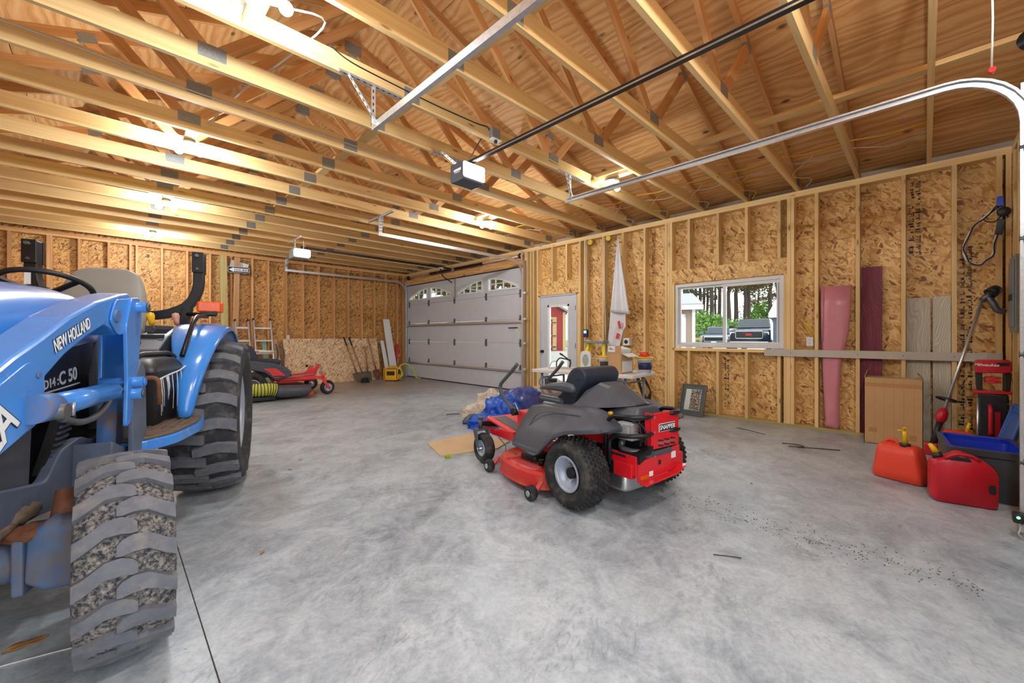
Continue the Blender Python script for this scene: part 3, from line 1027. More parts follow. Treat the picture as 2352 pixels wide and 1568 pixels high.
mb = MB(); frame_ring(mb, 6.525, 6.56, w0 + 0.045, mw + 0.02, z0 + 0.045, z1 - 0.045, 0.042); s2 = mb.build('sash', 'vinyl', window_1, bevel=0.002, seg=1)
MB().bb(6.54, 6.545, w0 + 0.087, mw - 0.022, z0 + 0.087, z1 - 0.087).build('pane', 'glass', s2)
MB().bb(6.519, 6.526, w0 + 0.06, w0 + 0.066, z0 + 0.09, z1 - 0.09).build('pull_rail', 'panel_grey', s2)
# ---------------------------------------------------------------- lamps
def lamp(x, y, lit, label, by=0.0):
    t = thing('ceiling_lamp', label, 'ceiling lamp', (x, y, 3.128), 0, 'two-bulb lamps under the trusses')
    MB().bar((0, by - 0.285, 0.053), (0, by + 0.285, 0.053), 0.089, 0.038, up=(0, 0, 1)).build('mounting_block', 'pine', t)
    MB().cyl((0, 0, 0.0), (0, 0, 0.034), 0.052, 20).build('junction_box', 'panel_grey', t)
    MB().lathe([(0.0, 0.0), (0.085, 0.0), (0.088, -0.008), (0.065, -0.022), (0.0, -0.026)], (0, 0, 0), (0, 0, 1), 24).build('base_plate', 'white_plastic', t)
    for s in (-1, 1):
        d = Vector((0.75 * s, -0.25 * s, -0.50)).normalized()
        b = Vector((0, 0, -0.02))
        MB().cyl(b, b + d * 0.055, 0.018, 14).build('socket', 'white_plastic', t)
        MB().sph(b + d * 0.098, 0.037, 16, 10).build('bulb', 'bulb_glow' if lit == 1 else 'bulb_dim', t)
lamp(0.60, -0.34, True, 'added unseen twin-bulb ceiling lamp above the camera, brightening the foreground')  # out of view, added to light the near floor and tractor
lamp(0.62, 2.55, True, 'twin-bulb ceiling lamp, nearest one, at the top edge above the tractor', 0.159)
lamp(0.55, 5.147, True, 'bright twin-bulb ceiling lamp, second in the row above the tractor')
lamp(0.55, 7.586, True, 'bright twin-bulb ceiling lamp, third in the row above the tractor')
lamp(0.54, 10.024, True, 'bright twin-bulb ceiling lamp nearest the back wall')
lamp(4.47, 5.147, True, 'bright twin-bulb ceiling lamp over the middle, beyond the opener')
lamp(4.40, 2.709, 2, 'twin-bulb ceiling lamp beside the right door track, dim glow added to brighten this side')  # real fixture, but its glow is added to lift the right side
lamp(2.20, -0.34, True, 'added unseen twin-bulb ceiling lamp over the single door, brightening the right side')  # extra lamp above the frame, added for the right roof and wall

# ---------------------------------------------------------------- door tracks
def sweep(mb, prof, path, side):
    side = Vector(side)
    path = [Vector(p) for p in path]
    rings = []
    for i, p in enumerate(path):
        d = (path[min(i + 1, len(path) - 1)] - path[max(i - 1, 0)]).normalized()
        n = side.cross(d)
        rings.append([p + side * a + n * b for a, b in prof])
    return mb.loft(rings, smooth=False)
def c_prof(f):
    # closed outline of a rolled C track, mouth towards f (+1 / -1)
    w, h, t = 0.032, 0.052, 0.004
    o = [(0, -h / 2), (f * w, -h / 2), (f * w, -h / 2 + 0.012), (f * (w - t), -h / 2 + 0.012), (f * (w - t), -h / 2 + t), (f * t, -h / 2 + t), (f * t, h / 2 - t), (f * (w - t), h / 2 - t), (f * (w - t), h / 2 - 0.012), (f * w, h / 2 - 0.012), (f * w, h / 2), (0, h / 2)]
    return o
def arc_path(c, r, a0, a1, e1, e2, n=8):
    c, e1, e2 = Vector(c), Vector(e1), Vector(e2)
    return [c + e1 * (r * math.cos(a0 + (a1 - a0) * k / n)) + e2 * (r * math.sin(a0 + (a1 - a0) * k / n)) for k in range(n + 1)]

def slotted(mb, p0, p1, a, b, w=0.032, t=0.004):
    """perforated angle iron p0->p1 with its two legs along a and b"""
    p0, p1, a, b = Vector(p0), Vector(p1), Vector(a).normalized(), Vector(b).normalized()
    d = (p1 - p0).normalized()
    mb.cur = 0
    mb.bar(p0 + a * w / 2, p1 + a * w / 2, t, w, up=a)
    mb.bar(p0 + b * w / 2, p1 + b * w / 2, t, w, up=b)
    mb.cur = 1
    L = (p1 - p0).length
    k = 0.04
    while k < L - 0.02:
        for e, q in ((a, b), (b, a)):
            c = p0 + d * k + e * (w * 0.55)
            mb.bar(c - d * 0.011, c + d * 0.011, t * 1.5, 0.009, up=e)
        k += 0.05
    mb.cur = 0
GB = ['galvanised', 'black_metal']

def near_track(x, f, label):
    t = thing('door_track', label, 'door track', (x, 0, 0), 0, 'galvanised tracks of the near single door')
    yv, zh, r = -0.43, 2.85, 0.34
    path = [(0, yv, 0.03), (0, yv, 1.2), (0, yv, zh - r)] + arc_path((0, yv + r, zh - r), r, PI, PI / 2, (0, 1, 0), (0, 0, 1)) + [(0, 1.5, zh), (0, 3.05, zh + 0.005)]
    mb = MB(); sweep(mb, c_prof(f), path, (1, 0, 0)); mb.build('rail', 'galvanised', t)
    mb = MB()
    mb.bb(-f * 0.002, -f * 0.006, yv - 0.16, yv + 0.02, 0.02, 2.75)
    mb.build('mounting_angle', 'galvanised', t)
    for z in (0.45, 1.1, 1.8, 2.35):
        MB().cyl((f * 0.016, yv - 0.03, z), (f * 0.016, yv + 0.028, z), 0.02, 12).cyl((f * 0.016, yv - 0.1, z), (f * 0.016, yv - 0.03, z), 0.006, 8).build('roller', 'steel_dark', t)
    # hanger of slotted angle iron under the trusses
    mb = MB()
    a = -0.28 if f > 0 else -0.24
    b = 0.30 if f > 0 else 0.26
    slotted(mb, (a, 2.992, 3.135), (b, 2.992, 3.135), (0, 0, 1), (0, -1, 0)); mb.build('hanger_rail', GB, t)
    mb = MB(); slotted(mb, (0.0, 2.985, 3.14), (0.0, 2.985, 2.85), (-1, 0, 0), (0, 1, 0)); mb.build('hanger_strut', GB, t)
    mb = MB(); slotted(mb, (a + 0.06 if f > 0 else a + 0.12, 2.98, 3.14), (0.0, 2.98, 2.86), (0, -1, 0), (1, 0, 0.4), 0.025); mb.build('hanger_strut', GB, t)
    return t
near_track(1.454, 1, 'galvanised overhead door track nearest the camera, running up out of the top edge')
near_track(3.936, -1, 'long galvanised door track curving down at the right edge')

def far_track(y, f, label):
    t = thing('door_track', label, 'door track', (0, y, 0), 0, 'galvanised tracks of the wide door')
    xv, zh, r = 6.385, 2.86, 0.34
    path = [(xv, 0, 0.03), (xv, 0, 1.2), (xv, 0, zh - r)] + arc_path((xv - r, 0, zh - r), r, 0, PI / 2, (1, 0, 0), (0, 0, 1)) + [(4.5, 0, zh), (3.05, 0, zh)]
    mb = MB(); sweep(mb, c_prof(f), path, (0, 1, 0)); mb.build('rail', 'galvanised', t)
    MB().bb(xv - 0.02, xv + 0.10, -f * 0.002, -f * 0.006, 0.02, 2.88).build('mounting_angle', 'galvanised', t)
    for z in (0.5, 1.07, 1.6, 2.17):
        MB().bb(xv + 0.02, xv + 0.09, -f * 0.05, -f * 0.004, z - 0.02, z + 0.02).build('track_bracket', 'galvanised', t)
    mb = MB(); slotted(mb, (3.06, 0, 3.15), (3.06, 0, 2.86), (1, 0, 0), (0, 1, 0)); mb.build('hanger_strut', GB, t)
    mb = MB(); slotted(mb, (3.12, 0.03, 3.16), (3.09, 0.02, 2.88), (1, 0, 0), (0, 1, 0), 0.025); mb.build('hanger_strut', GB, t)
    mb = MB(); slotted(mb, (3.06, -0.42 if f > 0 else -0.30, 3.128), (3.06, 0.42 if f > 0 else 0.10, 3.128), (0, 0, 1), (1, 0, 0)); mb.build('hanger_rail', GB, t)
    return t
far_track(6.14, 1, 'galvanised track of the wide white garage door, the side by the side door')
far_track(11.115, -1, 'galvanised track of the wide white garage door, along the back wall')

# torsion springs
def torsion(along, o, length, springs, label, lab2=None):
    t = thing('torsion_spring', label, 'torsion spring', o)
    ax = Vector(along)
    MB().cyl((0, 0, 0), ax * length, 0.0127, 10).build('shaft', 'galvanised', t)
    for a, b in springs:
        prof = []
        n = int((b - a) / 0.02)
        for k in range(n + 1):
            prof.append((0.036 if k % 2 else 0.028, a + (b - a) * k / n))
        MB().lathe([(0.013, a)] + prof + [(0.013, b)], (0, 0, 0), ax, 16).build('spring', 'black_metal', t)
        MB().cyl(ax * (b - 0.04), ax * (b + 0.03), 0.040, 16).build('winding_cone', 'steel', t)
    for a in (0.06, length - 0.10):
        MB().lathe([(0.0, a), (0.062, a), (0.058, a + 0.006), (0.05, a + 0.02), (0.05, a + 0.04), (0.0, a + 0.04)], (0, 0, 0), ax, 20).build('cable_drum', 'black_metal', t)
    side = Vector((0, 0, 1)).cross(ax)
    for a in (0.0, length * 0.52, length):
        MB().bar(ax * a - side * 0.03 * (1 if ax.y else -1) * -1 + Vector((0, 0, -0.10)), ax * a - side * 0.03 * (1 if ax.y else -1) * -1 + Vector((0, 0, 0.10)), 0.05, 0.006, up=side).build('bearing_bracket', 'galvanised', t)
    return t
torsion((0, 1, 0), (6.40, 6.17, 2.985), 4.90, [(1.35, 2.51), (2.59, 3.65)], 'black torsion spring on a shaft above the wide white garage door')
torsion((1, 0, 0), (1.40, -0.44, 2.94), 2.50, [(0.35, 1.0)], 'spring shaft with black cable drum at the upper right edge')

# ---------------------------------------------------------------- door openers
t = thing('door_opener', 'black garage door opener with a large white lamp lens hanging under the trusses', 'door opener', (2.67, 3.28, 2.81))
MB().prism(round_poly([(0.0, 0.0), (0.21, 0.0), (0.21, 0.19), (0.0, 0.19)], 0.02), (-0.14, 0.0, 0), (0, 1, 0), (0, 0, 1), (0.28, 0, 0)).build('housing', 'charcoal', t, bevel=0.004)
MB().loft([[Vector((x, y, z)) for x, z in round_poly([(-0.135, 0.03), (0.15, 0.03), (0.15, 0.185), (-0.135, 0.185)], 0.025)] for y in (0.02, -0.005)] + [[Vector((x, -0.02, z)) for x, z in round_poly([(-0.12, 0.045), (0.135, 0.045), (0.135, 0.17), (-0.12, 0.17)], 0.02)]], smooth=False).build('lamp_lens', 'opener_glow', t)
MB().bb(-0.1415, -0.14, 0.03, 0.15, 0.10, 0.125).build('maker_mark', 'print_white', t)
MB().bb(-0.1415, -0.14, 0.05, 0.13, 0.085, 0.092).build('maker_mark', 'print_white', t)
rl = MB().bb(-0.025, 0.025, -3.62, 0.12, 0.205, 0.213).bb(-0.006, 0.006, -3.62, 0.12, 0.213, 0.245).build('rail', 'black_metal', t)
MB().bb(-0.027, -0.0255, -3.62, -0.02, 0.200, 0.212).build('rail_edge', 'steel', t)
mb = MB()
for k in range(150):
    mb.bb(0.010, 0.018, -3.55 + k * 0.0235, -3.537 + k * 0.0235, 0.222, 0.230)
ch = mb.build('chain', 'steel_dark', t); ch['kind'] = 'stuff'
MB().bb(-0.03, 0.03, -3.55, -3.43, 0.19, 0.25).build('trolley', 'black_plastic', t)
MB().tube([(0.0, -3.48, 0.19), (0.004, -3.48, 0.0), (-0.004, -3.483, -0.25), (0.0, -3.48, -0.46)], 0.0035, 6).build('release_cord', 'cable_white', t)
MB().cyl((-0.035, -3.48, -0.48), (0.035, -3.48, -0.46), 0.011, 10).build('release_handle', 'red_plastic', t)
for x in (-0.11, 0.11):
    mb = MB(); slotted(mb, (x, 0.16, 0.19), (x * 1.6, 0.335, 0.36), (1, 0, 0), (0, -1, 0.5), 0.025); mb.build('hanger_strut', GB, t)
mb = MB(); slotted(mb, (-0.30, 0.325, 0.325), (0.30, 0.325, 0.325), (0, 0, 1), (0, -1, 0)); mb.build('hanger_rail', GB, t)

t = thing('door_opener', 'dark grey garage door opener with a small glowing lamp lens near the back wall', 'door opener', (2.50, 8.66, 2.76))
MB().prism(round_poly([(0.0, 0.0), (0.26, 0.0), (0.26, 0.18), (0.0, 0.18)], 0.03), (0.02, 0.0, 0), (0, 1, 0), (0, 0, 1), (0.30, 0, 0)).build('housing', 'panel_grey', t, bevel=0.008)
MB().loft([[Vector((x, y, z)) for x, z in round_poly([(0.035, 0.03), (0.34, 0.03), (0.34, 0.185), (0.035, 0.185)], 0.04)] for y in (0.02, -0.01)] + [[Vector((x, -0.03, z)) for x, z in round_poly([(0.05, 0.045), (0.32, 0.045), (0.32, 0.165), (0.05, 0.165)], 0.03)]], smooth=False).build('lamp_lens', 'opener_glow', t)
MB().bb(0.2, 3.86, 0.10, 0.15, 0.225, 0.233).bb(0.2, 3.86, 0.118, 0.132, 0.233, 0.27).build('rail', 'black_metal', t)
for k in range(6):
    MB().bb(0.7 + k * 0.55, 0.712 + k * 0.55, 0.098, 0.10, 0.226, 0.232).build('rail_rivet', 'steel', t)
for x in (0.08, 0.24):
    mb = MB(); slotted(mb, (x, 0.13, 0.18), (x, 0.13, 0.375), (1, 0, 0), (0, -1, 0), 0.025); mb.build('hanger_strut', GB, t)
mb = MB(); slotted(mb, (0.05, -0.32, 0.372), (0.05, 0.42, 0.372), (1, 0, 0), (0, 0, -1)); mb.build('hanger_rail', GB, t)
MB().bb(3.50, 3.62, 0.09, 0.16, 0.21, 0.24).build('trolley', 'white_plastic', t)
MB().tube(smooth_path([(3.55, 0.125, 0.21), (3.62, 0.125, 0.02), (3.90, 0.10, -0.12)], 0.05), 0.014, 8).build('door_arm', 'black_metal', t)
MB().tube([(3.46, 0.12, 0.21), (3.46, 0.12, -0.45)], 0.002, 5).build('release_cord', 'cable_white', t)
MB().tube([(0.2, 0.05, 0.18), (0.26, 0.02, 0.28), (0.23, 0.05, 0.37)], 0.004, 5).build('power_wire', 'cable_orange', t)

# junction box with socket above the near opener
t = thing('junction_box', 'grey junction box on the truss side above the black opener', 'junction box', (2.69, 2.985, 3.146))
MB().bb(-0.055, 0.055, -0.035, 0.008, 0.0, 0.11).build('box', 'panel_grey', t, bevel=0.006)
MB().bb(-0.058, 0.058, -0.05, 0.0, -0.008, 0.0).build('socket_plate', 'white_plastic', t)
MB().bb(-0.012, 0.012, -0.035, -0.012, -0.035, -0.008).build('plug', 'black_plastic', t)

# ---------------------------------------------------------------- wiring along trusses and walls
def cable(pts, r, mat, label, n=5, grp='house wiring cables'):
    o = MB().tube(spline(pts, 5), r, n).build('cable', mat, None)
    return tag(o, label, 'cable', grp)
TY = lambda i: -0.034 + 0.6096 * i
def drape_pts(x0, x1, z, ys, sag, jit):
    pts = []
    for k in range(len(ys) - 1):
        f = k / (len(ys) - 1)
        x = x0 + (x1 - x0) * f + random.uniform(-jit, jit)
        pts.append((x, ys[k], z)); pts.append((x + random.uniform(-jit, jit), (ys[k] + ys[k + 1]) / 2, z - sag * random.uniform(0.3, 1)))
    pts.append((x1, ys[-1], z))
    return pts
yl = [TY(i) for i in range(-1, 11)]
cable(drape_pts(5.66, 5.45, ZP + 0.155, yl[1:], 0.04, 0.03), 0.0065, 'cable_yellow', 'yellow cable lying across the truss bottoms above the right wall')
cable(drape_pts(5.70, 5.50, ZP + 0.168, yl[1:8], 0.03, 0.03), 0.0055, 'cable_orange', 'orange cable lying across the truss bottoms above the right wall')
cable(drape_pts(5.90, 5.75, ZP + 0.152, yl[1:], 0.05, 0.05), 0.005, 'cable_white', 'white cable lying across the truss bottoms close to the right wall')
cable([(-2.0, TY(7) - 0.024, 3.25), (-0.33, TY(7) - 0.024, 3.262), (0.28, TY(7) - 0.024, 3.225), (1.0, TY(7) - 0.024, 3.215), (1.76, TY(7) - 0.024, 3.215), (3.2, TY(7) - 0.024, 3.20), (4.6, TY(7) - 0.024, 3.21), (5.5, TY(7) - 0.024, 3.26)], 0.007, 'cable_white', 'white cable stapled along the truss face across the upper left')
cable([(-2.0, TY(12) - 0.024, 3.24), (0.2, TY(12) - 0.024, 3.22), (2.2, TY(12) - 0.024, 3.20), (4.4, TY(12) - 0.024, 3.21), (5.6, TY(12) - 0.024, 3.27)], 0.007, 'cable_yellow', 'yellow cable stapled along a truss face in the middle distance')
cable([(2.74, TY(5) - 0.025, 3.22), (3.2, TY(5) - 0.025, 3.235), (3.9, TY(5) - 0.025, 3.21), (4.7, TY(5) - 0.025, 3.20), (5.5, TY(5) - 0.026, 3.285)], 0.006, 'cable_yellow', 'yellow cable on the truss face right of the opener junction box')
cable([(1.1, TY(5) - 0.025, 3.30), (1.25, TY(5) - 0.025, 3.25), (1.5, TY(5) - 0.025, 3.235), (2.0, TY(5) - 0.025, 3.225), (2.45, TY(5) - 0.025, 3.235), (2.62, TY(5) - 0.03, 3.24), (2.60, TY(5) + 0.08, 3.15), (2.62, 3.31, 3.01)], 0.005, 'cable_black', 'thin black cable looping down to the black opener')
cable([(0.68, 2.75, 3.20), (1.05, 2.9, 3.38), (0.95, 3.4, 3.33), (0.8, 4.1, 3.32), (0.60, 5.1, 3.20)], 0.008, 'cable_white', 'white cable hanging slack between the two nearest lamps')
for k in range(7):
    y = 0.9 + k * 0.62
    cable([(5.75, y, 3.29), (6.0, y + 0.25, 3.20), (6.25, y + 0.1, 3.19), (6.42, y + 0.18, 3.155)], 0.005, 'cable_white' if k % 2 == 0 else 'cable_yellow', '%s loose cable end drooping onto the right wall plate, %s from the front' % ('white' if k % 2 == 0 else 'yellow', ORD[k]))
# vertical cables on the right wall
cable([(6.51, 4.165, 3.06), (6.50, 4.160, 2.2), (6.505, 4.14, 1.14)], 0.009, 'cable_white', 'white cable running down the wall studs left of the hanging white sheet')
cable([(6.51, 4.565, 3.06), (6.505, 4.560, 2.2), (6.505, 4.54, 1.33)], 0.009, 'cable_white', 'white cable running down the wall stud beside the side door')
def outlet(y, z, label, kind='duplex', x=6.512):
    t = thing('outlet_box', label, 'outlet box', (x, y, z))
    MB().bb(-0.012, 0.05, -0.036, 0.036, -0.058, 0.058).build('plate', 'white_plastic', t, bevel=0.003)
    for dz in (-0.022, 0.022):
        MB().cyl((-0.014, 0, dz), (-0.011, 0, dz), 0.016, 14).build('receptacle', 'vinyl', t)
        MB().bb(-0.0155, -0.0125, -0.007, -0.005, dz - 0.005, dz + 0.007).bb(-0.0155, -0.0125, 0.005, 0.007, dz - 0.005, dz + 0.007).build('slot', 'print_black', t)
    return t
outlet(1.055, 1.145, 'white wall outlet between the window and the pink roll')
outlet(4.53, 1.09, 'white wall outlet nearest the side door, under the thermostat')
outlet(4.25, 1.09, 'white wall outlet left of the hanging white sheet')
t = thing('socket_box', 'white box with a round black socket right of the hanging white sheet', 'socket box', (6.50, 3.70, 1.12))
MB().bb(-0.03, 0.06, -0.06, 0.06, -0.065, 0.065).build('box', 'white_plastic', t, bevel=0.006)
MB().cyl((-0.034, 0.0, 0), (-0.029, 0.0, 0), 0.036, 20).build('receptacle', 'black_plastic', t)
t = thing('wall_controller', 'small blue wall controller with a lit screen above the outlet', 'wall controller', (6.50, 4.58, 1.275))
MB().bb(-0.02, 0.04, -0.045, 0.045, -0.075, 0.075).build('case', 'print_navy', t, bevel=0.006)
MB().bb(-0.0215, -0.0195, -0.03, 0.03, 0.0, 0.055).build('screen', 'screen_glow', t)
for y, z in ((4.50, 3.02), (4.10, 3.03)):
    o = MB().cyl((6.52, y, z), (6.56, y, z), 0.05, 14).build('ceiling_box', 'cable_yellow', None)
    tag(o, 'yellow round electrical box at the top of the wall %s' % ('by the side door' if y > 4.3 else 'above the hanging white sheet'), 'electrical box')
# yellow wire tangle right of window
cable([(6.60, 1.02, 1.21), (6.57, 1.05, 1.33), (6.56, 1.10, 1.38), (6.57, 1.04, 1.30), (6.56, 1.13, 1.40), (6.58, 1.08, 1.28), (6.60, 1.04, 1.2)], 0.006, 'cable_yellow', 'loose yellow wires above the outlet right of the window')
# electrical panel on the front wall
t = thing('electrical_panel', 'grey electrical panel on the front wall at the right edge', 'electrical panel', (6.10, YF, 1.25))
MB().bb(-0.19, 0.19, -0.01, 0.035, 0.0, 0.72).build('cabinet', 'panel_grey', t, bevel=0.004)
MB().bb(-0.15, 0.15, 0.035, 0.046, 0.05, 0.67).build('door', 'panel_grey', t, bevel=0.003)
MB().bb(-0.10, 0.13, 0.046, 0.049, 0.30, 0.36).build('latch', 'black_plastic', t)
# ---------------------------------------------------------------- wheels
def tyre_shell(Rt, W, rim, crown=0.03, n=48):
    h = W / 2
    prof = [(rim - 0.01, -h * 0.72), (rim + 0.02, -h * 0.80), (rim + (Rt - rim) * 0.35, -h * 1.0), (rim + (Rt - rim) * 0.7, -h * 1.0), (Rt - crown, -h * 0.93), (Rt - crown * 0.35, -h * 0.6), (Rt, 0),
            (Rt - crown * 0.35, h * 0.6), (Rt - crown, h * 0.93), (rim + (Rt - rim) * 0.7, h * 1.0), (rim + (Rt - rim) * 0.35, h * 1.0), (rim + 0.02, h * 0.80), (rim - 0.01, h * 0.72)]
    return MB().lathe(prof, (0, 0, 0), (0, 1, 0), n, closed=False)

def lugs(mb, Rt, W, crown, height, count, line, thick, side_drop=0.0):
    """bars on the tread: line = [(s, angle offset, half thickness)] from one edge inwards, mirrored half a pitch on"""
    h = W / 2
    pitch = 2 * PI / count
    for k in range(count):
        for sg in (1, -1):
            base = k * pitch + (pitch / 2 if sg < 0 else 0)
            rings = []
            for s, da, ht in line:
                y = sg * s * h
                rr = Rt - crown * abs(s) ** 2.2 - (side_drop if abs(s) > 0.97 else 0)
                a = base + da * pitch
                w = ht * thick / Rt
                ring = []
                for aa, rad in ((a - w * 1.15, rr - 0.012), (a + w * 1.15, rr - 0.012), (a + w, rr + height), (a - w, rr + height)):
                    ring.append(Vector((rad * math.cos(aa), y, rad * math.sin(aa))))
                rings.append(ring)
            mb.loft(rings, smooth=False)
    return mb

def wheel(parent, name, loc, steer, tyre_mb, tread_mb, rim_mb, hub_mb, mats, label=None):
    o = tyre_mb if isinstance(tyre_mb, bpy.types.Object) else tyre_mb.build(name, mats[0], parent)
    o.location = loc; o.rotation_euler = (0, 0, steer)
    if label: o['label'] = label
    tread_mb.build('tread', mats[1], o)
    rim_mb.build('rim', mats[2], o)
    hub_mb.build('hub', mats[3], o)
    return o

TR = thing('tractor', 'blue compact tractor with front loader arms parked at the left edge', 'tractor', (-0.044, 4.247, 0), R(253))

def rim_mb(rim, W, out):
    """dished steel rim, outer face towards +y * out"""
    h = W / 2 * 0.78
    p = [(rim, h), (rim - 0.012, h + 0.006), (rim - 0.02, h - 0.02), (rim - 0.03, h * 0.3), (rim * 0.86, h * 0.1), (rim * 0.55, h * 0.02), (rim * 0.5, h * 0.18), (0.0, h * 0.18)]
    q = [(0.0, -h * 0.1), (rim - 0.04, -h * 0.1), (rim - 0.03, -h), (rim, -h)]
    return MB().lathe([(r, out * t) for r, t in p] + [(r, out * t) for r, t in q], (0, 0, 0), (0, 1, 0), 40)
def hub_mb(r, y0, y1, nb, br):
    mb = MB().cyl((0, y0, 0), (0, y1, 0), r, 20)
    for k in range(nb):
        a = 2 * PI * k / nb
        mb.cyl((br * math.cos(a), y0, br * math.sin(a)), (br * math.cos(a), y0 + (y1 - y0) * 0.75, br * math.sin(a)), 0.013, 6)
    return mb

REAR_LINE = [(1.0, -0.10, 1.05), (0.82, 0.02, 1.0), (0.5, 0.10, 0.95), (0.22, 0.06, 0.95), (-0.10, -0.02, 0.9), (-0.16, -0.03, 0.75)]
FRONT_LINE = [(1.0, -0.26, 1.0), (0.8, -0.16, 0.95), (0.42, 0.10, 0.95), (0.12, 0.12, 1.0), (-0.10, 0.05, 0.9), (-0.20, 0.0, 0.6)]
for sg in (1, -1):
    w = wheel(TR, 'rear_tyre', (0, sg * 0.66, 0.586), 0, tyre_shell(0.566, 0.45, 0.335, 0.035), lugs(MB(), 0.566, 0.44, 0.03, 0.024, 20, REAR_LINE, 0.036), rim_mb(0.335, 0.45, sg), hub_mb(0.09, sg * 0.02, sg * 0.12, 8, 0.14), ('tyre', 'tyre_lug', 'rim_grey', 'rim_grey'))
    w = wheel(TR, 'front_tyre', (1.923, sg * 0.672, 0.373), R(17), tyre_shell(0.357, 0.262, 0.215, 0.02), lugs(MB(), 0.357, 0.258, 0.016, 0.018, 18, FRONT_LINE, 0.0265, 0.0), rim_mb(0.215, 0.262, sg), hub_mb(0.06, sg * 0.02, sg * 0.09, 6, 0.10), ('tyre_carcass', 'tyre_lug', 'rim_grey', 'blue_grey'))

# ---- bonnet and side panels
def hood_ring(x, zt_, zb, hw, top):
    pts = [(-hw, zb), (-hw, zb + (zt_ - zb) * 0.55), (-hw * 0.86, zt_ - 0.075), (-hw * 0.55, zt_ - 0.012), (0, zt_), (hw * 0.55, zt_ - 0.012), (hw * 0.86, zt_ - 0.075), (hw, zb + (zt_ - zb) * 0.55), (hw, zb)]
    return [Vector((x, a, b)) for a, b in pts]
MB().loft([hood_ring(0.98, 1.40, 1.12, 0.27, 0), hood_ring(1.0, 1.445, 1.10, 0.32, 0), hood_ring(1.12, 1.472, 1.08, 0.335, 0), hood_ring(1.5, 1.462, 1.03, 0.34, 0), hood_ring(2.0, 1.41, 1.00, 0.335, 0), hood_ring(2.4, 1.33, 0.98, 0.32, 0), hood_ring(2.62, 1.22, 0.97, 0.28, 0), hood_ring(2.68, 1.12, 0.97, 0.22, 0)]).build('bonnet', 'blue_clean', TR, subsurf=2)
for sg in (1, -1):
    sp = MB().prism(round_poly([(2.5, 0.96), (2.2, 0.88), (1.62, 0.93), (1.34, 0.95), (1.14, 1.0), (1.10, 1.22), (2.5, 1.06)], [0.02, 0.05, 0.05, 0.12, 0.1, 0.06, 0.02]), (0, sg * 0.315, 0), (1, 0, 0), (0, 0, 1), (0, -sg * 0.03, 0)).build('side_panel', 'black_plastic', TR, bevel=0.012)
    if sg > 0:
        text('lettering', 'C 50', 0.085, 'print_white', sp, (1.385, 0.3165, 1.02), (-1, 0, 0.10), (0, 0, 1), bold=0.002)
        text('lettering', '. 4D14 :', 0.055, 'print_white', sp, (1.56, 0.3165, 1.0), (-1, 0, 0.10), (0, 0, 1), bold=0.001)
        MB().bar((1.66, 0.3160, 0.962), (1.27, 0.3160, 0.98), 0.002, 0.006, up=(0, 0, 1)).build('stripe', 'print_white', sp)
        MB().bar((1.68, 0.317, 0.915), (1.50, 0.317, 0.925), 0.003, 0.045, up=(0, 0, 1)).build('blue_decal', 'lid_blue', sp)
        text('lettering', 'EJ —', 0.04, 'print_navy', sp, (1.60, 0.3195, 0.92), (-1, 0, 0.10), (0, 0, 1), bold=0.001)
MB().bb(1.05, 2.45, -0.28, 0.28, 0.50, 1.02).build('engine_block', 'black_metal', TR, bevel=0.02)
# louvred lower grille panel in front of the mast
gr = MB().prism([(1.36, 0.90), (1.50, 0.895), (1.68, 0.64), (1.60, 0.63)], (0, 0.345, 0), (1, 0, 0), (0, 0, 1), (0, -0.03, 0)).build('louvre_panel', 'black_plastic', TR)
for k in range(11):
    f = k / 10.5
    a = Vector((1.375 + 0.235 * f, 0.350, 0.882 - 0.245 * f)); b = Vector((1.495 + 0.175 * f, 0.350, 0.876 - 0.235 * f))
    MB().bar(a, b, 0.012, 0.012, up=(0.5, 0, 1)).build('louvre', 'charcoal', gr)
MB().prism([(1.72, 0.86), (2.4, 0.92), (2.5, 0.55), (2.0, 0.56), (1.74, 0.62)], (0, 0.335, 0), (1, 0, 0), (0, 0, 1), (0, -0.02, 0)).build('lower_guard', 'charcoal_dusty', TR, bevel=0.006)

# ---- dash, steering wheel, seat
MB().loft([[Vector((x, a * hw, z)) for a, z in ((-1, zb), (-1, zm), (-0.6, zt_), (0.6, zt_), (1, zm), (1, zb))] for x, hw, zb, zm, zt_ in ((1.02, 0.30, 0.70, 1.25, 1.38), (0.88, 0.28, 0.70, 1.25, 1.38), (0.74, 0.20, 0.75, 1.15, 1.27))]).build('dash', 'charcoal', TR, bevel=0.02)
swc, swn = Vector((0.66, -0.04, 1.495)), Vector((-0.42, 0, 0.91)).normalized()
d, e1, e2 = ortho(swn)
sw = MB().tube([swc + e1 * (0.195 * math.cos(2 * PI * k / 40)) + e2 * (0.195 * math.sin(2 * PI * k / 40)) for k in range(40)], 0.0155, 10, closed=True).build('steering_wheel', 'black_plastic', TR)
mb = MB()
for k in range(3):
    a = 2 * PI * k / 3 + 0.5
    mb.bar(swc - swn * 0.05, swc + e1 * (0.19 * math.cos(a)) + e2 * (0.19 * math.sin(a)), 0.03, 0.012, up=swn)
mb.build('spoke', 'black_plastic', sw)
MB().cyl(swc - swn * 0.06, swc - swn * 0.02, 0.05, 16).build('wheel_hub', 'black_plastic', sw)
MB().cyl(swc - swn * 0.32, swc - swn * 0.05, 0.035, 12).build('steering_column', 'black_plastic', TR)
def seat_ring(z, x, hw, th, n=14):
    return [Vector((x + th * 0.5 * math.sin(2 * PI * k / n) + 0.02 * abs(math.cos(2 * PI * k / n)) ** 2, hw * math.copysign(abs(math.cos(2 * PI * k / n)) ** 0.6, math.cos(2 * PI * k / n)), z)) for k in range(n)]
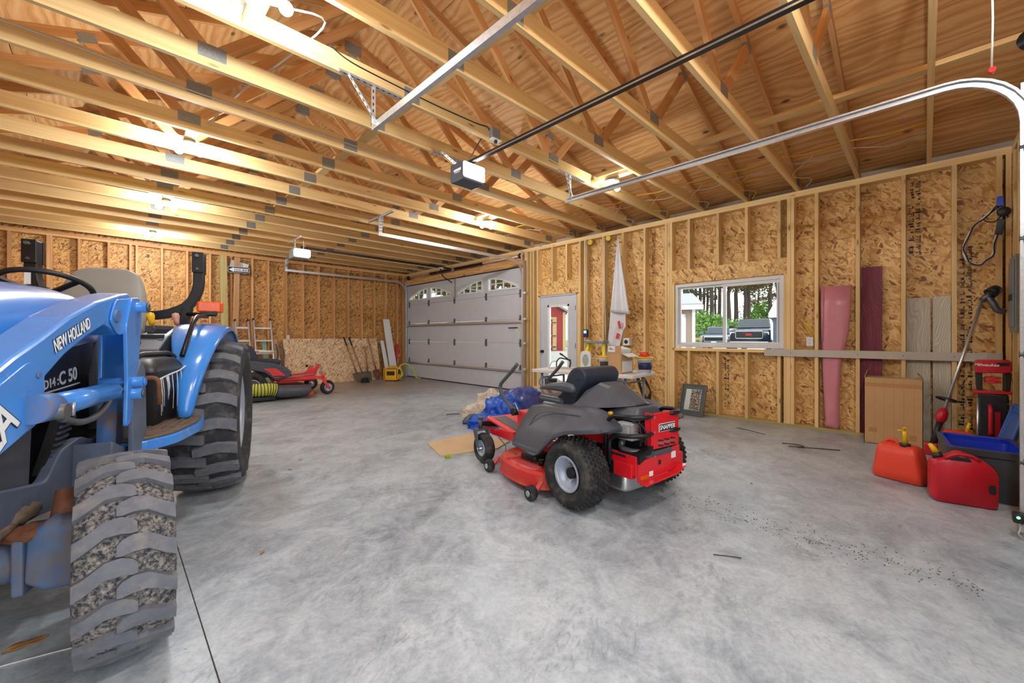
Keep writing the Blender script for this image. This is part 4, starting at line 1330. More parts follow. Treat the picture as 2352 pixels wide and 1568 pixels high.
st = MB().loft([seat_ring(1.12, 0.03, 0.19, 0.10), seat_ring(1.16, 0.02, 0.235, 0.14), seat_ring(1.34, -0.01, 0.255, 0.14), seat_ring(1.54, -0.045, 0.245, 0.13), seat_ring(1.66, -0.07, 0.21, 0.11), seat_ring(1.715, -0.085, 0.15, 0.07), seat_ring(1.725, -0.088, 0.07, 0.03)]).build('seat_back', 'seat_grey', TR, subsurf=1)
MB().tube([Vector((0.015 - 0.14 * (z - 1.2) + 0.025, y, z)) for y, z in ((-0.10, 1.2), (-0.11, 1.4), (-0.085, 1.58), (0.0, 1.605), (0.085, 1.58), (0.11, 1.4), (0.10, 1.2))], 0.004, 6).build('seam', 'panel_grey', st)
MB().loft([[Vector((x, hw * a, z)) for a, z in ((-1, 1.02), (-1, 1.10), (-0.8, 1.14), (0.8, 1.14), (1, 1.10), (1, 1.02))] for x, hw in ((0.02, 0.20), (0.10, 0.235), (0.35, 0.235), (0.46, 0.19))]).build('seat_cushion', 'seat_grey', TR, subsurf=1)
MB().bb(-0.1, 0.4, -0.22, 0.22, 0.85, 1.03).build('seat_base', 'black_plastic', TR, bevel=0.02)

# ---- roll bar
def rect_sweep(path, r, ha, hb, ref):
    sm = smooth_path(path, r)
    rings = []
    for i, p in enumerate(sm):
        dd = (sm[min(i + 1, len(sm) - 1)] - sm[max(i - 1, 0)]).normalized()
        ey = Vector(ref); ex = dd.cross(ey).normalized()
        rings.append([p + ex * a * ha + ey * b * hb for a, b in ((-1, -1), (1, -1), (1, 1), (-1, 1))])
    return MB().loft(rings, smooth=False)
for sg in (1, -1):
    pt = rect_sweep([(-0.345, sg * 0.02, 1.385), (-0.345, sg * 0.27, 1.385), (-0.35, sg * 0.44, 1.47), (-0.35, sg * 0.505, 1.62), (-0.35, sg * 0.505, 1.93)], 0.13, 0.036, 0.04, (1, 0, 0)).build('roll_bar_post', 'black_metal', TR, bevel=0.006)
    MB().bb(-0.305, -0.288, sg * 0.505 - 0.040, sg * 0.505 + 0.040, 1.76, 1.935).bb(-0.412, -0.395, sg * 0.505 - 0.040, sg * 0.505 + 0.040, 1.76, 1.935).build('hinge_plate', 'black_metal', pt, bevel=0.004)
    MB().cyl((-0.45, sg * 0.505, 1.90), (-0.25, sg * 0.505, 1.90), 0.013, 10).cyl((-0.45, sg * 0.505, 1.79), (-0.27, sg * 0.505, 1.79), 0.009, 10).build('pin', 'steel_dark', pt)
    rect_sweep([(-0.335, sg * 0.37, 1.02), (-0.335, sg * 0.385, 1.25), (-0.345, sg * 0.43, 1.46)], 0.08, 0.034, 0.038, (1, 0, 0)).build('roll_bar_leg', 'black_metal', TR, bevel=0.006)
    if sg < 0:
        MB().bb(-0.309, -0.305, -0.535, -0.50, 1.60, 1.72).build('decal', 'print_white', pt)
MB().prism(round_poly([(-0.36, 1.0), (0.36, 1.0), (0.36, 1.30), (-0.36, 1.30)], 0.05), (-0.27, 0, 0), (0, 1, 0), (0, 0, 1), (-0.04, 0, 0)).build('rear_panel', 'charcoal', TR, bevel=0.006)

# ---- fenders
stn = [(0.735, 0.66, 0.575, 0.655), (0.715, 0.80, 0.57, 0.67), (0.655, 0.96, 0.55, 0.70), (0.56, 1.11, 0.51, 0.735), (0.40, 1.235, 0.47, 0.765), (0.18, 1.305, 0.45, 0.785), (-0.08, 1.315, 0.44, 0.79), (-0.34, 1.25, 0.44, 0.79), (-0.54, 1.12, 0.44, 0.785), (-0.62, 1.0, 0.44, 0.77)]
for sg in (1, -1):
    rings = []
    cen = Vector((0, 0, 0.586))
    for x, z, ya, yb in stn:
        p = Vector((x, 0, z)); nn = (p - cen).normalized()
        wv = yb - ya
        ring = []
        for f, off in ((0, -0.06), (0.0, -0.01), (0.06, 0.0), (0.55, 0.012), (0.92, -0.004), (1.0, -0.03), (1.0, -0.055), (0.97, -0.055), (0.95, -0.025), (0.5, -0.006), (0.08, -0.02), (0.03, -0.06)):
            q = p + nn * off
            ring.append(Vector((q.x, sg * (ya + wv * f), q.z)))
        rings.append(ring)
    MB().loft(rings).build('fender', 'blue_clean', TR, subsurf=1)
    MB().prism([(0.70, 0.68), (0.66, 0.95), (0.45, 1.19), (0.0, 1.29), (-0.4, 1.20), (-0.5, 0.75), (0.2, 0.66)], (0, sg * 0.445, 0), (1, 0, 0), (0, 0, 1), (0, -sg * 0.025, 0)).build('inner_guard', 'charcoal', TR)
# ---- foot platform and step
MB().prism(round_poly([(0.58, 0.30), (1.26, 0.30), (1.26, 0.55), (1.12, 0.66), (0.78, 0.72), (0.58, 0.70)], [0.02, 0.02, 0.05, 0.08, 0.08, 0.02]), (0, 0, 0.600), (1, 0, 0), (0, 1, 0), (0, 0, 0.055)).build('step', 'blue_paint', TR, bevel=0.006)
mt = MB().prism(round_poly([(0.60, 0.30), (1.24, 0.30), (1.24, 0.54), (1.11, 0.645), (0.78, 0.70), (0.60, 0.68)], [0.02, 0.02, 0.05, 0.08, 0.08, 0.02]), (0, 0, 0.6555), (1, 0, 0), (0, 1, 0), (0, 0, 0.016)).build('floor_mat', 'mud', TR, bevel=0.004)
for k in range(9):
    MB().bar((0.66, 0.33 + 0.04 * k, 0.675), (1.12 - 0.02 * k, 0.33 + 0.04 * k, 0.675), 0.010, 0.008, up=(0, 0, 1)).build('tread_rib', 'mud', mt)
MB().bb(0.45, 1.3, -0.72, -0.30, 0.60, 0.67).build('step', 'blue_paint', TR, bevel=0.01)
# ---- black tank / tool box between mast and fender, frayed cord along its rim
tank = MB().loft([[Vector((x, y, z)) for x, y in round_poly(q, 0.04, 3)] for z, q in ((0.675, [(0.56, 0.30), (0.92, 0.30), (0.92, 0.50), (0.60, 0.555)]), (0.97, [(0.52, 0.29), (0.98, 0.29), (0.98, 0.53), (0.58, 0.585)]), (1.0, [(0.50, 0.28), (1.0, 0.28), (1.0, 0.545), (0.56, 0.60)]), (1.03, [(0.52, 0.29), (0.98, 0.29), (0.98, 0.53), (0.58, 0.585)]), (1.075, [(0.56, 0.31), (0.90, 0.31), (0.90, 0.49), (0.60, 0.55)]))]).build('fuel_tank', 'black_plastic', TR, bevel=0.008)
MB().tube(smooth_path([(0.93, 0.40, 1.05), (0.86, 0.43, 1.10), (0.62, 0.52, 1.10), (0.55, 0.54, 1.055)], 0.04), 0.016, 8).build('grab_lip', 'black_plastic', tank)
MB().tube(spline([(0.99, 0.548, 0.955), (0.85, 0.57, 0.975), (0.70, 0.592, 0.992), (0.575, 0.612, 1.02), (0.56, 0.62, 0.97)], 4), 0.005, 6).build('cord', 'cable_white', tank)
mb = MB()
for k in range(16):
    f = random.random(); x = 0.985 - 0.42 * f; y = 0.552 + 0.062 * f; z = 0.957 + 0.05 * f
    L = random.uniform(0.05, 0.24)
    mb.tube([(x, y, z), (x + random.uniform(-.01, .01), y + 0.006, z - L * 0.5), (x + random.uniform(-.02, .02), y + 0.004, z - L)], 0.0022, 4)
fr = mb.build('frayed_threads', 'cable_white', tank); fr['kind'] = 'stuff'
# ---- lever console
con = MB().prism(round_poly([(0.62, 1.06), (0.62, 1.12), (0.35, 1.22), (-0.12, 1.255), (-0.2, 1.06)], 0.03), (0, 0.26, 0), (1, 0, 0), (0, 0, 1), (0, 0.20, 0)).build('console', 'charcoal', TR, bevel=0.02)
for k in range(3):
    MB().bar((0.40 - 0.2 * k, 0.30, 1.212 + 0.022 * k), (0.40 - 0.2 * k, 0.44, 1.212 + 0.022 * k), 0.02, 0.02, up=(0, 0, 1)).build('gate_slot', 'print_black', con)
for x, y, z, m, tilt in ((0.50, 0.34, 1.175, 'grip_pink', 0.03), (0.12, 0.33, 1.24, 'yellow_plastic', 0.02), (-0.10, 0.43, 1.25, 'grip_pink', 0.02)):
    lv = MB().cyl((x, y, z - 0.02), (x + tilt, y - 0.02, z + 0.075), 0.007, 8).build('lever', 'steel_dark', con)
    MB().lathe([(0.0, 0.0), (0.016, 0.0), (0.019, 0.03), (0.027, 0.065), (0.022, 0.088), (0.0, 0.096)], (x + tilt, y - 0.02, z + 0.055), (0.15, -0.1, 1), 14).build('grip', m, lv)
lv = MB().tube([(0.62, 0.30, 1.08), (0.50, 0.30, 1.20), (0.42, 0.30, 1.29)], [0.012, 0.018, 0.02], 8).build('brake_lever', 'charcoal', TR)
# ---- grab rail and amber lamp
MB().tube(smooth_path([(0.645, 0.59, 1.08), (0.56, 0.60, 1.18), (0.42, 0.61, 1.32), (0.30, 0.61, 1.36), (-0.10, 0.60, 1.375)], 0.08), 0.0155, 10).build('grab_rail', 'black_metal', TR)
MB().tube([(-0.33, 0.42, 1.40), (-0.18, 0.54, 1.395), (-0.12, 0.66, 1.395)], 0.016, 8).build('lamp_bracket', 'black_metal', TR)
al = MB().box((-0.11, 0.615, 1.455), (0.055, 0.165, 0.088), Matrix.Rotation(R(10), 3, 'Z')).build('warning_lamp', 'lens_orange', TR, bevel=0.014, seg=3)
MB().box((-0.15, 0.620, 1.455), (0.03, 0.170, 0.090), Matrix.Rotation(R(10), 3, 'Z')).build('lamp_housing', 'lens_orange', al, bevel=0.01)
MB().box((-0.12, 0.615, 1.405), (0.06, 0.10, 0.03)).build('lamp_foot', 'black_plastic', al)

# ---- loader: masts, arms, cylinders on both sides
arm_poly = [(1.345, 1.395), (1.42, 1.418), (1.52, 1.402), (1.766, 1.351), (1.992, 1.279), (2.172, 1.203), (2.317, 1.147), (2.45, 1.085), (2.72, 0.93), (3.06, 0.58), (3.00, 0.46), (2.66, 0.74), (2.45, 0.85), (2.30, 0.895), (2.20, 0.922), (2.168, 0.945), (2.164, 1.031), (2.145, 1.075), (2.023, 1.142), (1.84, 1.213), (1.69, 1.258), (1.62, 1.240), (1.56, 1.215), (1.48, 1.225), (1.40, 1.285)]
for sg in (1, -1):
    y0 = sg * 0.43
    arm = MB().prism(arm_poly, (0, y0, 0), (1, 0, 0), (0, 0, 1), (0, sg * 0.11, 0)).build('loader_arm', 'blue_paint', TR, bevel=0.010, seg=2)
    MB().prism(round_poly([(1.40, 1.395), (1.60, 1.375), (1.66, 1.28), (1.57, 1.212), (1.47, 1.228), (1.41, 1.29)], 0.03), (0, y0 + sg * 0.111, 0), (1, 0, 0), (0, 0, 1), (0, sg * 0.008, 0)).build('pivot_plate', 'blue_paint', arm, bevel=0.003)
    MB().cyl((1.60, y0 + sg * 0.11, 1.30), (1.60, y0 + sg * 0.128, 1.30), 0.028, 18).build('pin', 'blue_worn', arm)
    MB().prism(round_poly([(2.40, 1.07), (2.25, 1.135), (2.17, 1.11), (2.17, 0.955), (2.32, 0.900), (2.44, 0.865)], [0.02, 0.05, 0.05, 0.02, 0.02, 0.02]), (0, y0 + sg * 0.110, 0), (1, 0, 0), (0, 0, 1), (0, sg * 0.006, 0)).build('gusset', 'blue_paint', arm, bevel=0.002)
    MB().cyl((2.21, y0 + sg * 0.116, 1.085), (2.21, y0 + sg * 0.122, 1.085), 0.010, 12).build('grease_hole', 'blue_worn', arm)
    if sg > 0:
        exd = Vector((-0.229, 0, 0.080)).normalized()
        for off, m, e in ((0.0, 'print_black', 0.010), (0.001, 'print_white', 0.0028)):
            o = text('lettering', 'NEW HOLLAND', 0.064, m, arm, Vector((1.968, 0.5412 + off, 1.216)), exd, (0, 0, 1), bold=e * 0.35, extrude=0.0005)
            o.scale = (0.60, 1, 1)
        exd = Vector((-0.60, 0, 0.42)).normalized()
        for off, m, e in ((0.0, 'print_black', 0.014), (0.001, 'print_white', 0.005)):
            o = text('lettering', '18LA', 0.165, m, arm, Vector((2.455, 0.5472 + off, 0.912)), exd, (0.5, 0, 1), bold=e * 0.5, extrude=0.0005)
            o.scale = (0.8, 1, 1)
    # mast
    ms = MB().prism(round_poly([(1.34, 1.405), (1.45, 1.395), (1.515, 1.26), (1.50, 1.0), (1.515, 0.78), (1.45, 0.80), (1.39, 1.0), (1.345, 1.10), (1.305, 1.33)], 0.02), (0, sg * 0.545, 0), (1, 0, 0), (0, 0, 1), (0, sg * 0.016, 0)).build('mast', 'blue_paint', TR, bevel=0.004)
    MB().prism(round_poly([(1.10, 1.36), (1.27, 1.34), (1.285, 1.0), (1.30, 0.82), (1.08, 0.72), (1.06, 1.0)], 0.02), (0, sg * 0.385, 0), (1, 0, 0), (0, 0, 1), (0, sg * 0.016, 0)).build('mast_plate', 'blue_paint', ms, bevel=0.004)
    MB().add([(1.27, sg * 0.401, 1.33), (1.285, sg * 0.401, 0.98), (1.47, sg * 0.546, 0.98), (1.46, sg * 0.546, 1.33), (1.25, sg * 0.401, 1.33), (1.265, sg * 0.401, 0.98), (1.45, sg * 0.546, 0.98), (1.44, sg * 0.546, 1.33)], [(0, 1, 2, 3), (7, 6, 5, 4), (0, 4, 5, 1), (1, 5, 6, 2), (2, 6, 7, 3), (3, 7, 4, 0)]).build('mast_web', 'blue_paint', ms)
    MB().prism([(1.12, 0.93), (1.30, 0.95), (1.315, 0.79), (1.33, 0.64), (1.28, 0.575), (1.02, 0.53), (1.08, 0.74)], (0, sg * 0.39, 0), (1, 0, 0), (0, 0, 1), (0, sg * 0.075, 0)).build('mast_tongue', 'blue_worn', ms, bevel=0.005)
    for x, z, m in ((1.375, 1.355, 'steel_dark'), (1.425, 0.985, 'blue_paint'), (1.445, 0.930, 'steel_dark')):
        MB().cyl((x, sg * 0.44, z), (x, sg * 0.60, z), 0.026, 16).build('pivot_pin', 'blue_paint', ms)
        MB().cyl((x, sg * 0.60, z), (x, sg * 0.607, z), 0.019, 12).build('pin_head', m, ms)
    # lower mounting bracket
    br = MB().prism(round_poly([(1.25, 1.09), (1.19, 1.03), (1.17, 0.70), (1.30, 0.56), (1.38, 0.60), (1.37, 0.98)], 0.02), (0, sg * 0.525, 0), (1, 0, 0), (0, 0, 1), (0, sg * 0.02, 0)).build('mount_bracket', 'grey_dirty', TR, bevel=0.004)
    MB().prism([(1.05, 0.60), (1.36, 0.66), (1.50, 0.72), (1.52, 0.50), (1.05, 0.48)], (0, sg * 0.36, 0), (1, 0, 0), (0, 0, 1), (0, sg * 0.15, 0)).build('mount_foot', 'grey_dirty', br, bevel=0.01)
    MB().tube(smooth_path([(1.20, sg * 0.53, 0.985), (1.20, sg * 0.60, 0.985), (1.20, sg * 0.605, 0.84)], 0.03), 0.012, 8).build('locking_pin', 'rust', br)
    # lift cylinder
    cy_ = MB().cyl((2.20, sg * 0.555, 0.978), (1.60, sg * 0.53, 0.962), 0.040, 20).build('lift_cylinder', 'blue_paint', TR)
    MB().cyl((2.275, sg * 0.558, 0.985), (2.17, sg * 0.555, 0.978), 0.046, 18).build('cylinder_eye', 'blue_worn', cy_)
    MB().cyl((2.21, sg * 0.50, 0.965), (2.21, sg * 0.615, 0.965), 0.026, 16).build('pin', 'steel_dark', cy_)
    MB().cyl((1.60, sg * 0.53, 0.962), (1.44, sg * 0.52, 0.958), 0.022, 12).build('rod', 'steel', cy_)
    MB().tube(spline([(2.12, sg * 0.565, 0.93), (2.0, sg * 0.57, 0.895), (1.85, sg * 0.56, 0.888), (1.72, sg * 0.55, 0.91), (1.66, sg * 0.545, 0.93)], 5), 0.012, 8).build('hydraulic_hose', 'steel_dark', cy_)
MB().tube([(2.14, 0.602, 0.985), (2.14, 0.602, 0.94)], 0.006, 6).build('hose_clip', 'steel', TR)
# ---- side frame below the bonnet, chassis, front axle
for sg in (1, -1):
    MB().prism(round_poly([(2.62, 0.72), (2.2, 0.72), (1.95, 0.665), (1.72, 0.62), (1.60, 0.72), (1.42, 0.74), (1.30, 0.70), (1.05, 0.68), (0.80, 0.60), (0.80, 0.46), (1.5, 0.46), (1.75, 0.50), (2.05, 0.53), (2.62, 0.56)], 0.03), (0, sg * 0.375, 0), (1, 0, 0), (0, 0, 1), (0, -sg * 0.04, 0)).build('side_frame', 'grey_dirty', TR, bevel=0.006)
MB().bb(-0.25, 1.2, -0.20, 0.20, 0.36, 0.72).build('transmission', 'black_metal', TR, bevel=0.03)
MB().cyl((0, -0.55, 0.586), (0, 0.55, 0.586), 0.10, 18).build('rear_axle', 'black_metal', TR)
ax = MB().cyl((1.923, -0.44, 0.40), (1.923, 0.44, 0.40), 0.072, 20).build('front_axle', 'blue_grey', TR)
MB().bb(1.83, 2.02, -0.14, 0.14, 0.29, 0.55).build('differential', 'blue_grey', ax, bevel=0.04)
for sg in (1, -1):
    MB().prism(round_poly([(-0.09, -0.10), (0.09, -0.10), (0.09, 0.10), (-0.09, 0.10)], 0.02), (1.923, sg * 0.40, 0.40), (1, 0, 0), (0, 0, 1), (0, sg * 0.03, 0)).build('axle_flange', 'blue_grey', ax, bevel=0.006)
    MB().loft([[Vector((1.923 + a, sg * y, 0.42 + b * k)) for a, b in round_poly([(-0.09, -0.12), (0.09, -0.12), (0.07, 0.13), (-0.07, 0.13)], 0.03, 2)] for y, k in ((0.43, 0.7), (0.48, 1.0), (0.56, 1.0), (0.60, 0.7))]).build('knuckle', 'blue_grey', ax, bevel=0.01)
    MB().cyl((1.90, sg * 0.50, 0.50), (1.86, sg * 0.49, 0.62), 0.05, 14, 0.035).build('kingpin_cap', 'rust', ax)
    MB().cyl((1.80, sg * 0.36, 0.47), (1.78, sg * 0.58, 0.47), 0.022, 10).build('tie_rod', 'grey_dirty', ax)
MB().prism([(1.62, 0.55), (2.6, 0.60), (2.6, 0.52), (1.66, 0.46)], (0, 0.29, 0), (1, 0, 0), (0, 0, 1), (0, -0.55, 0)).build('axle_support', 'mud', TR, bevel=0.02)
# rear linkage bracket seen between the wheels
MB().prism(round_poly([(0.62, 0.56), (0.72, 0.55), (0.70, 0.44), (0.66, 0.14), (0.62, 0.14), (0.60, 0.42)], 0.015), (0, 0.40, 0), (1, 0, 0), (0, 0, 1), (0, 0.05, 0)).build('stabiliser_link', 'grey_dirty', TR, bevel=0.006)
MB().prism([(0.64, 0.50), (0.73, 0.53), (0.70, 0.43), (0.65, 0.42)], (0, 0.45, 0), (1, 0, 0), (0, 0, 1), (0, 0.006, 0)).build('link_plate', 'rust', TR)
MB().cyl((0.88, 0.42, 0.62), (0.86, 0.42, 0.30), 0.014, 8).build('brake_rod', 'steel', TR)

def clod(name, c, r, seed, parent, mat='mud'):
    from mathutils import noise as mn
    vs = MB().sph((0, 0, 0), 1.0, 20, 12)
    vs.v = [(c[0] + x * r[0] * (1 + 0.5 * mn.noise(Vector((x, y, z)) * 2 + Vector((seed, 0, 0)))), c[1] + y * r[1] * (1 + 0.5 * mn.noise(Vector((x, y, z)) * 2 + Vector((0, seed, 0)))), c[2] + z * r[2] * (1 + 0.6 * mn.noise(Vector((x, y, z)) * 2.5 + Vector((0, 0, seed))))) for x, y, z in vs.v]
    return vs.build(name, mat, parent)
clod('mud_clod', (1.86, 0.36, 0.545), (0.10, 0.035, 0.035), 1.0, TR)
clod('mud_clod', (2.05, 0.35, 0.53), (0.16, 0.04, 0.03), 2.0, TR)
clod('mud_clod', (1.95, 0.42, 0.50), (0.06, 0.06, 0.03), 3.0, TR, 'rust')
# ---------------------------------------------------------------- near zero-turn mower
def turf_tread(mb, Rt, W, rows, cnt, h=0.010):
    hh = W / 2
    for r in range(rows):
        y = (-1 + 2 * (r + 0.5) / rows) * hh * 0.92
        rr = Rt - 0.022 * abs(y / hh) ** 2.5
        for k in range(cnt):
            a = 2 * PI * (k + (0.5 if r % 2 else 0)) / cnt
            da = 2 * PI / cnt * 0.36
            dy = hh / rows * 0.72
            vs = []
            for rad, q in ((rr - 0.006, 1.0), (rr + h, 0.8)):
                for aa, yy in ((-da, 0), (-da * 0.4, dy), (da * 0.4, dy), (da, 0), (da * 0.4, -dy), (-da * 0.4, -dy)):
                    vs.append((rad * math.cos(a + aa * q), y + yy * q, rad * math.sin(a + aa * q)))
            mb.add(vs, [(6, 7, 8, 9, 10, 11)] + [(i, (i + 1) % 6, 6 + (i + 1) % 6, 6 + i) for i in range(6)])
    return mb

SN = thing('riding_mower', 'red and charcoal zero-turn riding mower in the middle of the floor', 'riding mower', (2.784, 1.658, 0), R(80))
def mower_rim(r, W, out):
    h = W / 2 * 0.8
    return MB().lathe([(a, out * b) for a, b in ((r + 0.004, h), (r - 0.008, h + 0.008), (r - 0.018, h - 0.012), (r - 0.022, h * 0.55), (r * 0.62, h * 0.35), (r * 0.55, h * 0.05), (0.0, h * 0.05), (0.0, -h * 0.2), (r - 0.02, -h * 0.2), (r, -h))], (0, 0, 0), (0, 1, 0), 32)
for sg in (1, -1):
    o = tyre_shell(0.243, 0.235, 0.125, 0.03, 40).build('rear_tyre', 'tyre_black', SN, loc=(0.0, sg * 0.445, 0.25))
    turf_tread(MB(), 0.241, 0.20, 7, 40).build('tread', 'tyre_black', o)
    rm = mower_rim(0.122, 0.235, sg).build('rim', 'rim_grey', o)
    MB().cyl((0, sg * 0.0, 0), (0, sg * 0.06, 0), 0.038, 16).build('hub', 'black_metal', o)
    for k in range(4):
        a = PI / 4 + k * PI / 2
        MB().cyl((0.062 * math.cos(a), 0, 0.062 * math.sin(a)), (0.062 * math.cos(a), sg * 0.026, 0.062 * math.sin(a)), 0.009, 6).build('lug_nut', 'steel', o)
    # caster
    cx_, cy_ = 1.25, sg * 0.46
    c = tyre_shell(0.143, 0.095, 0.072, 0.02, 32).build('caster_tyre', 'tyre_black', SN, loc=(cx_, cy_, 0.144))
    mower_rim(0.072, 0.095, sg).build('rim', 'rim_grey', c)
    fk = MB()
    for s2 in (-1, 1):
        fk.prism(round_poly([(-0.022, -0.02), (0.022, -0.02), (0.10, 0.17), (0.02, 0.17)], 0.012), (cx_, cy_ + s2 * 0.062, 0.144), (1, 0, 0), (0, 0, 1), (0, s2 * 0.008, 0))
    fk.bb(cx_ + 0.015, cx_ + 0.105, cy_ - 0.07, cy_ + 0.07, 0.305, 0.318)
    fork = fk.build('caster_fork', 'charcoal', SN, bevel=0.004)
    MB().cyl((cx_, cy_ - 0.075, 0.144), (cx_, cy_ + 0.075, 0.144), 0.012, 10).build('axle_bolt', 'steel', fork)
    MB().cyl((cx_ + 0.07, cy_, 0.315), (cx_ + 0.07, cy_, 0.41), 0.022, 14).cyl((cx_ + 0.07, cy_, 0.41), (cx_ + 0.07, cy_, 0.43), 0.028, 12).build('spindle', 'charcoal', fork)
    MB().bar((cx_ + 0.07, cy_, 0.365), (1.34, sg * 0.25, 0.335), 0.05, 0.045, up=(0, 0, 1)).build('caster_arm', 'black_metal', SN)
    # body side
    rings = []
    for x, zt_, zl, yo in ((0.70, 0.53, 0.315, 0.50), (0.665, 0.56, 0.310, 0.525), (0.60, 0.635, 0.310, 0.54), (0.42, 0.665, 0.312, 0.545), (0.30, 0.672, 0.318, 0.55), (0.21, 0.68, 0.40, 0.55), (0.12, 0.69, 0.475, 0.55), (0.0, 0.695, 0.527, 0.55), (-0.08, 0.68, 0.545, 0.54), (-0.17, 0.635, 0.558, 0.51), (-0.25, 0.59, 0.57, 0.46)):
        yi, yt = 0.235, 0.375
        zm = zl + (zt_ - zl) * 0.40
        pr_ = [(yi, zt_ - 0.005), (yt, zt_), (yt + 0.03, zt_ - 0.02), (yo - 0.02, zm), (yo, zl + 0.035), (yo + 0.012, zl + 0.028), (yo + 0.012, zl), (yo - 0.015, zl), (yo - 0.03, zm - 0.01), (yt - 0.005, zt_ - 0.035), (yi, zt_ - 0.03)]
        rings.append([Vector((x, sg * a, b)) for a, b in pr_])
    bd = MB().loft(rings, smooth=True).build('body_side', 'charcoal_dusty', SN, bevel=0.004)
    # raised edge line of the side panel
    MB().tube(smooth_path([(0.60, sg * 0.515, 0.345), (0.42, sg * 0.47, 0.60), (0.30, sg * 0.45, 0.635), (-0.05, sg * 0.45, 0.655)], 0.05), 0.004, 6).build('moulding', 'charcoal', bd)
    # chassis rail and front frame
    MB().prism([(1.46, 0.30), (0.90, 0.345), (0.88, 0.262), (1.25, 0.255), (1.46, 0.268)], (0, sg * 0.365, 0), (1, 0, 0), (0, 0, 1), (0, -sg * 0.03, 0)).build('front_frame', 'red_paint', SN, bevel=0.004)
    MB().bb(-0.36, 0.92, sg * 0.245, sg * 0.29, 0.265, 0.36).build('chassis_rail', 'red_paint', SN, bevel=0.004)
    # steering lever
    lv = MB().tube(smooth_path([(0.965, sg * 0.285, 0.50), (1.03, sg * 0.29, 0.535), (1.215, sg * 0.295, 0.665), (1.225, sg * 0.295, 0.74), (1.02, sg * 0.285, 0.895), (0.955, sg * 0.28, 0.955)], 0.07), 0.0175, 10).build('steering_lever', 'charcoal', SN)
    MB().cyl((0.99, sg * 0.26, 0.51), (0.99, sg * 0.31, 0.51), 0.035, 14).build('pivot', 'black_metal', lv)
    MB().tube([(0.90, sg * 0.29, 0.50), (0.95, sg * 0.31, 0.60), (1.0, sg * 0.31, 0.57)], 0.006, 6).build('link_rod', 'steel', lv)
    # bumper tubes
    for pts in ([(-0.14, 0.30, 0.33), (-0.155, 0.305, 0.60), (-0.20, 0.305, 0.665), (-0.34, 0.30, 0.675), (-0.415, 0.20, 0.672), (-0.39, 0.12, 0.672)], [(-0.185, 0.305, 0.33), (-0.185, 0.305, 0.50), (-0.235, 0.305, 0.538), (-0.34, 0.30, 0.548), (-0.415, 0.20, 0.552), (-0.39, 0.12, 0.552)]):
        q = [(a, sg * (b if sg > 0 else b - 0.05), c_) for a, b, c_ in pts]
        MB().tube(smooth_path(q, 0.07), 0.0155, 10).build('bumper_tube', 'black_metal', SN)
    MB().bb(-0.21, -0.13, sg * 0.29, sg * 0.298, 0.27, 0.36).build('bumper_foot', 'black_metal', SN)
    # arm rest
    ar = []
    for x, z, hy, hz in ((0.60, 0.772, 0.012, 0.008), (0.57, 0.780, 0.022, 0.016), (0.45, 0.800, 0.028, 0.030), (0.30, 0.810, 0.030, 0.042), (0.21, 0.806, 0.028, 0.036), (0.185, 0.803, 0.018, 0.02)):
        ar.append([Vector((x, sg * 0.285 + hy * math.cos(2 * PI * k / 12), z + hz * math.sin(2 * PI * k / 12))) for k in range(12)])
    MB().loft(ar).build('arm_rest', 'charcoal', SN)
# top tray, hump behind the seat
MB().bb(-0.05, 0.62, -0.26, 0.26, 0.60, 0.655).build('top_tray', 'charcoal', SN, bevel=0.02)
hp = []
for x, zt_, zb, hw, bw in ((0.24, 0.70, 0.66, 0.22, 0.34), (0.17, 0.80, 0.665, 0.175, 0.33), (0.10, 0.852, 0.67, 0.125, 0.31), (0.0, 0.828, 0.685, 0.12, 0.26), (-0.10, 0.782, 0.695, 0.105, 0.20), (-0.19, 0.737, 0.708, 0.09, 0.13), (-0.215, 0.722, 0.712, 0.08, 0.10)):
    hp.append([Vector((x, y, z)) for y, z in ((-bw, zb), (-hw, zt_ - 0.012), (-hw * 0.7, zt_), (hw * 0.7, zt_), (hw, zt_ - 0.012), (bw, zb))])
MB().loft(hp, smooth=False).build('rear_hump', 'charcoal', SN, bevel=0.008)
# seat
s_poly = round_poly([(0.52, 0.64), (0.50, 0.70), (0.44, 0.735), (0.385, 0.84), (0.345, 0.92), (0.28, 0.968), (0.195, 0.96), (0.155, 0.91), (0.175, 0.84), (0.235, 0.77), (0.28, 0.70), (0.28, 0.64)], 0.04)
se = MB().prism(s_poly, (0, -0.20, 0), (1, 0, 0), (0, 0, 1), (0, 0.40, 0)).build('seat_back', 'seat_black', SN, bevel=0.045, seg=4)
MB().tube(smooth_path([(0.27, 0.2005, 0.87), (0.22, 0.2005, 0.875), (0.215, 0.2005, 0.855)], 0.01), 0.003, 5).build('seam', 'print_black', se)
MB().loft([[Vector((x, y, z)) for y, z in round_poly([(-0.23, 0.62), (0.23, 0.62), (0.22, 0.70), (-0.22, 0.70)], 0.04)] for x in (0.40, 0.44, 0.66, 0.73)]).build('seat_cushion', 'seat_black', SN, bevel=0.02)
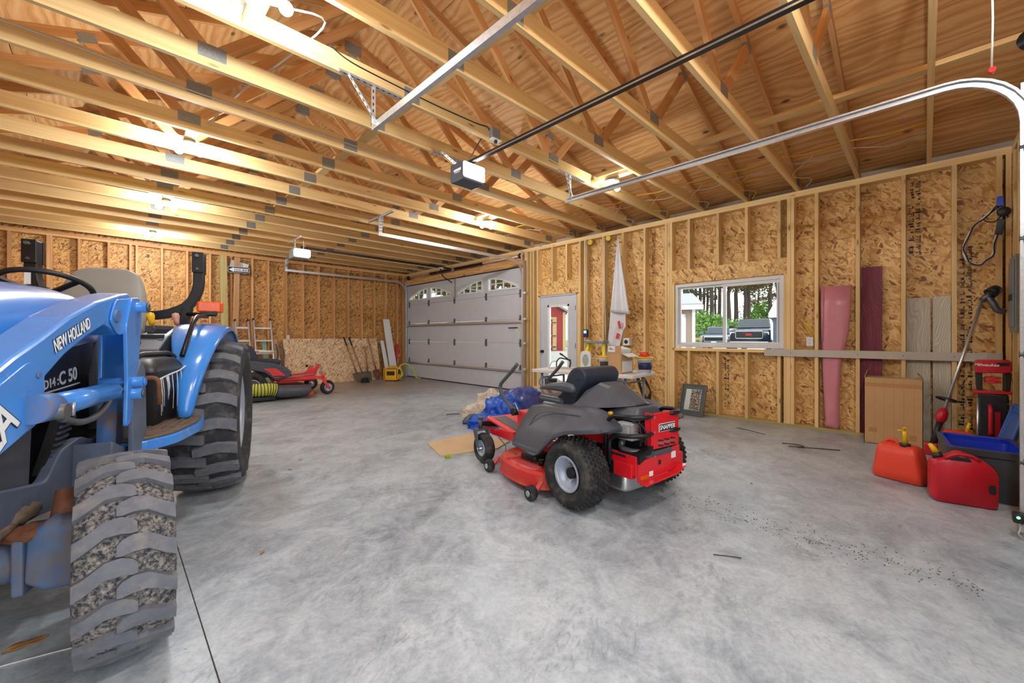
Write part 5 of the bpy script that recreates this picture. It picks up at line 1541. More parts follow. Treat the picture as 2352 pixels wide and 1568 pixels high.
# engine
MB().loft([[Vector((x, y, z)) for x, y in round_poly([(-0.02, -0.16), (-0.29, -0.15), (-0.29, 0.15), (-0.02, 0.16)], 0.05)] for z in (0.615, 0.66)] + [[Vector((x, y, z)) for x, y in round_poly([(-0.06, -0.13), (-0.28, -0.12), (-0.28, 0.12), (-0.06, 0.13)], 0.05)] for z in (0.69, 0.705)]).build('engine_cover', 'charcoal', SN, bevel=0.012)
en = MB().bb(-0.33, -0.05, -0.16, 0.15, 0.38, 0.61).build('engine_block', 'black_metal', SN, bevel=0.01)
hd = MB().bb(-0.31, -0.17, 0.15, 0.225, 0.495, 0.61).build('cylinder_head', 'head_grey', en, bevel=0.008)
MB().bb(-0.305, -0.175, 0.225, 0.25, 0.505, 0.60).build('valve_cover', 'head_grey', en, bevel=0.015)
mb = MB()
for k in range(6):
    mb.bb(-0.32, -0.16, 0.15, 0.175 + 0.006 * k, 0.50 + 0.02 * k, 0.506 + 0.02 * k)
mb.build('cooling_fins', 'steel', en)
MB().tube(smooth_path([(-0.22, 0.20, 0.495), (-0.22, 0.235, 0.44), (-0.30, 0.22, 0.425), (-0.40, 0.12, 0.425)], 0.03), 0.022, 10).build('exhaust_pipe', 'steel_dark', en)
MB().bb(-0.405, -0.19, -0.10, 0.22, 0.395, 0.43).build('muffler', 'charcoal', en, bevel=0.012)
MB().cyl((-0.11, 0.20, 0.655), (-0.11, 0.225, 0.655), 0.016, 12).build('filler_cap', 'yellow_plastic', en)
for a in ([(-0.33, 0.17, 0.63), (-0.36, 0.20, 0.58), (-0.37, 0.18, 0.50)], [(-0.28, 0.18, 0.62), (-0.38, 0.19, 0.60), (-0.38, 0.15, 0.45)]):
    MB().tube(spline(a, 5), 0.006, 6).build('wire', 'cable_black', en)
# red rear guard
rg = MB().bb(-0.400, -0.388, -0.175, 0.132, 0.445, 0.688).build('rear_guard', 'red_paint', SN, bevel=0.004)
MB().bb(-0.388, -0.345, 0.120, 0.132, 0.445, 0.688).build('guard_flange', 'red_paint', rg)
bdg = MB().bb(-0.403, -0.400, -0.125, 0.055, 0.556, 0.612).build('badge', 'print_white', rg, bevel=0.001)
MB().bb(-0.4045, -0.4028, -0.121, 0.051, 0.560, 0.608).build('badge_field', 'print_black', rg)
text('lettering', 'SNAPPER', 0.043, 'print_white', rg, (-0.405, -0.035, 0.584), (0, -1, 0), (0, 0, 1), bold=0.0008, shear=0.12)
for r_ in range(3):
    for c_ in range(3):
        MB().box((-0.4005, 0.035 - 0.068 * c_, 0.462 + 0.018 * r_), (0.003, 0.056, 0.010), Matrix.Rotation(R(8), 3, 'X')).build('vent_slot', 'print_black' if r_ != 1 else 'steel', rg)
for y, z in ((0.10, 0.66), (-0.15, 0.66), (0.10, 0.56), (-0.15, 0.56)):
    MB().cyl((-0.404, y, z), (-0.399, y, z), 0.008, 10).build('bolt', 'steel', rg)
lp = MB().prism([(0.265, 0.25), (0.265, 0.375), (0.20, 0.39), (-0.19, 0.44), (-0.19, 0.31), (-0.10, 0.27)], (-0.385, 0, 0), (0, 1, 0), (0, 0, 1), (-0.012, 0, 0)).build('rear_bumper', 'red_paint', SN, bevel=0.003)
MB().prism([(0.265, 0.25), (-0.10, 0.27), (-0.19, 0.31), (-0.16, 0.285), (-0.08, 0.255), (0.255, 0.238)], (-0.40, 0, 0), (0, 1, 0), (0, 0, 1), (-0.05, 0, 0)).build('bumper_lip', 'red_paint', lp)
MB().bb(-0.399, -0.397, 0.16, 0.245, 0.262, 0.29).build('warning_label', 'lens_orange', lp)
MB().bb(-0.399, -0.397, 0.115, 0.155, 0.272, 0.305).build('warning_label', 'print_white', lp)
MB().bb(-0.399, -0.397, -0.14, -0.09, 0.355, 0.40).build('rating_label', 'print_white', lp)
MB().bb(-0.400, -0.397, 0.03, 0.055, 0.335, 0.365).build('hitch_hole', 'print_black', lp)
for y, z in ((0.10, 0.40), (-0.03, 0.41)):
    MB().cyl((-0.403, y, z), (-0.396, y, z), 0.009, 10).build('bolt', 'steel', lp)
bk = MB().prism([(0.265, 0.37), (0.265, 0.425), (0.12, 0.475), (0.12, 0.43), (0.20, 0.40)], (-0.39, 0, 0), (0, 1, 0), (0, 0, 1), (-0.015, 0, 0)).build('heat_shield', 'black_metal', SN)
MB().add([(-0.39, 0.265, 0.425), (-0.39, 0.12, 0.475), (-0.25, 0.12, 0.45), (-0.22, 0.265, 0.42), (-0.39, 0.265, 0.415), (-0.39, 0.12, 0.465), (-0.25, 0.12, 0.44), (-0.22, 0.265, 0.41)], [(0, 1, 2, 3), (7, 6, 5, 4), (0, 4, 5, 1), (1, 5, 6, 2), (2, 6, 7, 3), (3, 7, 4, 0)]).build('shield_top', 'black_metal', bk)
sb = MB().bb(-0.385, -0.165, 0.262, 0.274, 0.29, 0.418).build('side_plate', 'red_paint', SN, bevel=0.003)
MB().cyl((-0.24, 0.274, 0.31), (-0.24, 0.280, 0.31), 0.009, 10).build('bolt', 'steel', sb)
MB().bb(-0.30, -0.18, 0.275, 0.277, 0.395, 0.41).build('brand_strip', 'print_black', sb)
MB().loft([[Vector((x, y, z)) for x, y in round_poly([(-0.28, -0.25), (0.06, -0.25), (0.06, 0.25), (-0.28, 0.25)], 0.05)] for z in (0.14, 0.17, 0.27)]).build('transaxle', 'steel', SN, bevel=0.02)
# foot platform
fp = MB().prism([(1.47, 0.285), (1.40, 0.40), (0.92, 0.325), (0.92, 0.31), (1.38, 0.375), (1.44, 0.28)], (0, -0.345, 0), (1, 0, 0), (0, 0, 1), (0, 0.69, 0)).build('foot_platform', 'red_dusty', SN, bevel=0.003)
for y0 in (-0.24, 0.14):
    a = Vector((1.36, y0, 0.3955)); b = Vector((0.98, y0, 0.3362))
    MB().add([a, a + Vector((0, 0.14, 0)), b + Vector((0, 0.14, 0)), b] + [p + Vector((0, 0, 0.003)) for p in (a, a + Vector((0, 0.14, 0)), b + Vector((0, 0.14, 0)), b)], [(3, 2, 1, 0), (4, 5, 6, 7), (0, 1, 5, 4), (1, 2, 6, 5), (2, 3, 7, 6), (3, 0, 4, 7)]).build('grip_pad', 'charcoal', fp)
MB().bb(0.80, 1.0, -0.25, 0.25, 0.36, 0.52).build('seat_riser', 'red_dusty', SN, bevel=0.01)
# mowing deck
dk_poly = round_poly([(0.98, -0.50), (0.98, 0.35), (0.86, 0.55), (0.55, 0.615), (0.25, 0.57), (0.18, 0.30), (0.18, -0.50), (0.55, -0.60)], [0.12, 0.12, 0.16, 0.3, 0.12, 0.1, 0.1, 0.2], 6)
mx, my = 0.58, 0.0
def scale_poly(p, k): return [(mx + (a - mx) * k, my + (b - my) * k) for a, b in p]
dk = MB().loft([[Vector((x, y, z)) for x, y in scale_poly(dk_poly, k)] for z, k in ((0.055, 1.0), (0.06, 1.012), (0.075, 1.0), (0.165, 0.995), (0.185, 0.975), (0.192, 0.92))], smooth=False).build('mowing_deck', 'red_deck', SN, bevel=0.004)
for y in (0.36, -0.36):
    MB().loft([[Vector((x, yy, z)) for x, yy in round_poly([(0.46, y - 0.09), (0.70, y - 0.08), (0.66, y + 0.10), (0.48, y + 0.09)], 0.03)] for z in (0.19, 0.235)] + [[Vector((x, yy, 0.25)) for x, yy in round_poly([(0.49, y - 0.06), (0.67, y - 0.05), (0.64, y + 0.07), (0.50, y + 0.06)], 0.03)]]).build('belt_cover', 'black_plastic', dk, bevel=0.004)
    MB().cyl((0.40, y + 0.08, 0.19), (0.40, y + 0.08, 0.235), 0.022, 12).build('spindle_bolt', 'black_metal', dk)
mb = MB()
for k in range(60):
    x, y = random.uniform(0.3, 0.85), random.uniform(0.1, 0.5)
    a = random.uniform(0, PI)
    mb.bar((x, y, 0.195), (x + 0.03 * math.cos(a), y + 0.03 * math.sin(a), 0.198), 0.003, 0.003)
cl = mb.build('grass_clippings', 'dry_leaf', dk); cl['kind'] = 'stuff'
for x, y in ((0.99, 0.56), (0.27, 0.64)):
    w_ = MB().lathe([(0.02, -0.03), (0.045, -0.03), (0.055, -0.018), (0.055, 0.018), (0.045, 0.03), (0.02, 0.03)], (0, 0, 0), (0, 1, 0), 24).build('gauge_wheel', 'tyre_black', dk, loc=(x, y, 0.057))
    MB().cyl((0, -0.028, 0), (0, 0.034, 0), 0.022, 12).build('wheel_hub', 'steel', w_)
    MB().bar((x, y - 0.045, 0.06), (x, y - 0.10, 0.12), 0.04, 0.012).build('wheel_bracket', 'red_deck', dk)
MB().tube(spline([(1.15, 0.36, 0.25), (1.02, 0.37, 0.20), (1.0, 0.38, 0.17), (0.96, 0.40, 0.165)], 4), 0.005, 6).build('lift_link', 'steel_dark', SN)

# ---------------------------------------------------------------- far red mower with bagger tube
TM = thing('riding_mower', 'red zero-turn mower with a lime collector hose parked behind the tractor', 'riding mower', (1.75, 9.35, 0), 0)
for sg in (-1, 1):
    c = tyre_shell(0.148, 0.11, 0.08, 0.02, 28).build('caster_tyre', 'tyre_black', TM, loc=(1.49, sg * 0.50, 0.149))
    c.rotation_euler = (0, 0, R(8))
    mower_rim(0.08, 0.11, sg).build('rim', 'steel', c)
    MB().prism([(-0.03, -0.01), (0.03, -0.03), (-0.08, 0.21), (-0.16, 0.20)], (1.49, sg * 0.585, 0.149), (1, 0, 0), (0, 0, 1), (0, -sg * 0.012, 0)).bb(1.31, 1.44, sg * 0.41, sg * 0.59, 0.335, 0.352).build('caster_fork', 'red_dusty', TM, bevel=0.004)
    MB().cyl((1.40, sg * 0.50, 0.345), (1.40, sg * 0.50, 0.43), 0.035, 14).build('spindle', 'red_dusty', TM)
    MB().bar((1.40, sg * 0.49, 0.365), (0.60, sg * 0.33, 0.36), 0.055, 0.06, up=(0, 0, 1)).build('frame_rail', 'red_dusty', TM, bevel=0.004)
    o = tyre_shell(0.27, 0.24, 0.13, 0.03, 36).build('rear_tyre', 'tyre_black', TM, loc=(0.12, sg * 0.46, 0.27))
    mower_rim(0.13, 0.24, sg).build('rim', 'rim_grey', o)
    # sloping body side
    poly = [(-0.15, 0.76), (0.22, 0.745), (0.50, 0.69), (0.72, 0.60), (0.80, 0.50), (0.78, 0.42), (0.52, 0.345), (0.44, 0.42), (0.33, 0.52), (0.10, 0.58), (-0.15, 0.55)]
    b_ = MB().prism(poly, (0, sg * 0.30, 0), (1, 0, 0), (0, 0, 1), (0, sg * 0.20, 0)).build('body_side', 'charcoal_dusty', TM, bevel=0.025, seg=3)
    MB().prism(round_poly([(0.30, 0.60), (0.52, 0.60), (0.70, 0.44), (0.50, 0.40), (0.42, 0.52)], 0.03), (0, sg * 0.501, 0), (1, 0, 0), (0, 0, 1), (0, sg * 0.004, 0)).build('side_decal', 'red_dusty', b_)
    MB().bar((0.48, sg * 0.507, 0.44), (0.66, sg * 0.507, 0.435), 0.002, 0.02, up=(0, 0, 1)).build('lettering_strip', 'print_navy', b_)
    lv = MB().tube(smooth_path([(0.67, sg * 0.22, 0.53), (0.715, sg * 0.22, 0.62), (0.75, sg * 0.22, 0.86), (0.70, sg * 0.20, 1.06)], 0.08), 0.018, 8).build('steering_lever', 'charcoal', TM)
    ar = []
    for x, hy, hz in ((0.27, 0.02, 0.02), (0.33, 0.035, 0.028), (0.50, 0.035, 0.028), (0.55, 0.015, 0.015)):
        ar.append([Vector((x, sg * 0.30 + hy * math.cos(2 * PI * k / 10), 0.915 + hz * math.sin(2 * PI * k / 10))) for k in range(10)])
    MB().loft(ar).build('arm_rest', 'canvas', TM)
MB().prism(round_poly([(0.10, 0.70), (0.02, 1.03), (0.10, 1.05), (0.19, 1.02), (0.30, 0.78), (0.62, 0.76), (0.69, 0.72), (0.66, 0.62), (0.3, 0.62)], 0.04), (0, -0.25, 0), (1, 0, 0), (0, 0, 1), (0, 0.50, 0)).build('seat', 'seat_black', TM, bevel=0.03, seg=3)
MB().bb(-0.35, 0.1, -0.28, 0.28, 0.55, 0.80).build('engine_cover', 'black_plastic', TM, bevel=0.04)
MB().prism([(1.30, 0.30), (1.36, 0.38), (0.62, 0.36), (0.62, 0.30)], (0, -0.36, 0), (1, 0, 0), (0, 0, 1), (0, 0.72, 0)).build('foot_platform', 'red_dusty', TM)
fr = MB().prism([(1.05, 0.36), (1.12, 0.40), (1.22, 0.60), (1.28, 0.60), (1.30, 0.38), (1.20, 0.33)], (0, -0.28, 0), (1, 0, 0), (0, 0, 1), (0, 0.06, 0)).build('height_bracket', 'red_dusty', TM, bevel=0.004)
MB().sph((1.165, -0.25, 0.60), 0.03, 12, 8).build('knob', 'black_plastic', fr)
MB().prism([(1.30, 0.40), (1.36, 0.40), (1.44, 0.62), (1.40, 0.63), (1.30, 0.50)], (0, -0.22, 0), (1, 0, 0), (0, 0, 1), (0, 0.05, 0)).build('pedal_bracket', 'red_dusty', TM, bevel=0.004)
mb = MB()
pts = []
for k in range(60):
    a = 2 * PI * k / 8
    pts.append((1.455 + 0.028 * math.cos(a), -0.22 + 0.028 * math.sin(a), 0.40 + 0.20 * k / 59))
MB().tube(pts, 0.006, 5).build('coil_spring', 'steel', TM)
MB().cyl((0.86, -0.25, 0.36), (0.86, -0.25, 0.52), 0.012, 8).build('deck_pin', 'steel_dark', TM)
MB().bar((0.72, -0.46, 0.40), (1.25, -0.40, 0.44), 0.03, 0.012, up=(0, 0, 1)).build('deck_strut', 'steel', TM)
MB().loft([[Vector((x, y, z)) for x, y in round_poly([(0.35, -0.62), (1.15, -0.60), (1.20, 0.60), (0.35, 0.62)], 0.15)] for z in (0.07, 0.19, 0.22)], smooth=False).build('mowing_deck', 'red_deck', TM, bevel=0.006)
# collector chute and ribbed hose
MB().loft([[Vector((x, -0.77 + ry * math.cos(2 * PI * k / 16), zc + rz * math.sin(2 * PI * k / 16))) for k in range(16)] for x, zc, ry, rz in ((0.42, 0.20, 0.11, 0.11), (0.52, 0.17, 0.12, 0.12), (0.80, 0.158, 0.12, 0.115), (1.02, 0.158, 0.12, 0.105), (1.06, 0.155, 0.10, 0.085))]).build('collector_chute', 'charcoal', TM)
MB().bb(1.0, 1.10, -0.86, -0.70, 0.05, 0.14).build('chute_wheel_bracket', 'red_deck', TM, bevel=0.01)
prof = []
ctr = spline([(0.46, -0.77, 0.205), (0.33, -0.77, 0.225), (0.16, -0.76, 0.225), (0.0, -0.72, 0.25), (-0.2, -0.62, 0.38)], 14)
rs = [0.108 if k % 4 < 2 else 0.122 for k in range(len(ctr))]
hs = MB().tube(ctr, rs, 18).build('collector_hose', 'lime_hose', TM)
for k in range(1, len(ctr) - 1, 4):
    d, e1, e2 = ortho(ctr[k + 1] - ctr[k - 1])
    MB().tube([ctr[k] + e1 * 0.122 * math.cos(2 * PI * j / 20) + e2 * 0.122 * math.sin(2 * PI * j / 20) for j in range(20)], 0.005, 5, closed=True).build('hose_rib', 'black_plastic', hs)
MB().bb(0.05, 0.45, -0.80, -0.58, 0.02, 0.10).build('hose_foot', 'black_plastic', TM, bevel=0.02)
# ---------------------------------------------------------------- things along the right wall
def leaning(name, mats, label, cat, bottom, lean, build, rotz=0.0):
    t = thing(name, label, cat, bottom, rotz)
    return t

# framed picture leaning under the window
t = thing('framed_picture', 'framed print with grey mat leaning on the wall under the window', 'framed picture', (6.30, 2.515, 0.0))
t.rotation_euler = (0, math.atan2(0.185, 0.47), 0)
W, Hh = 0.375, 0.50
mb = MB(); frame_ring(mb, -0.012, 0.012, -W / 2, W / 2, 0.0, Hh, 0.018); mb.build('frame', 'frame_brown', t, bevel=0.002)
MB().bb(0.0, 0.010, -W / 2 + 0.01, W / 2 - 0.01, 0.01, Hh - 0.01).build('mat', 'mat_board', t)
MB().bb(-0.0025, 0.0, -0.115, 0.115, 0.09, 0.42).build('print', 'paper_white', t)
def make_print():
    q = NT('ink_print')
    o = q.coord()
    n = q.noise(o, 55, 5, 0.7)
    q.set(Base__Color=q.ramp(n, [(0.42, srgb(60, 46, 44)), (0.52, srgb(150, 118, 104)), (0.58, srgb(232, 226, 222))]).outputs[0], Roughness=0.7)
make_print()
MB().bb(-0.0032, -0.0026, -0.11, 0.035, 0.095, 0.415).build('drawing', 'ink_print', t)
MB().bb(-0.0075, -0.0065, -W / 2 + 0.015, W / 2 - 0.015, 0.015, Hh - 0.015).build('glazing', 'glass', t)

# pink membrane roll, standing between two studs behind the trim board
def pink_ring(z, yc, w, d, ph):
    pts = []
    n = 48
    for k in range(n):
        a = 2 * PI * k / n
        r = 1 + 0.12 * math.sin(2 * a + ph * 0.7) + 0.05 * math.sin(3 * a + ph) + 0.04 * math.sin(5 * a - ph * 2)
        pts.append(Vector((6.568 + d / 2 * math.sin(a) * min(r, 1.06), yc + w / 2 * math.copysign(abs(math.cos(a)) ** 0.85, math.cos(a)) * (1 + 0.02 * math.sin(7 * z)), z + (0.012 * math.sin(4 * a + ph) if z < 0.16 else 0))))
    return pts
rr = []
for z, yc, w, d in ((0.045, 0.83, 0.15, 0.09), (0.10, 0.83, 0.17, 0.10), (0.14, 0.83, 0.145, 0.09), (0.35, 0.835, 0.155, 0.095), (0.6, 0.84, 0.175, 0.10), (0.9, 0.835, 0.20, 0.105), (1.05, 0.82, 0.235, 0.11), (1.3, 0.80, 0.275, 0.11), (1.6, 0.79, 0.295, 0.11), (1.85, 0.785, 0.305, 0.105), (1.848, 0.785, 0.29, 0.092), (1.5, 0.79, 0.28, 0.09)):
    rr.append(pink_ring(z, yc, w, d, z * 3))
t = thing('membrane_roll', 'pink plastic membrane loosely rolled and stood between the wall studs', 'membrane roll')
MB().loft(rr).build('rolled_sheet', 'pink_membrane', t)
MB().lathe([(0.018, 1.15), (0.022, 1.5), (0.024, 1.86), (0.012, 1.86), (0.010, 1.15)], (6.545, 0.925, 0), (0, 0, 1), 14, closed=True).build('rolled_edge', 'pink_membrane', t)

def plank(name, y0, y1, h, mat, label, xb, xt, th=0.014):
    t = MB().add([(xb, y0, 0.039), (xb, y1, 0.039), (xt, y1, h), (xt, y0, h), (xb + th, y0, 0.039), (xb + th, y1, 0.039), (xt + th, y1, h), (xt + th, y0, h)], [(0, 1, 2, 3), (7, 6, 5, 4), (0, 4, 5, 1), (1, 5, 6, 2), (2, 6, 7, 3), (3, 7, 4, 0)]).build(name, mat, None, bevel=0.002)
    tag(t, label, 'siding plank')
def make_siding(name, a, b):
    q = NT(name)
    o = q.coord()
    w = q.noise(q.mapping(o, (1, 1.2, 0.35)), 2.2, 3, out=1)
    v = q.vmath('ADD', o, q.vmath('MULTIPLY', w, (0, 0.5, 0)))
    wv = q.n('ShaderNodeTexWave', Vector=q.mapping(v, (1, 1, 0.12)), Scale=16.0, Distortion=2.0, Detail=2.0, _bands_direction='Y')
    q.bump(wv.outputs['Color'], 0.6, 0.003)
    q.set(Base__Color=q.ramp(wv.outputs['Color'], [(0, a), (1, b)]).outputs[0], Roughness=0.5)
make_siding('siding_maroon', srgb(108, 30, 52), srgb(136, 44, 68))
make_siding('siding_beige', srgb(194, 184, 162), srgb(212, 204, 184))
plank('siding_plank', 0.358, 0.555, 2.06, 'siding_maroon', 'tall maroon wood-grain siding plank standing between the studs', 6.53, 6.60)
plank('siding_plank', -0.046, 0.150, 1.655, 'siding_beige', 'wider beige wood-grain siding plank behind the trim board', 6.53, 6.60)
plank('siding_plank', -0.203, -0.064, 1.66, 'siding_beige', 'narrower beige siding plank next to the string trimmer', 6.53, 6.60)
o = MB().bb(6.476, 6.496, -0.56, 1.57, 0.945, 1.038).build('trim_board', 'greige_trim', None, bevel=0.002)
tag(o, 'long greige trim board screwed level across the wall studs', 'trim board')
for y in (1.26, 0.575, 0.172, -0.225):
    s_ = MB().cyl((6.4745, y, 0.99), (6.477, y, 0.99), 0.006, 8).build('screw', 'steel_dark', o)

# cardboard box
t = thing('cardboard_box', 'tall open cardboard box standing against the beige planks', 'cardboard box', (6.16, 0.25, 0))
mb = MB()
x1, hw, hh, th = 0.30, 0.238, 0.745, 0.005
mb.bb(0, th, -hw, hw, 0, hh).bb(x1 - th, x1, -hw, hw, 0, hh).bb(0, x1, -hw, -hw + th, 0, hh).bb(0, x1, hw - th, hw, 0, hh).bb(0, x1, -hw, hw, 0, th)
mb.build('carton', 'cardboard', t)
MB().bar((x1 * 0.5, hw, hh), (x1 * 0.5, hw - 0.03, hh + 0.085), x1 - 0.02, th, up=(0, 1, 0.2)).build('flap', 'cardboard', t)
MB().bar((x1 * 0.5, -hw, hh), (x1 * 0.5, -hw + 0.045, hh + 0.06), x1 - 0.02, th, up=(0, 1, 0.2)).build('flap', 'cardboard', t)
MB().bb(-0.0012, 0, -hw + 0.01, hw - 0.01, hh - 0.10, hh - 0.055).build('tape', 'packing_tape', t)
for y in (-0.17, -0.09, -0.01, 0.07, 0.15):
    MB().bb(-0.0008, 0, y - 0.0015, y + 0.0015, 0.02, hh - 0.02).build('crease', 'packing_tape', t)
MB().bb(-0.0012, 0, 0.13, 0.20, 0.13, 0.18).build('tape', 'packing_tape', t)
MB().bb(-0.0012, 0, -0.19, -0.13, 0.08, 0.14).build('tape', 'packing_tape', t)

# string trimmer standing head-up
t = thing('string_trimmer', 'battery string trimmer leaning head up in the corner with a silver shaft', 'string trimmer', (5.98, -0.045, 0))
pt = lambda x, y, z: Vector((x - 5.98, y + 0.045, z))
a, b = pt(6.10, -0.114, 0.345), pt(6.42, -0.42, 1.60)
MB().cyl(a, b, 0.0135, 12).build('shaft', 'alu', t)
c = pt(6.155, -0.160, 0.56)
d, e1, e2 = ortho(b - a)
MB().tube([c + e1 * 0.075 * math.cos(2 * PI * k / 24) + e2 * 0.075 * math.sin(2 * PI * k / 24) for k in range(24)], 0.010, 8, closed=True).build('loop_handle', 'black_plastic', t)
MB().loft([[a + d * s + e1 * r * math.cos(2 * PI * k / 12) + e2 * r * 1.2 * math.sin(2 * PI * k / 12) for k in range(12)] for s, r in ((-0.02, 0.03), (0.03, 0.042), (0.09, 0.038), (0.13, 0.02))]).build('motor_collar', 'crimson_plastic', t)
MB().tube([a, a - d * 0.1 + Vector((-0.02, 0, -0.0)), pt(6.01, -0.06, 0.10)], [0.026, 0.022, 0.03], 10).build('rear_grip', 'black_plastic', t)
MB().bb(-0.03, 0.07, -0.05, 0.05, 0.0, 0.12).build('battery', 'crimson_plastic', t, bevel=0.01)
hd = MB().cyl(b - d * 0.02, b + Vector((0.0, -0.06, 0.06)), 0.03, 12).build('gear_head', 'steel_dark', t)
MB().cyl(b + Vector((-0.01, -0.05, 0.05)), b + Vector((0.03, -0.10, 0.10)), 0.055, 16, 0.045).build('spool', 'black_plastic', hd)
MB().tube(spline([b + Vector((0, -0.03, 0.02)), b + Vector((-0.01, -0.07, -0.05)), b + Vector((-0.01, -0.10, -0.12)), b + Vector((0, -0.15, -0.14))], 5), [0.03] * 16, 8).build('guard', 'steel_dark', hd)

# orange-red fuel can
def can_body(mb, prof, n=4):
    return mb.loft([[Vector((x, y, z)) for x, y in round_poly([(x0, y0), (x1, y0), (x1, y1), (x0, y1)], r, n)] for z, x0, x1, y0, y1, r in prof])
t = thing('fuel_can', 'orange-red fuel can with tall yellow spout in front of the cardboard box', 'fuel can', (4.67, 0.175, 0), R(-21))
can_body(MB(), [(0.0, 0.02, 0.20, -0.155, 0.155, 0.04), (0.012, 0.0, 0.215, -0.165, 0.165, 0.045), (0.07, 0.0, 0.215, -0.162, 0.165, 0.045), (0.22, 0.012, 0.20, -0.132, 0.150, 0.045), (0.275, 0.025, 0.19, -0.118, 0.142, 0.045), (0.297, 0.05, 0.165, -0.095, 0.118, 0.04)]).build('body', 'orange_red_plastic', t)
sp = MB().cyl((0.075, -0.035, 0.29), (0.075, -0.035, 0.315), 0.036, 18).build('cap', 'black_plastic', t)
MB().tube([(0.075, -0.035, 0.31), (0.075, -0.035, 0.38), (0.07, -0.034, 0.42)], [0.020, 0.015, 0.016], 12).build('spout', 'yellow_plastic', t)
MB().tube([(0.07, -0.034, 0.405), (0.06, -0.015, 0.425), (0.055, 0.005, 0.42)], 0.007, 8).tube([(0.07, -0.034, 0.415), (0.065, -0.03, 0.445), (0.055, -0.05, 0.45)], 0.007, 8).build('spout_lever', 'yellow_plastic', t)
MB().tube(smooth_path([(0.12, 0.02, 0.285), (0.12, 0.05, 0.325), (0.12, 0.10, 0.32), (0.12, 0.125, 0.275)], 0.03), 0.013, 8).build('handle', 'orange_red_plastic', t)

# crimson jerry can
t = thing('fuel_can', 'crimson fuel can with moulded handle and stubby yellow spout, nearest the camera', 'fuel can', (4.335, -0.202, 0), R(11))
prof = []
out = round_poly([(-0.165, 0.0), (0.165, 0.0), (0.168, 0.26), (0.10, 0.335), (-0.02, 0.375), (-0.06, 0.335), (-0.165, 0.30)], [0.045, 0.04, 0.06, 0.06, 0.04, 0.04, 0.05], 5)
# body in the y (width) - z plane, thickness along x; y runs left in the view as +y
ring = lambda x, k: [Vector((x, -(0.0 + (p[0]) * k), 0.16 + (p[1] - 0.16) * k)) for p in out]
MB().loft([ring(0.0, 0.93), ring(0.012, 0.985), ring(0.03, 1.0), ring(0.125, 1.0), ring(0.145, 0.985), ring(0.157, 0.93)]).build('body', 'crimson_plastic', t)
MB().prism(round_poly([(-0.08, 0.318), (0.035, 0.318), (0.02, 0.345), (-0.045, 0.345)], 0.01), (-0.003, 0, 0), (0, -1, 0), (0, 0, 1), (0.165, 0, 0)).build('handle_recess', 'print_black', t)
MB().prism(round_poly([(0.115, 0.11), (0.148, 0.11), (0.148, 0.175), (0.115, 0.175)], 0.012), (-0.003, 0, 0), (0, -1, 0), (0, 0, 1), (0.165, 0, 0)).build('grip_recess', 'print_black', t)
MB().tube(smooth_path([(0.0, 0.10, 0.325), (0.0, 0.05, 0.365), (0.0, -0.04, 0.36), (0.0, -0.07, 0.33)], 0.03), 0.010, 8).build('handle_rib', 'crimson_plastic', t)
MB().cyl((0.078, 0.118, 0.305), (0.078, 0.130, 0.345), 0.030, 16).build('cap', 'black_plastic', t)
MB().tube([(0.078, 0.130, 0.345), (0.078, 0.145, 0.375), (0.078, 0.165, 0.405)], [0.022, 0.018, 0.012], 12).build('spout', 'yellow_plastic', t)

# totes
def tote(name, label, mat, loc, rz, L, Wd, Ht, base, wall, lip):
    t = thing(name, label, 'storage tote', loc, rz)
    def rg(z, k, inset=0.0):
        l, w = L / 2 * k - inset, Wd / 2 * k - inset
        return [Vector((x, y, z)) for x, y in round_poly([(-l, -w), (l, -w), (l, w), (-l, w)], 0.05, 4)]
    MB().loft([rg(base, 0.82), rg(base + Ht * 0.85, 0.965), rg(base + Ht * 0.86, 1.0), rg(base + Ht, 1.03), rg(base + Ht, 1.03, 0.02), rg(base + Ht * 0.9, 0.97, wall), rg(base + wall * 2, 0.82, wall)], smooth=False, caps=True).build('tub', mat, t, bevel=0.004)
    return t
t = tote('storage_tote', 'dark grey storage tote by the right door track', 'tote_grey', (4.835, -0.305, 0), R(4), 0.62, 0.42, 0.385, 0.0, 0.004, 0.02)
t = tote('storage_tote', 'bright blue storage tote nested inside the dark grey one', 'tote_blue', (4.835, -0.305, 0.012), R(4), 0.58, 0.385, 0.372, 0.0, 0.004, 0.02)
MB().bb(-0.10, 0.06, 0.155, 0.165, 0.26, 0.31).build('moulded_panel', 'tote_blue', t, bevel=0.004)
# blue lid leaning
t = thing('tote_lid', 'medium blue tote lid leaning upright against the front wall', 'tote lid', (5.47, -0.41, 0), R(0))
t.rotation_euler = (R(15), 0, R(0))
MB().prism(round_poly([(-0.24, 0.0), (0.32, 0.0), (0.32, 0.62), (-0.24, 0.62)], 0.05), (0, 0, 0), (1, 0, 0), (0, 0, 1), (0, -0.02, 0)).build('panel', 'lid_blue', t, bevel=0.006)
mb = MB()
q = round_poly([(-0.18, 0.06), (0.26, 0.06), (0.26, 0.56), (-0.18, 0.56)], 0.05)
mb.tube([(x, 0.0, z) for x, z in q], 0.010, 6, closed=True); mb.build('moulded_rib', 'lid_blue', t)
mb = MB()
q = round_poly([(-0.24, 0.0), (0.32, 0.0), (0.32, 0.62), (-0.24, 0.62)], 0.05)
mb.tube([(x, 0.004, z) for x, z in q], 0.014, 6, closed=True); mb.build('rim', 'lid_blue', t)

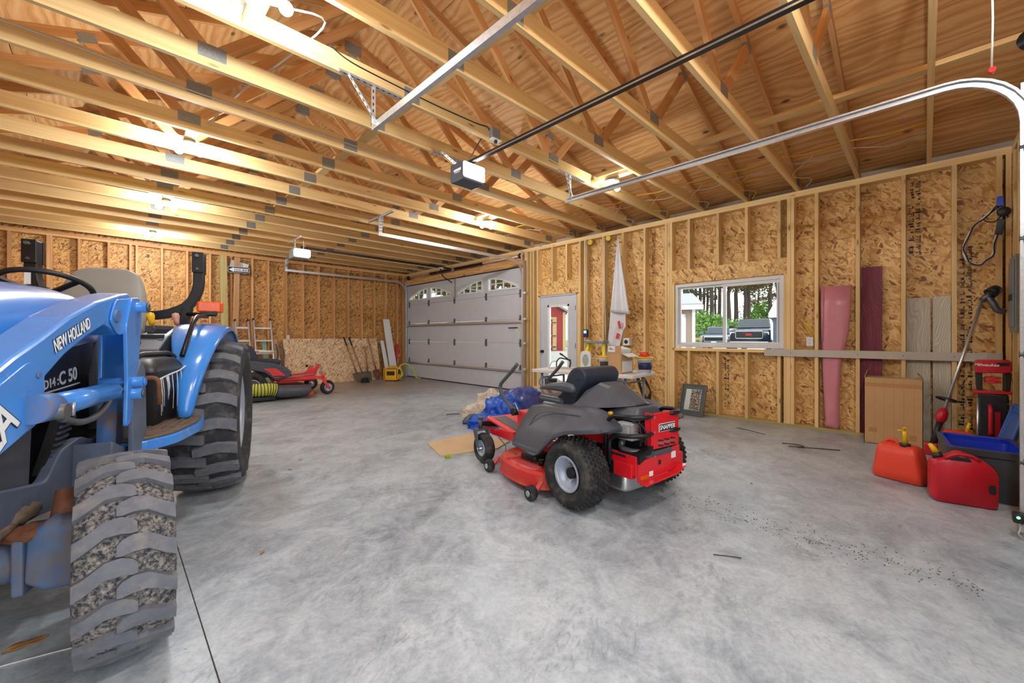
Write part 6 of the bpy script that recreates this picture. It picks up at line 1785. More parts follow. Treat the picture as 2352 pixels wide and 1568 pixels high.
# site light tower
t = thing('work_light', 'red and black battery site light standing in the front right corner', 'work light', (5.98, -0.455, 0))
b_ = MB().prism(round_poly([(-0.115, 0.86), (0.10, 0.87), (0.115, 0.90), (0.105, 0.99), (-0.11, 0.985)], 0.02), (-0.07, 0, 0), (0, -1, 0), (0, 0, 1), (0.14, 0, 0)).build('head', 'crimson_plastic', t, bevel=0.008)
MB().bb(-0.072, -0.069, -0.095, -0.02, 0.935, 0.965).build('vent_grille', 'print_black', b_)
text('lettering', 'Milwaukee', 0.036, 'print_white', b_, (-0.0715, 0.045, 0.94), (0, -1, 0), (0, 0, 1), bold=0.0006, shear=0.3)
for y in (-0.085, 0.085):
    MB().prism([(y - 0.018, 0.70), (y + 0.018, 0.70), (y * 1.05 + 0.022, 0.87), (y * 1.05 - 0.022, 0.87)], (-0.05, 0, 0), (0, -1, 0), (0, 0, 1), (0.10, 0, 0)).build('neck_frame', 'black_plastic', t, bevel=0.006)
for z in (0.78, 0.815):
    MB().cyl((-0.05, 0.0, z), (0.05, 0.0, z), 0.018, 12).bb(-0.04, 0.04, -0.05, 0.05, z - 0.012, z + 0.012).build('hinge_block', 'red_plastic', t)
MB().prism(round_poly([(-0.125, 0.66), (0.115, 0.67), (0.115, 0.70), (-0.125, 0.69)], 0.012), (-0.06, 0, 0), (0, -1, 0), (0, 0, 1), (0.12, 0, 0)).build('collar', 'crimson_plastic', t, bevel=0.006)
bd = MB().bb(-0.05, 0.06, -0.095, 0.09, 0.02, 0.665).build('column', 'black_plastic', t, bevel=0.012)
MB().tube(smooth_path([(-0.055, 0.02, 0.28), (-0.10, 0.02, 0.30), (-0.10, 0.02, 0.52), (-0.055, 0.02, 0.56)], 0.03), 0.016, 8).build('handle', 'crimson_plastic', bd)
MB().bb(-0.056, -0.05, -0.045, -0.01, 0.22, 0.50).build('battery_door', 'crimson_plastic', bd, bevel=0.003)
for y in (-0.10, 0.095):
    MB().cyl((-0.03, y, 0.0), (-0.03, y, 0.62), 0.010, 8).build('leg_tube', 'steel', bd)
mb = MB()
for z in [0.1 + 0.06 * k for k in range(9)]:
    mb.bb(-0.055, -0.049, -0.10, -0.085, z, z + 0.008)
mb.build('ribs', 'steel', bd)

# third small can behind the tote
t = thing('fuel_can', 'small orange fuel can half hidden behind the totes', 'fuel can', (5.72, -0.22, 0), R(10))
can_body(MB(), [(0.0, -0.07, 0.07, -0.10, 0.10, 0.03), (0.02, -0.08, 0.08, -0.11, 0.11, 0.03), (0.28, -0.075, 0.075, -0.105, 0.105, 0.03), (0.315, -0.05, 0.05, -0.08, 0.08, 0.03)]).build('body', 'orange_red_plastic', t)
MB().cyl((0.0, -0.06, 0.31), (0.0, -0.075, 0.40), 0.016, 10, 0.010).build('spout', 'yellow_plastic', t)

# door safety sensor low on the right track
t = thing('door_sensor', 'small black door sensor with green light low on the right door track', 'door sensor', (3.862, -0.40, 0.10))
MB().bb(-0.035, 0.03, -0.02, 0.03, 0.0, 0.055).build('case', 'black_plastic', t, bevel=0.006)
MB().sph((-0.036, 0.01, 0.035), 0.008, 8, 6).build('indicator', 'led_green', t)
MB().tube([(0.0, -0.01, 0.0), (-0.03, 0.01, -0.06), (-0.01, -0.01, -0.097)], 0.004, 5).build('lead', 'cable_white', t)

# cable loop and charger on the corner stud
t = thing('cable_coil', 'loop of white and black cable hanging on the corner stud at upper right', 'cable coil', (6.44, -0.46, 1.95))
loop = spline([(0.02, -0.09, 0.62), (0.0, 0.02, 0.50), (-0.01, 0.12, 0.36), (-0.01, 0.17, 0.18), (0.0, 0.13, 0.05), (0.0, 0.04, 0.01), (0.0, -0.03, 0.10), (0.01, -0.05, 0.25), (0.01, -0.07, 0.36)], 5)
MB().tube(loop, 0.012, 8).build('white_cable', 'cable_white', t)
MB().tube([p + Vector((-0.018, 0.006 * math.sin(i), 0.01 * math.cos(i * 0.7))) for i, p in enumerate(loop)], 0.007, 6).build('black_cable', 'cable_black', t)
MB().tube(spline([(0.0, -0.09, 0.60), (-0.03, 0.03, 0.47), (-0.03, -0.04, 0.43), (-0.02, -0.10, 0.50), (-0.02, -0.13, 0.46)], 5), 0.006, 6).build('black_cable', 'cable_black', t)
MB().bb(-0.04, 0.02, -0.10, -0.055, 0.58, 0.68).build('blue_hook', 'tote_blue', t, bevel=0.004)
MB().box((-0.03, -0.075, 0.37), (0.04, 0.05, 0.15), Matrix.Rotation(R(8), 3, 'X')).build('charger', 'black_plastic', t, bevel=0.006)
MB().sph((-0.03, -0.10, 0.52), (0.035, 0.05, 0.05), 12, 8).build('black_knot', 'black_plastic', t)

# ---------------------------------------------------------------- litter on the floor
def twig(pts, r, label, mat='stick'):
    o = MB().tube(spline(pts, 4), r, 5).build('twig', mat, None)
    tag(o, label, 'twig', 'twigs and wires on the floor')
twig([(5.40, 1.13, 0.007), (5.45, 1.0, 0.006), (5.36, 0.92, 0.012), (5.30, 1.05, 0.006)], 0.005, 'bent dark wire loop on the floor in front of the maroon plank')
twig([(5.33, 0.98, 0.006), (5.42, 0.80, 0.006), (5.50, 0.63, 0.006)], 0.005, 'straight dark twig beside the wire loop on the floor')
twig([(2.37, 0.82, 0.004), (2.41, 0.75, 0.006), (2.44, 0.70, 0.004)], 0.003, 'thin twig on bare concrete between mower and camera')
twig([(5.90, 1.75, 0.004), (5.86, 1.62, 0.005), (5.74, 1.38, 0.004)], 0.004, 'thin wire on the floor near the wall right of the framed print')
twig([(3.68, 5.18, 0.008), (3.76, 5.10, 0.02), (3.84, 5.05, 0.015)], 0.007, 'short dark stick poking out left of the blue tarp')
o = MB().tube(spline([(-0.31, 2.375, 0.003), (-0.2, 2.345, 0.003), (-0.093, 2.313, 0.003)], 4), 0.0028, 5).build('string', 'cable_white', None)
tag(o, 'thin white string on the floor left of the front tractor wheel', 'string')
def leaf(x, y, s, rot, label):
    me = MB().sheet(lambda u, v: (s * (u - 0.5), s * 0.45 * math.sin(PI * u) * (v - 0.5) * (1 + 0.3 * math.sin(9 * u)), 0.004 + 0.012 * (v - 0.5) ** 2 * s * 10 + 0.004 * math.sin(6 * u)), 8, 4, 0.0012)
    o = me.build('dry_leaf', 'dry_leaf', None, loc=(x, y, 0), rot=(0, 0, rot))
    tag(o, label, 'leaf', 'dry leaves on the floor')
leaf(-0.24, 2.47, 0.12, 0.2, 'large curled orange leaf on the floor at lower left')
leaf(0.60, 2.60, 0.045, 1.0, 'small brown leaf on open floor right of the front tractor tyre')
leaf(1.15, 4.05, 0.04, 2.0, 'small brown leaf on the floor right of the rear tractor tyre')
leaf(1.32, 4.30, 0.04, 0.5, 'small brown leaf farther back right of the rear tractor tyre')
leaf(3.75, 1.0, 0.03, 0.8, 'tiny brown leaf on the floor right of the mower')
mb = MB()
for k in range(420):
    x = 2.98 + abs(random.gauss(0.0, 0.10)) * random.choice((-1, 1)); y = random.uniform(-0.2, 1.5)
    s = random.uniform(0.0015, 0.0045)
    mb.box((x, y, s * 0.4), (s * 1.6, s, s * 0.8), Matrix.Rotation(random.uniform(0, 3), 3, 'Z'))
o = mb.build('dirt_crumbs', 'mud', None); tag(o, 'dark dirt crumbs scattered along the floor joint right of the mower', 'dirt'); o['kind'] = 'stuff'
mb = MB()
for k in range(40):
    a = random.uniform(0, 2 * PI); r_ = random.uniform(0, 0.035)
    p = Vector((2.38 + r_ * math.cos(a), 3.33 + r_ * math.sin(a), 0.002))
    mb.tube([p, p + Vector((random.uniform(-.03, .03), random.uniform(-.03, .03), random.uniform(0.02, 0.045)))], 0.003, 4)
o = mb.build('grass_clump', 'lime_hose', None); tag(o, 'small clump of dried grass beside the plywood scrap', 'grass'); o['kind'] = 'stuff'

# black ink stamps on the wall sheathing (illegible print blocks)
def stamp(y0, z0, z1, w, seed):
    rnd = random.Random(seed)
    mb = MB()
    z = z0
    while z < z1:
        h = rnd.uniform(0.012, 0.03)
        if rnd.random() < 0.96:
            for c_ in range(2):
                if rnd.random() < 0.8:
                    a = y0 + c_ * w * 0.5 + rnd.uniform(0, w * 0.08); b = a + w * rnd.uniform(0.15, 0.42)
                    k = rnd.choice((0, 1, 2))
                    if k == 0:
                        mb.bb(6.6398, 6.6409, a, b, z, z + h * 0.35).bb(6.6398, 6.6409, a, b, z + h * 0.6, z + h * 0.9)
                    elif k == 1:
                        mb.bb(6.6398, 6.6409, a, b, z, z + h * 0.25).bb(6.6398, 6.6409, a, a + w * 0.08, z, z + h)
                    else:
                        mb.bb(6.6398, 6.6409, a, b, z, z + h * 0.8)
        z += h * 1.25
    mb.build('ink_stamp', 'print_black', wall_right)
stamp(0.03, 2.15, 3.0, 0.11, 1)
stamp(-0.365, 0.20, 2.20, 0.11, 2)
stamp(2.07, 0.15, 0.95, 0.08, 3)
stamp(4.03, 2.0, 2.95, 0.06, 4)
stamp(3.25, 2.3, 2.95, 0.05, 5)
# ---------------------------------------------------------------- folding table and what is on it
TA = R(-84.76)
TB = thing('folding_table', 'white plastic folding table with grey metal legs behind the near mower', 'folding table', (4.348, 4.027, 0), TA)
MB().prism(round_poly([(0, 0), (1.555, 0), (1.555, 0.75), (0, 0.75)], 0.05), (0, 0, 0.695), (1, 0, 0), (0, 1, 0), (0, 0, 0.045)).build('table_top', 'white_plastic', TB, bevel=0.008)
for x in (0.14, 1.42):
    for y in (0.09, 0.66):
        MB().cyl((x, y, 0.0), (x, y, 0.70), 0.0165, 12).build('leg', 'panel_grey', TB)
    MB().cyl((x, 0.09, 0.62), (x, 0.66, 0.62), 0.012, 10).build('leg_brace', 'panel_grey', TB)
    MB().cyl((x, 0.09, 0.10), (x, 0.66, 0.10), 0.012, 10).build('leg_brace', 'panel_grey', TB)
def on_table(name, label, cat, x, y, rz=0.0, z=0.74):
    c, s = math.cos(TA), math.sin(TA)
    return thing(name, label, cat, (4.348 + c * x - s * y, 4.027 + s * x + c * y, z), TA + rz)
# open carton with flaps
t = on_table('cardboard_box', 'open cardboard carton with white flaps on the folding table', 'cardboard box', 1.20, 0.06)
mb = MB(); w_, d_, h_, th = 0.18, 0.34, 0.255, 0.004
mb.bb(0, w_, 0, th, 0, h_).bb(0, w_, d_ - th, d_, 0, h_).bb(0, th, 0, d_, 0, h_).bb(w_ - th, w_, 0, d_, 0, h_).bb(0, w_, 0, d_, 0, th)
mb.build('carton', 'cardboard', t)
MB().bar((w_ / 2, 0.0, h_), (w_ / 2, -0.01, h_ + 0.10), w_, th, up=(0, 1, 0)).build('flap', 'cardboard', t)
MB().bb(0.005, 0.10, -0.013, -0.011, h_ + 0.02, h_ + 0.095).build('label_print', 'paper_white', t)
MB().bb(0.02, 0.08, -0.0145, -0.013, h_ + 0.05, h_ + 0.056).bb(0.02, 0.06, -0.0145, -0.013, h_ + 0.065, h_ + 0.071).build('print_lines', 'print_black', t)
MB().bar((w_, d_ / 2, h_), (w_ + 0.09, d_ / 2, h_ - 0.04), d_ * 0.9, th, up=(0, 0, 1)).build('flap', 'paper_white', t)
MB().bb(w_, w_ + 0.001, 0.02, d_ - 0.02, 0.02, 0.16).build('label_print', 'paper_white', t)
MB().box((w_ * 0.55, d_ * 0.5, h_ + 0.03), (0.14, 0.25, 0.09), Matrix.Rotation(R(14), 3, 'Y')).build('packing_insert', 'paper_white', t, bevel=0.004)
# buckets
def bucket(label, x, y, mat_label, lid):
    t = on_table('plastic_bucket', label, 'bucket', x, y)
    MB().lathe([(0, 0), (0.082, 0), (0.098, 0.165), (0.104, 0.165), (0.104, 0.18), (0.0, 0.18)], (0, 0, 0), (0, 0, 1), 28).build('pail', 'white_plastic', t)
    MB().lathe([(0.0, 0.181), (0.108, 0.181), (0.110, 0.196), (0.104, 0.205), (0.0, 0.200)], (0, 0, 0), (0, 0, 1), 28).build('lid', lid, t)
    MB().lathe([(0.0885, 0.04), (0.0965, 0.13), (0.0975, 0.13), (0.0895, 0.04)], (0, 0, 0), (0, 0, 1), 20, closed=True, a0=0, a1=PI * 1.2).build('label_wrap', mat_label, t)
    return t
bucket('white bucket with yellow lid left of the carton on the table', 1.00, 0.40, 'print_black', 'yellow_plastic')
t = bucket('white bucket with yellow lid and navy print right of the carton', 1.49, 0.52, 'print_navy', 'yellow_plastic')
t = on_table('plastic_tub', 'small red-orange plastic tub on top of the right bucket', 'plastic tub', 1.49, 0.52, 0, 0.948)
MB().lathe([(0, 0), (0.055, 0), (0.065, 0.045), (0.06, 0.05), (0, 0.048)], (0, 0, 0), (0, 0, 1), 20).build('tub', 'orange_red_plastic', t)
MB().cyl((0, 0, 0.05), (0, 0, 0.058), 0.062, 18).build('lid', 'orange_red_plastic', t)
# fan heater
t = on_table('fan_heater', 'white upright fan heater standing on the table by the ladder', 'fan heater', 0.52, 0.52, R(25))
MB().prism(round_poly([(0, 0), (0.15, 0), (0.15, 0.22), (0.13, 0.255), (0.02, 0.255), (0, 0.22)], 0.02), (0, 0, 0), (1, 0, 0), (0, 0, 1), (0, 0.12, 0)).build('case', 'white_plastic', t, bevel=0.012)
MB().prism([(0.03 + 0.045 * (1 + math.cos(2 * PI * k / 20)), 0.125 + 0.085 * math.sin(2 * PI * k / 20)) for k in range(20)], (0, -0.001, 0), (1, 0, 0), (0, 0, 1), (0, -0.003, 0)).build('grille', 'panel_grey', t)
for k in range(7):
    z = 0.06 + 0.021 * k
    MB().bb(0.035, 0.115, -0.008, -0.004, z, z + 0.006).build('grille_bar', 'white_plastic', t)
# caulking gun
t = on_table('caulking_gun', 'black caulking gun standing on the left end of the table', 'caulking gun', 0.18, 0.40, R(20))
MB().tube(smooth_path([(0.0, 0, 0.012), (0.0, 0, 0.10), (0.05, 0, 0.155), (0.22, 0, 0.12)], 0.03), 0.009, 8).build('frame', 'black_metal', t)
MB().tube(smooth_path([(0.20, 0, 0.012), (0.22, 0, 0.10), (0.10, 0, 0.19)], 0.03), 0.010, 8).build('trigger', 'black_metal', t)
MB().tube([(0.10, 0, 0.19), (0.05, 0, 0.22)], 0.013, 8).build('grip', 'black_metal', t)
MB().tube(spline([(0.0, 0.0, 0.10), (-0.07, 0.02, 0.09), (-0.12, 0.05, 0.02)], 5), 0.004, 5).build('wire', 'cable_black', t)
t = on_table('flat_board', 'thin pale board lying across the left half of the table', 'board', 0.14, 0.24, R(4))
MB().bb(0, 0.70, 0, 0.13, 0.001, 0.016).build('board', 'canvas', t, bevel=0.002)
MB().bb(0.1, 0.65, 0.02, 0.05, 0.0165, 0.020).build('blade_strip', 'panel_grey', t)

# cardboard box and black amplifier under the table
t = thing('cardboard_box', 'low closed cardboard box on the floor behind the blue tarp', 'cardboard box', (5.42, 5.02, 0), R(-57))
MB().bb(0, 0.58, 0, 0.36, 0, 0.27).build('carton', 'cardboard_pale', t, bevel=0.004)
MB().bb(0.02, 0.56, 0.17, 0.20, 0.27, 0.272).build('tape', 'packing_tape', t)
for k in range(4):
    MB().bb(0.26 + 0.03 * k, 0.28 + 0.03 * k, -0.0015, 0, 0.09, 0.19).build('print_mark', 'tarp_navy', t)
t = thing('battery_charger', 'black box charger with cables on top of the low cardboard box', 'battery charger', (5.62, 4.86, 0.276), R(-57))
MB().bb(0, 0.21, 0, 0.20, 0, 0.17).build('case', 'black_plastic', t, bevel=0.01)
MB().cyl((0.10, -0.012, 0.09), (0.10, 0.0, 0.09), 0.028, 16).build('dial', 'steel_dark', t)
MB().tube(spline([(0.02, 0.05, 0.15), (-0.05, 0.02, 0.19), (-0.10, 0.0, 0.12), (-0.08, 0.0, 0.05), (-0.05, 0.02, 0.02)], 5), 0.006, 6).build('cable', 'cable_black', t)
MB().tube(spline([(0.20, 0.05, 0.16), (0.27, 0.02, 0.14), (0.26, 0.0, 0.08), (0.23, 0.0, 0.02)], 5), 0.005, 6).build('cable', 'cable_black', t)

# yellow step ladder folded against the wall
t = thing('step_ladder', 'yellow fibreglass step ladder with grey top leaning by the side door', 'step ladder', (6.12, 4.20, 0))
def lad(y0, y1, x0, x1, m):
    return MB().bar((x0, y0, 0.0), (x1, y1, 1.10), 0.055, 0.026, up=(1, 0, 0)).build('rail', m, t, bevel=0.003)
lad(0.30, 0.16, -0.02, 0.16, 'yellow_fibre'); lad(-0.30, -0.16, -0.02, 0.16, 'yellow_fibre')
lad(0.25, 0.14, 0.12, 0.20, 'yellow_fibre'); lad(-0.25, -0.14, 0.12, 0.20, 'yellow_fibre')
for k in range(1, 4):
    f = k / 4.0
    MB().bar((-0.02 + 0.18 * f, 0.30 - 0.14 * f, 1.10 * f), (-0.02 + 0.18 * f, -0.30 + 0.14 * f, 1.10 * f), 0.08, 0.02, up=(0, 0, 1)).build('tread', 'alu', t)
tp = MB().bb(0.08, 0.26, -0.21, 0.21, 1.09, 1.135).build('top_cap', 'panel_grey', t, bevel=0.006)
MB().bar((0.10, -0.235, 0.62), (0.15, -0.195, 0.95), 0.004, 0.03, up=(0, 1, 0)).build('label_strip', 'print_white', t)

# white sheet hanging on the wall
t = thing('hanging_sheet', 'white plastic sheet hanging gathered from a nail on the right wall', 'hanging sheet')
def fold(n, ph): return 0.022 * math.sin(n * PI + ph)
def sheet_low(u, v):
    z = 2.30 - 1.86 * v
    yl = 3.86 + 0.30 * ((2.985 - z) / 2.56)
    yr = 3.74 + (0.20 if z < 1.3 else 0.0) * min(1, (1.3 - z) / 0.85) if z < 1.3 else 3.735 - 0.05 * (2.3 - z)
    y = yl + (yr - yl) * u
    return (6.46 + 0.025 * math.sin(u * 9 + v * 3) * min(1, 0.3 + v), y, z + 0.03 * u * math.sin(v * 4))
MB().sheet(sheet_low, 18, 24, 0.003).build('lower_fold', 'drape_white', t)
def sheet_up(u, v):
    yl = 3.855 + 0.145 * v
    yr = 3.835 - 0.25 * v ** 1.15
    zb = 1.66 - 0.06 * u
    z = 2.985 + (zb - 2.985) * v
    y = yl + (yr - yl) * u
    return (6.445 - 0.035 * v + 0.028 * math.sin(u * 11 + 1.0) * min(1, 0.2 + v), y, z)
MB().sheet(sheet_up, 18, 22, 0.003).build('upper_fold', 'drape_white', t)
MB().box((6.418, 3.80, 1.42), (0.002, 0.05, 0.14), Matrix.Rotation(R(-14), 3, 'X')).build('red_print', 'red_dusty', t)
MB().box((6.418, 3.835, 1.22), (0.002, 0.06, 0.10), Matrix.Rotation(R(18), 3, 'X')).build('red_print', 'red_dusty', t)
MB().cyl((6.43, 3.845, 2.985), (6.5, 3.845, 2.985), 0.006, 8).build('nail', 'steel', t)

# black cable coil on the wall behind the table
t = thing('cable_coil', 'bundle of black cables hanging on the wall under the table end', 'cable coil', (6.44, 3.36, 0.06))
for k in range(7):
    a0 = random.uniform(-0.04, 0.04)
    MB().tube(spline([(0.02 * (k % 3), 0.12 + a0, 0.50), (-0.01 * (k % 3), 0.05 + a0, 0.30 + a0), (0.0, -0.06 + a0, 0.08), (-0.02, -0.13, 0.02 + 0.03 * k), (0.01, -0.12, 0.25), (0.0, 0.0 + a0, 0.45), (0.01, 0.10, 0.52)], 5), 0.010, 6).build('loop', 'cable_black', t)

# blue tarpaulin bundle with canvas beside it
from mathutils import noise as mnoise
def lump(name, mat, parent, c, r, seed, rough, n=56, m=30, boxy=0.75):
    """crumpled cloth heap: a squashed ball with ridged folds, resting on the floor"""
    vs = MB().sph((0, 0, 0), 1.0, n, m)
    out = []
    off = Vector((seed * 3.7, seed * 1.3, seed * 2.1))
    for x, y, z in vs.v:
        p = Vector((x, y, z))
        a = 1 - abs(mnoise.noise(p * 1.3 + off)) * 2
        b = 1 - abs(mnoise.noise(p * 2.9 + off * 2)) * 2
        d = 1 - abs(mnoise.noise(p * 6.0 + off * 3)) * 2
        k = 1 + rough * (0.9 * a + 0.55 * b + 0.3 * d - 0.9)
        zz = math.copysign(abs(z) ** boxy, z)
        out.append((c[0] + x * r[0] * k, c[1] + y * r[1] * k, max(0.003 + 0.002 * (x + y), c[2] + zz * r[2] * k)))
    vs.v = out
    return vs.build(name, mat, parent)
t = thing('tarp_bundle', 'crumpled blue and navy tarpaulin bundle on the floor behind the near mower', 'tarp', (0, 0, 0))
lump('blue_fold', 'tarp_blue', t, (4.00, 4.26, 0.10), (0.27, 0.25, 0.24), 3, 0.34)
lump('blue_corner', 'tarp_blue', t, (3.66, 4.18, 0.04), (0.30, 0.18, 0.12), 5, 0.34)
lump('navy_fold', 'tarp_navy', t, (4.60, 4.42, 0.12), (0.42, 0.27, 0.28), 8, 0.22)
t = thing('canvas_cloth', 'cream canvas cloth heaped on the left side of the blue tarp', 'canvas cloth', (0, 0, 0))
lump('cloth', 'canvas', t, (4.40, 4.98, 0.08), (0.26, 0.18, 0.24), 11, 0.35)
lump('cloth_tail', 'canvas', t, (4.02, 4.82, 0.03), (0.28, 0.16, 0.14), 12, 0.35)
t = thing('work_boot', 'dark rubber boot toe sticking out under the blue tarp', 'boot', (3.62, 4.52, 0), R(200))
MB().loft([[Vector((x, w * math.cos(2 * PI * k / 14), max(0.0, h / 2 + h / 2 * math.sin(2 * PI * k / 14)))) for k in range(14)] for x, w, h in ((-0.12, 0.04, 0.10), (0.0, 0.05, 0.11), (0.08, 0.052, 0.085), (0.14, 0.045, 0.06), (0.17, 0.02, 0.04))]).build('upper', 'charcoal', t)
MB().prism(round_poly([(-0.12, -0.04), (0.10, -0.052), (0.175, -0.02), (0.175, 0.02), (0.10, 0.052), (-0.12, 0.04)], 0.02), (0, 0, 0), (1, 0, 0), (0, 1, 0), (0, 0, 0.015)).build('sole', 'black_plastic', t)

# plywood scrap on the floor
o = MB().prism([(2.53, 3.93), (2.36, 3.43), (2.95, 3.22), (3.25, 3.35), (3.20, 3.95)], (0, 0, 0.001), (1, 0, 0), (0, 1, 0), (0, 0, 0.012)).build('plywood_scrap', 'ply_scrap', None)
tag(o, 'flat plywood scrap on the floor under the near mower front', 'plywood scrap')

# ---------------------------------------------------------------- back corner
o = MB().add([(3.03, 10.93, 0.0), (5.50, 10.93, 0.0), (5.50, 11.225, 1.16), (3.03, 11.225, 1.16), (3.03, 10.942, 0.0), (5.50, 10.942, 0.0), (5.50, 11.237, 1.16), (3.03, 11.237, 1.16)], [(0, 1, 2, 3), (7, 6, 5, 4), (0, 4, 5, 1), (1, 5, 6, 2), (2, 6, 7, 3), (3, 7, 4, 0)]).build('osb_sheet', 'osb_pale', None)
tag(o, 'loose pale strand board sheet leaning low against the back wall', 'board sheet')

def shovel(label, bx, by, tx, ty, tz, kind):
    t = thing('shovel', label, 'shovel', (bx, by, 0), 0, 'shovels against the back wall')
    b = Vector((0, 0, 0)); tp = Vector((tx - bx, ty - by, tz))
    d = tp.normalized(); L = tp.length
    side = d.cross(Vector((0, 1, 0))).normalized(); nrm = side.cross(d)
    MB().cyl(b + d * 0.30, b + d * (L - (0.10 if kind == 'd' else 0.24)), 0.019, 10).build('handle', 'wood_handle', t)
    w = 0.105
    pts = {'round': [(-w, 0.28), (w, 0.28), (w, 0.12), (0.05, 0.02), (0, 0.0), (-0.05, 0.02), (-w, 0.12)], 'd': [(-w, 0.28), (w, 0.28), (w, 0.01), (-w, 0.01)], 'red': [(-w, 0.30), (w, 0.30), (w, 0.14), (0.05, 0.03), (0, 0.0), (-0.05, 0.03), (-w, 0.14)]}[kind]
    mat = {'round': 'mud', 'd': 'mud', 'red': 'rust'}[kind]
    MB().prism(pts, b - nrm * 0.0, side, d, nrm * 0.008).build('blade', mat, t, bevel=0.003)
    MB().cyl(b + d * 0.24, b + d * 0.42, 0.024, 10, 0.020).build('socket', mat, t)
    if kind == 'd':
        MB().tube([b + d * (L - 0.11), b + d * (L - 0.03) + side * 0.055, b + d * L + side * 0.05, b + d * L - side * 0.05, b + d * (L - 0.03) - side * 0.055, b + d * (L - 0.11)], 0.011, 8).build('d_grip', 'wood_handle', t)
    else:
        MB().cyl(b + d * (L - 0.25), b + d * L, 0.022, 10).build('grip', 'black_plastic' if kind == 'round' else 'wood_handle', t)
shovel('shovel with black grip leaning on the board sheet, the left one', 4.70, 10.55, 4.50, 11.10, 1.19, 'round')
shovel('shovel with black grip leaning on the board sheet, beside the left one', 4.86, 10.55, 4.64, 11.10, 1.19, 'round')
shovel('short flat spade with wooden D-shaped grip against the back wall', 5.02, 10.70, 5.09, 11.08, 0.93, 'd')
shovel('rusty red round shovel standing left of the yellow compressor', 5.36, 10.80, 5.22, 11.20, 1.20, 'red')
t = thing('garden_hose', 'dark coiled hose heaped on the floor at the shovel blades', 'hose', (4.78, 10.40, 0))
for k in range(4):
    MB().tube([(0.10 * math.cos(2 * PI * j / 20) * (1 - 0.08 * k), 0.10 * math.sin(2 * PI * j / 20), 0.018 + 0.03 * k + 0.012 * math.sin(2 * PI * j / 20 * 2)) for j in range(20)], 0.016, 8, closed=True).build('coil', 'black_plastic', t)

def white_plank(label, x0, x1, tx0, tx1, h, yb=10.95):
    o = MB().add([(x0, yb, 0), (x1, yb, 0), (tx1, 11.22, h), (tx0, 11.22, h), (x0, yb + 0.02, 0), (x1, yb + 0.02, 0), (tx1, 11.24, h), (tx0, 11.24, h)], [(0, 1, 2, 3), (7, 6, 5, 4), (0, 4, 5, 1), (1, 5, 6, 2), (2, 6, 7, 3), (3, 7, 4, 0)]).build('white_board', 'white_metal', None, bevel=0.002)
    tag(o, label, 'board', 'white boards against the back wall')
white_plank('tall white board leaning on the back wall behind the compressor', 5.83, 6.06, 5.70, 5.90, 1.73)
white_plank('shorter white board leaning left of the tall white one', 5.68, 5.82, 5.62, 5.72, 1.10)
t = thing('spirit_level', 'red tool standing in the back right corner by the garage door', 'tool', (6.10, 11.02, 0))
MB().bar((0, 0, 0.0), (-0.04, 0.10, 0.45), 0.05, 0.03, up=(0, 1, 0)).build('shaft', 'black_plastic', t)
MB().prism([(-0.06, 0.45), (0.0, 0.42), (0.06, 1.0), (-0.03, 0.98)], (0, 0.10, 0), (1, 0, 0), (0, 0, 1), (0, 0.03, 0)).build('blade', 'red_plastic', t, bevel=0.004)

# yellow compressor with hose
t = thing('air_compressor', 'yellow and black portable compressor with lime hose in the back corner', 'air compressor', (5.52, 10.30, 0), R(-48))
hw = 0.19
mb = MB()
for y in (-0.15, 0.15):
    mb.tube(smooth_path([(-hw, y, 0.04), (-hw, y, 0.36), (hw, y, 0.36), (hw, y, 0.04), (-hw, y, 0.04)], 0.04), 0.014, 8)
mb.build('roll_frame', 'yellow_dewalt', t)
MB().bb(-0.16, 0.16, -0.13, 0.13, 0.06, 0.34).build('body', 'black_plastic', t, bevel=0.02)
pn = MB().bb(-0.16, 0.16, -0.165, -0.13, 0.05, 0.33).build('front_panel', 'yellow_dewalt', t, bevel=0.01)
MB().bb(-0.11, 0.11, -0.170, -0.164, 0.16, 0.27).build('gauge_panel', 'black_plastic', pn, bevel=0.004)
MB().cyl((0.16, 0.0, 0.10), (0.21, 0.0, 0.10), 0.085, 20).build('tank_end', 'yellow_dewalt', t)
MB().tube(smooth_path([(-0.12, 0, 0.34), (-0.12, 0, 0.40), (0.12, 0, 0.40), (0.12, 0, 0.34)], 0.03), 0.012, 8).build('carry_handle', 'yellow_dewalt', t)
for x in (-0.14, 0.14):
    for y in (-0.12, 0.12):
        MB().cyl((x, y, 0.0), (x, y, 0.05), 0.022, 10).build('rubber_foot', 'black_plastic', t)
hs = MB().tube(spline([(0.10, -0.05, 0.36), (0.24, -0.02, 0.30), (0.27, 0.02, 0.17), (0.22, -0.02, 0.10), (0.24, 0.05, 0.22), (0.16, 0.10, 0.38), (0.30, 0.25, 0.45), (0.45, 0.42, 0.28), (0.50, 0.50, 0.05), (0.62, 0.55, 0.012)], 6), 0.014, 8).build('air_hose', 'lime', t)

# aluminium ladders
def ladder(label, x0, x1, tops, yb, yt, h):
    t = thing('extension_ladder', label, 'ladder', (x0, yb, 0), 0, 'aluminium ladders against the back wall')
    d = Vector((0, yt - yb, h))
    w = x1 - x0
    for x in (0, w):
        MB().bar((x, 0, 0), Vector((x, 0, 0)) + d, 0.028, 0.07, up=(0, 1, 0)).build('rail', 'alu', t)
        MB().bar(Vector((x, 0, 0)) + d * 0.985, Vector((x, 0, 0)) + d * 1.012, 0.036, 0.08, up=(0, 1, 0)).build('end_cap', 'black_plastic', t)
    n = int(h / 0.297)
    for k in range(1, n + 1):
        f = (k * 0.297 - 0.07) / h
        if f < 1:
            MB().bar(d * f, d * f + Vector((w, 0, 0)), 0.03, 0.035, up=(0, 0, 1)).build('rung', 'alu', t)
ladder('aluminium ladder section leaning on the back wall, mostly behind the tractor fender', 1.99, 2.24, 0, 10.45, 11.02, 1.58)
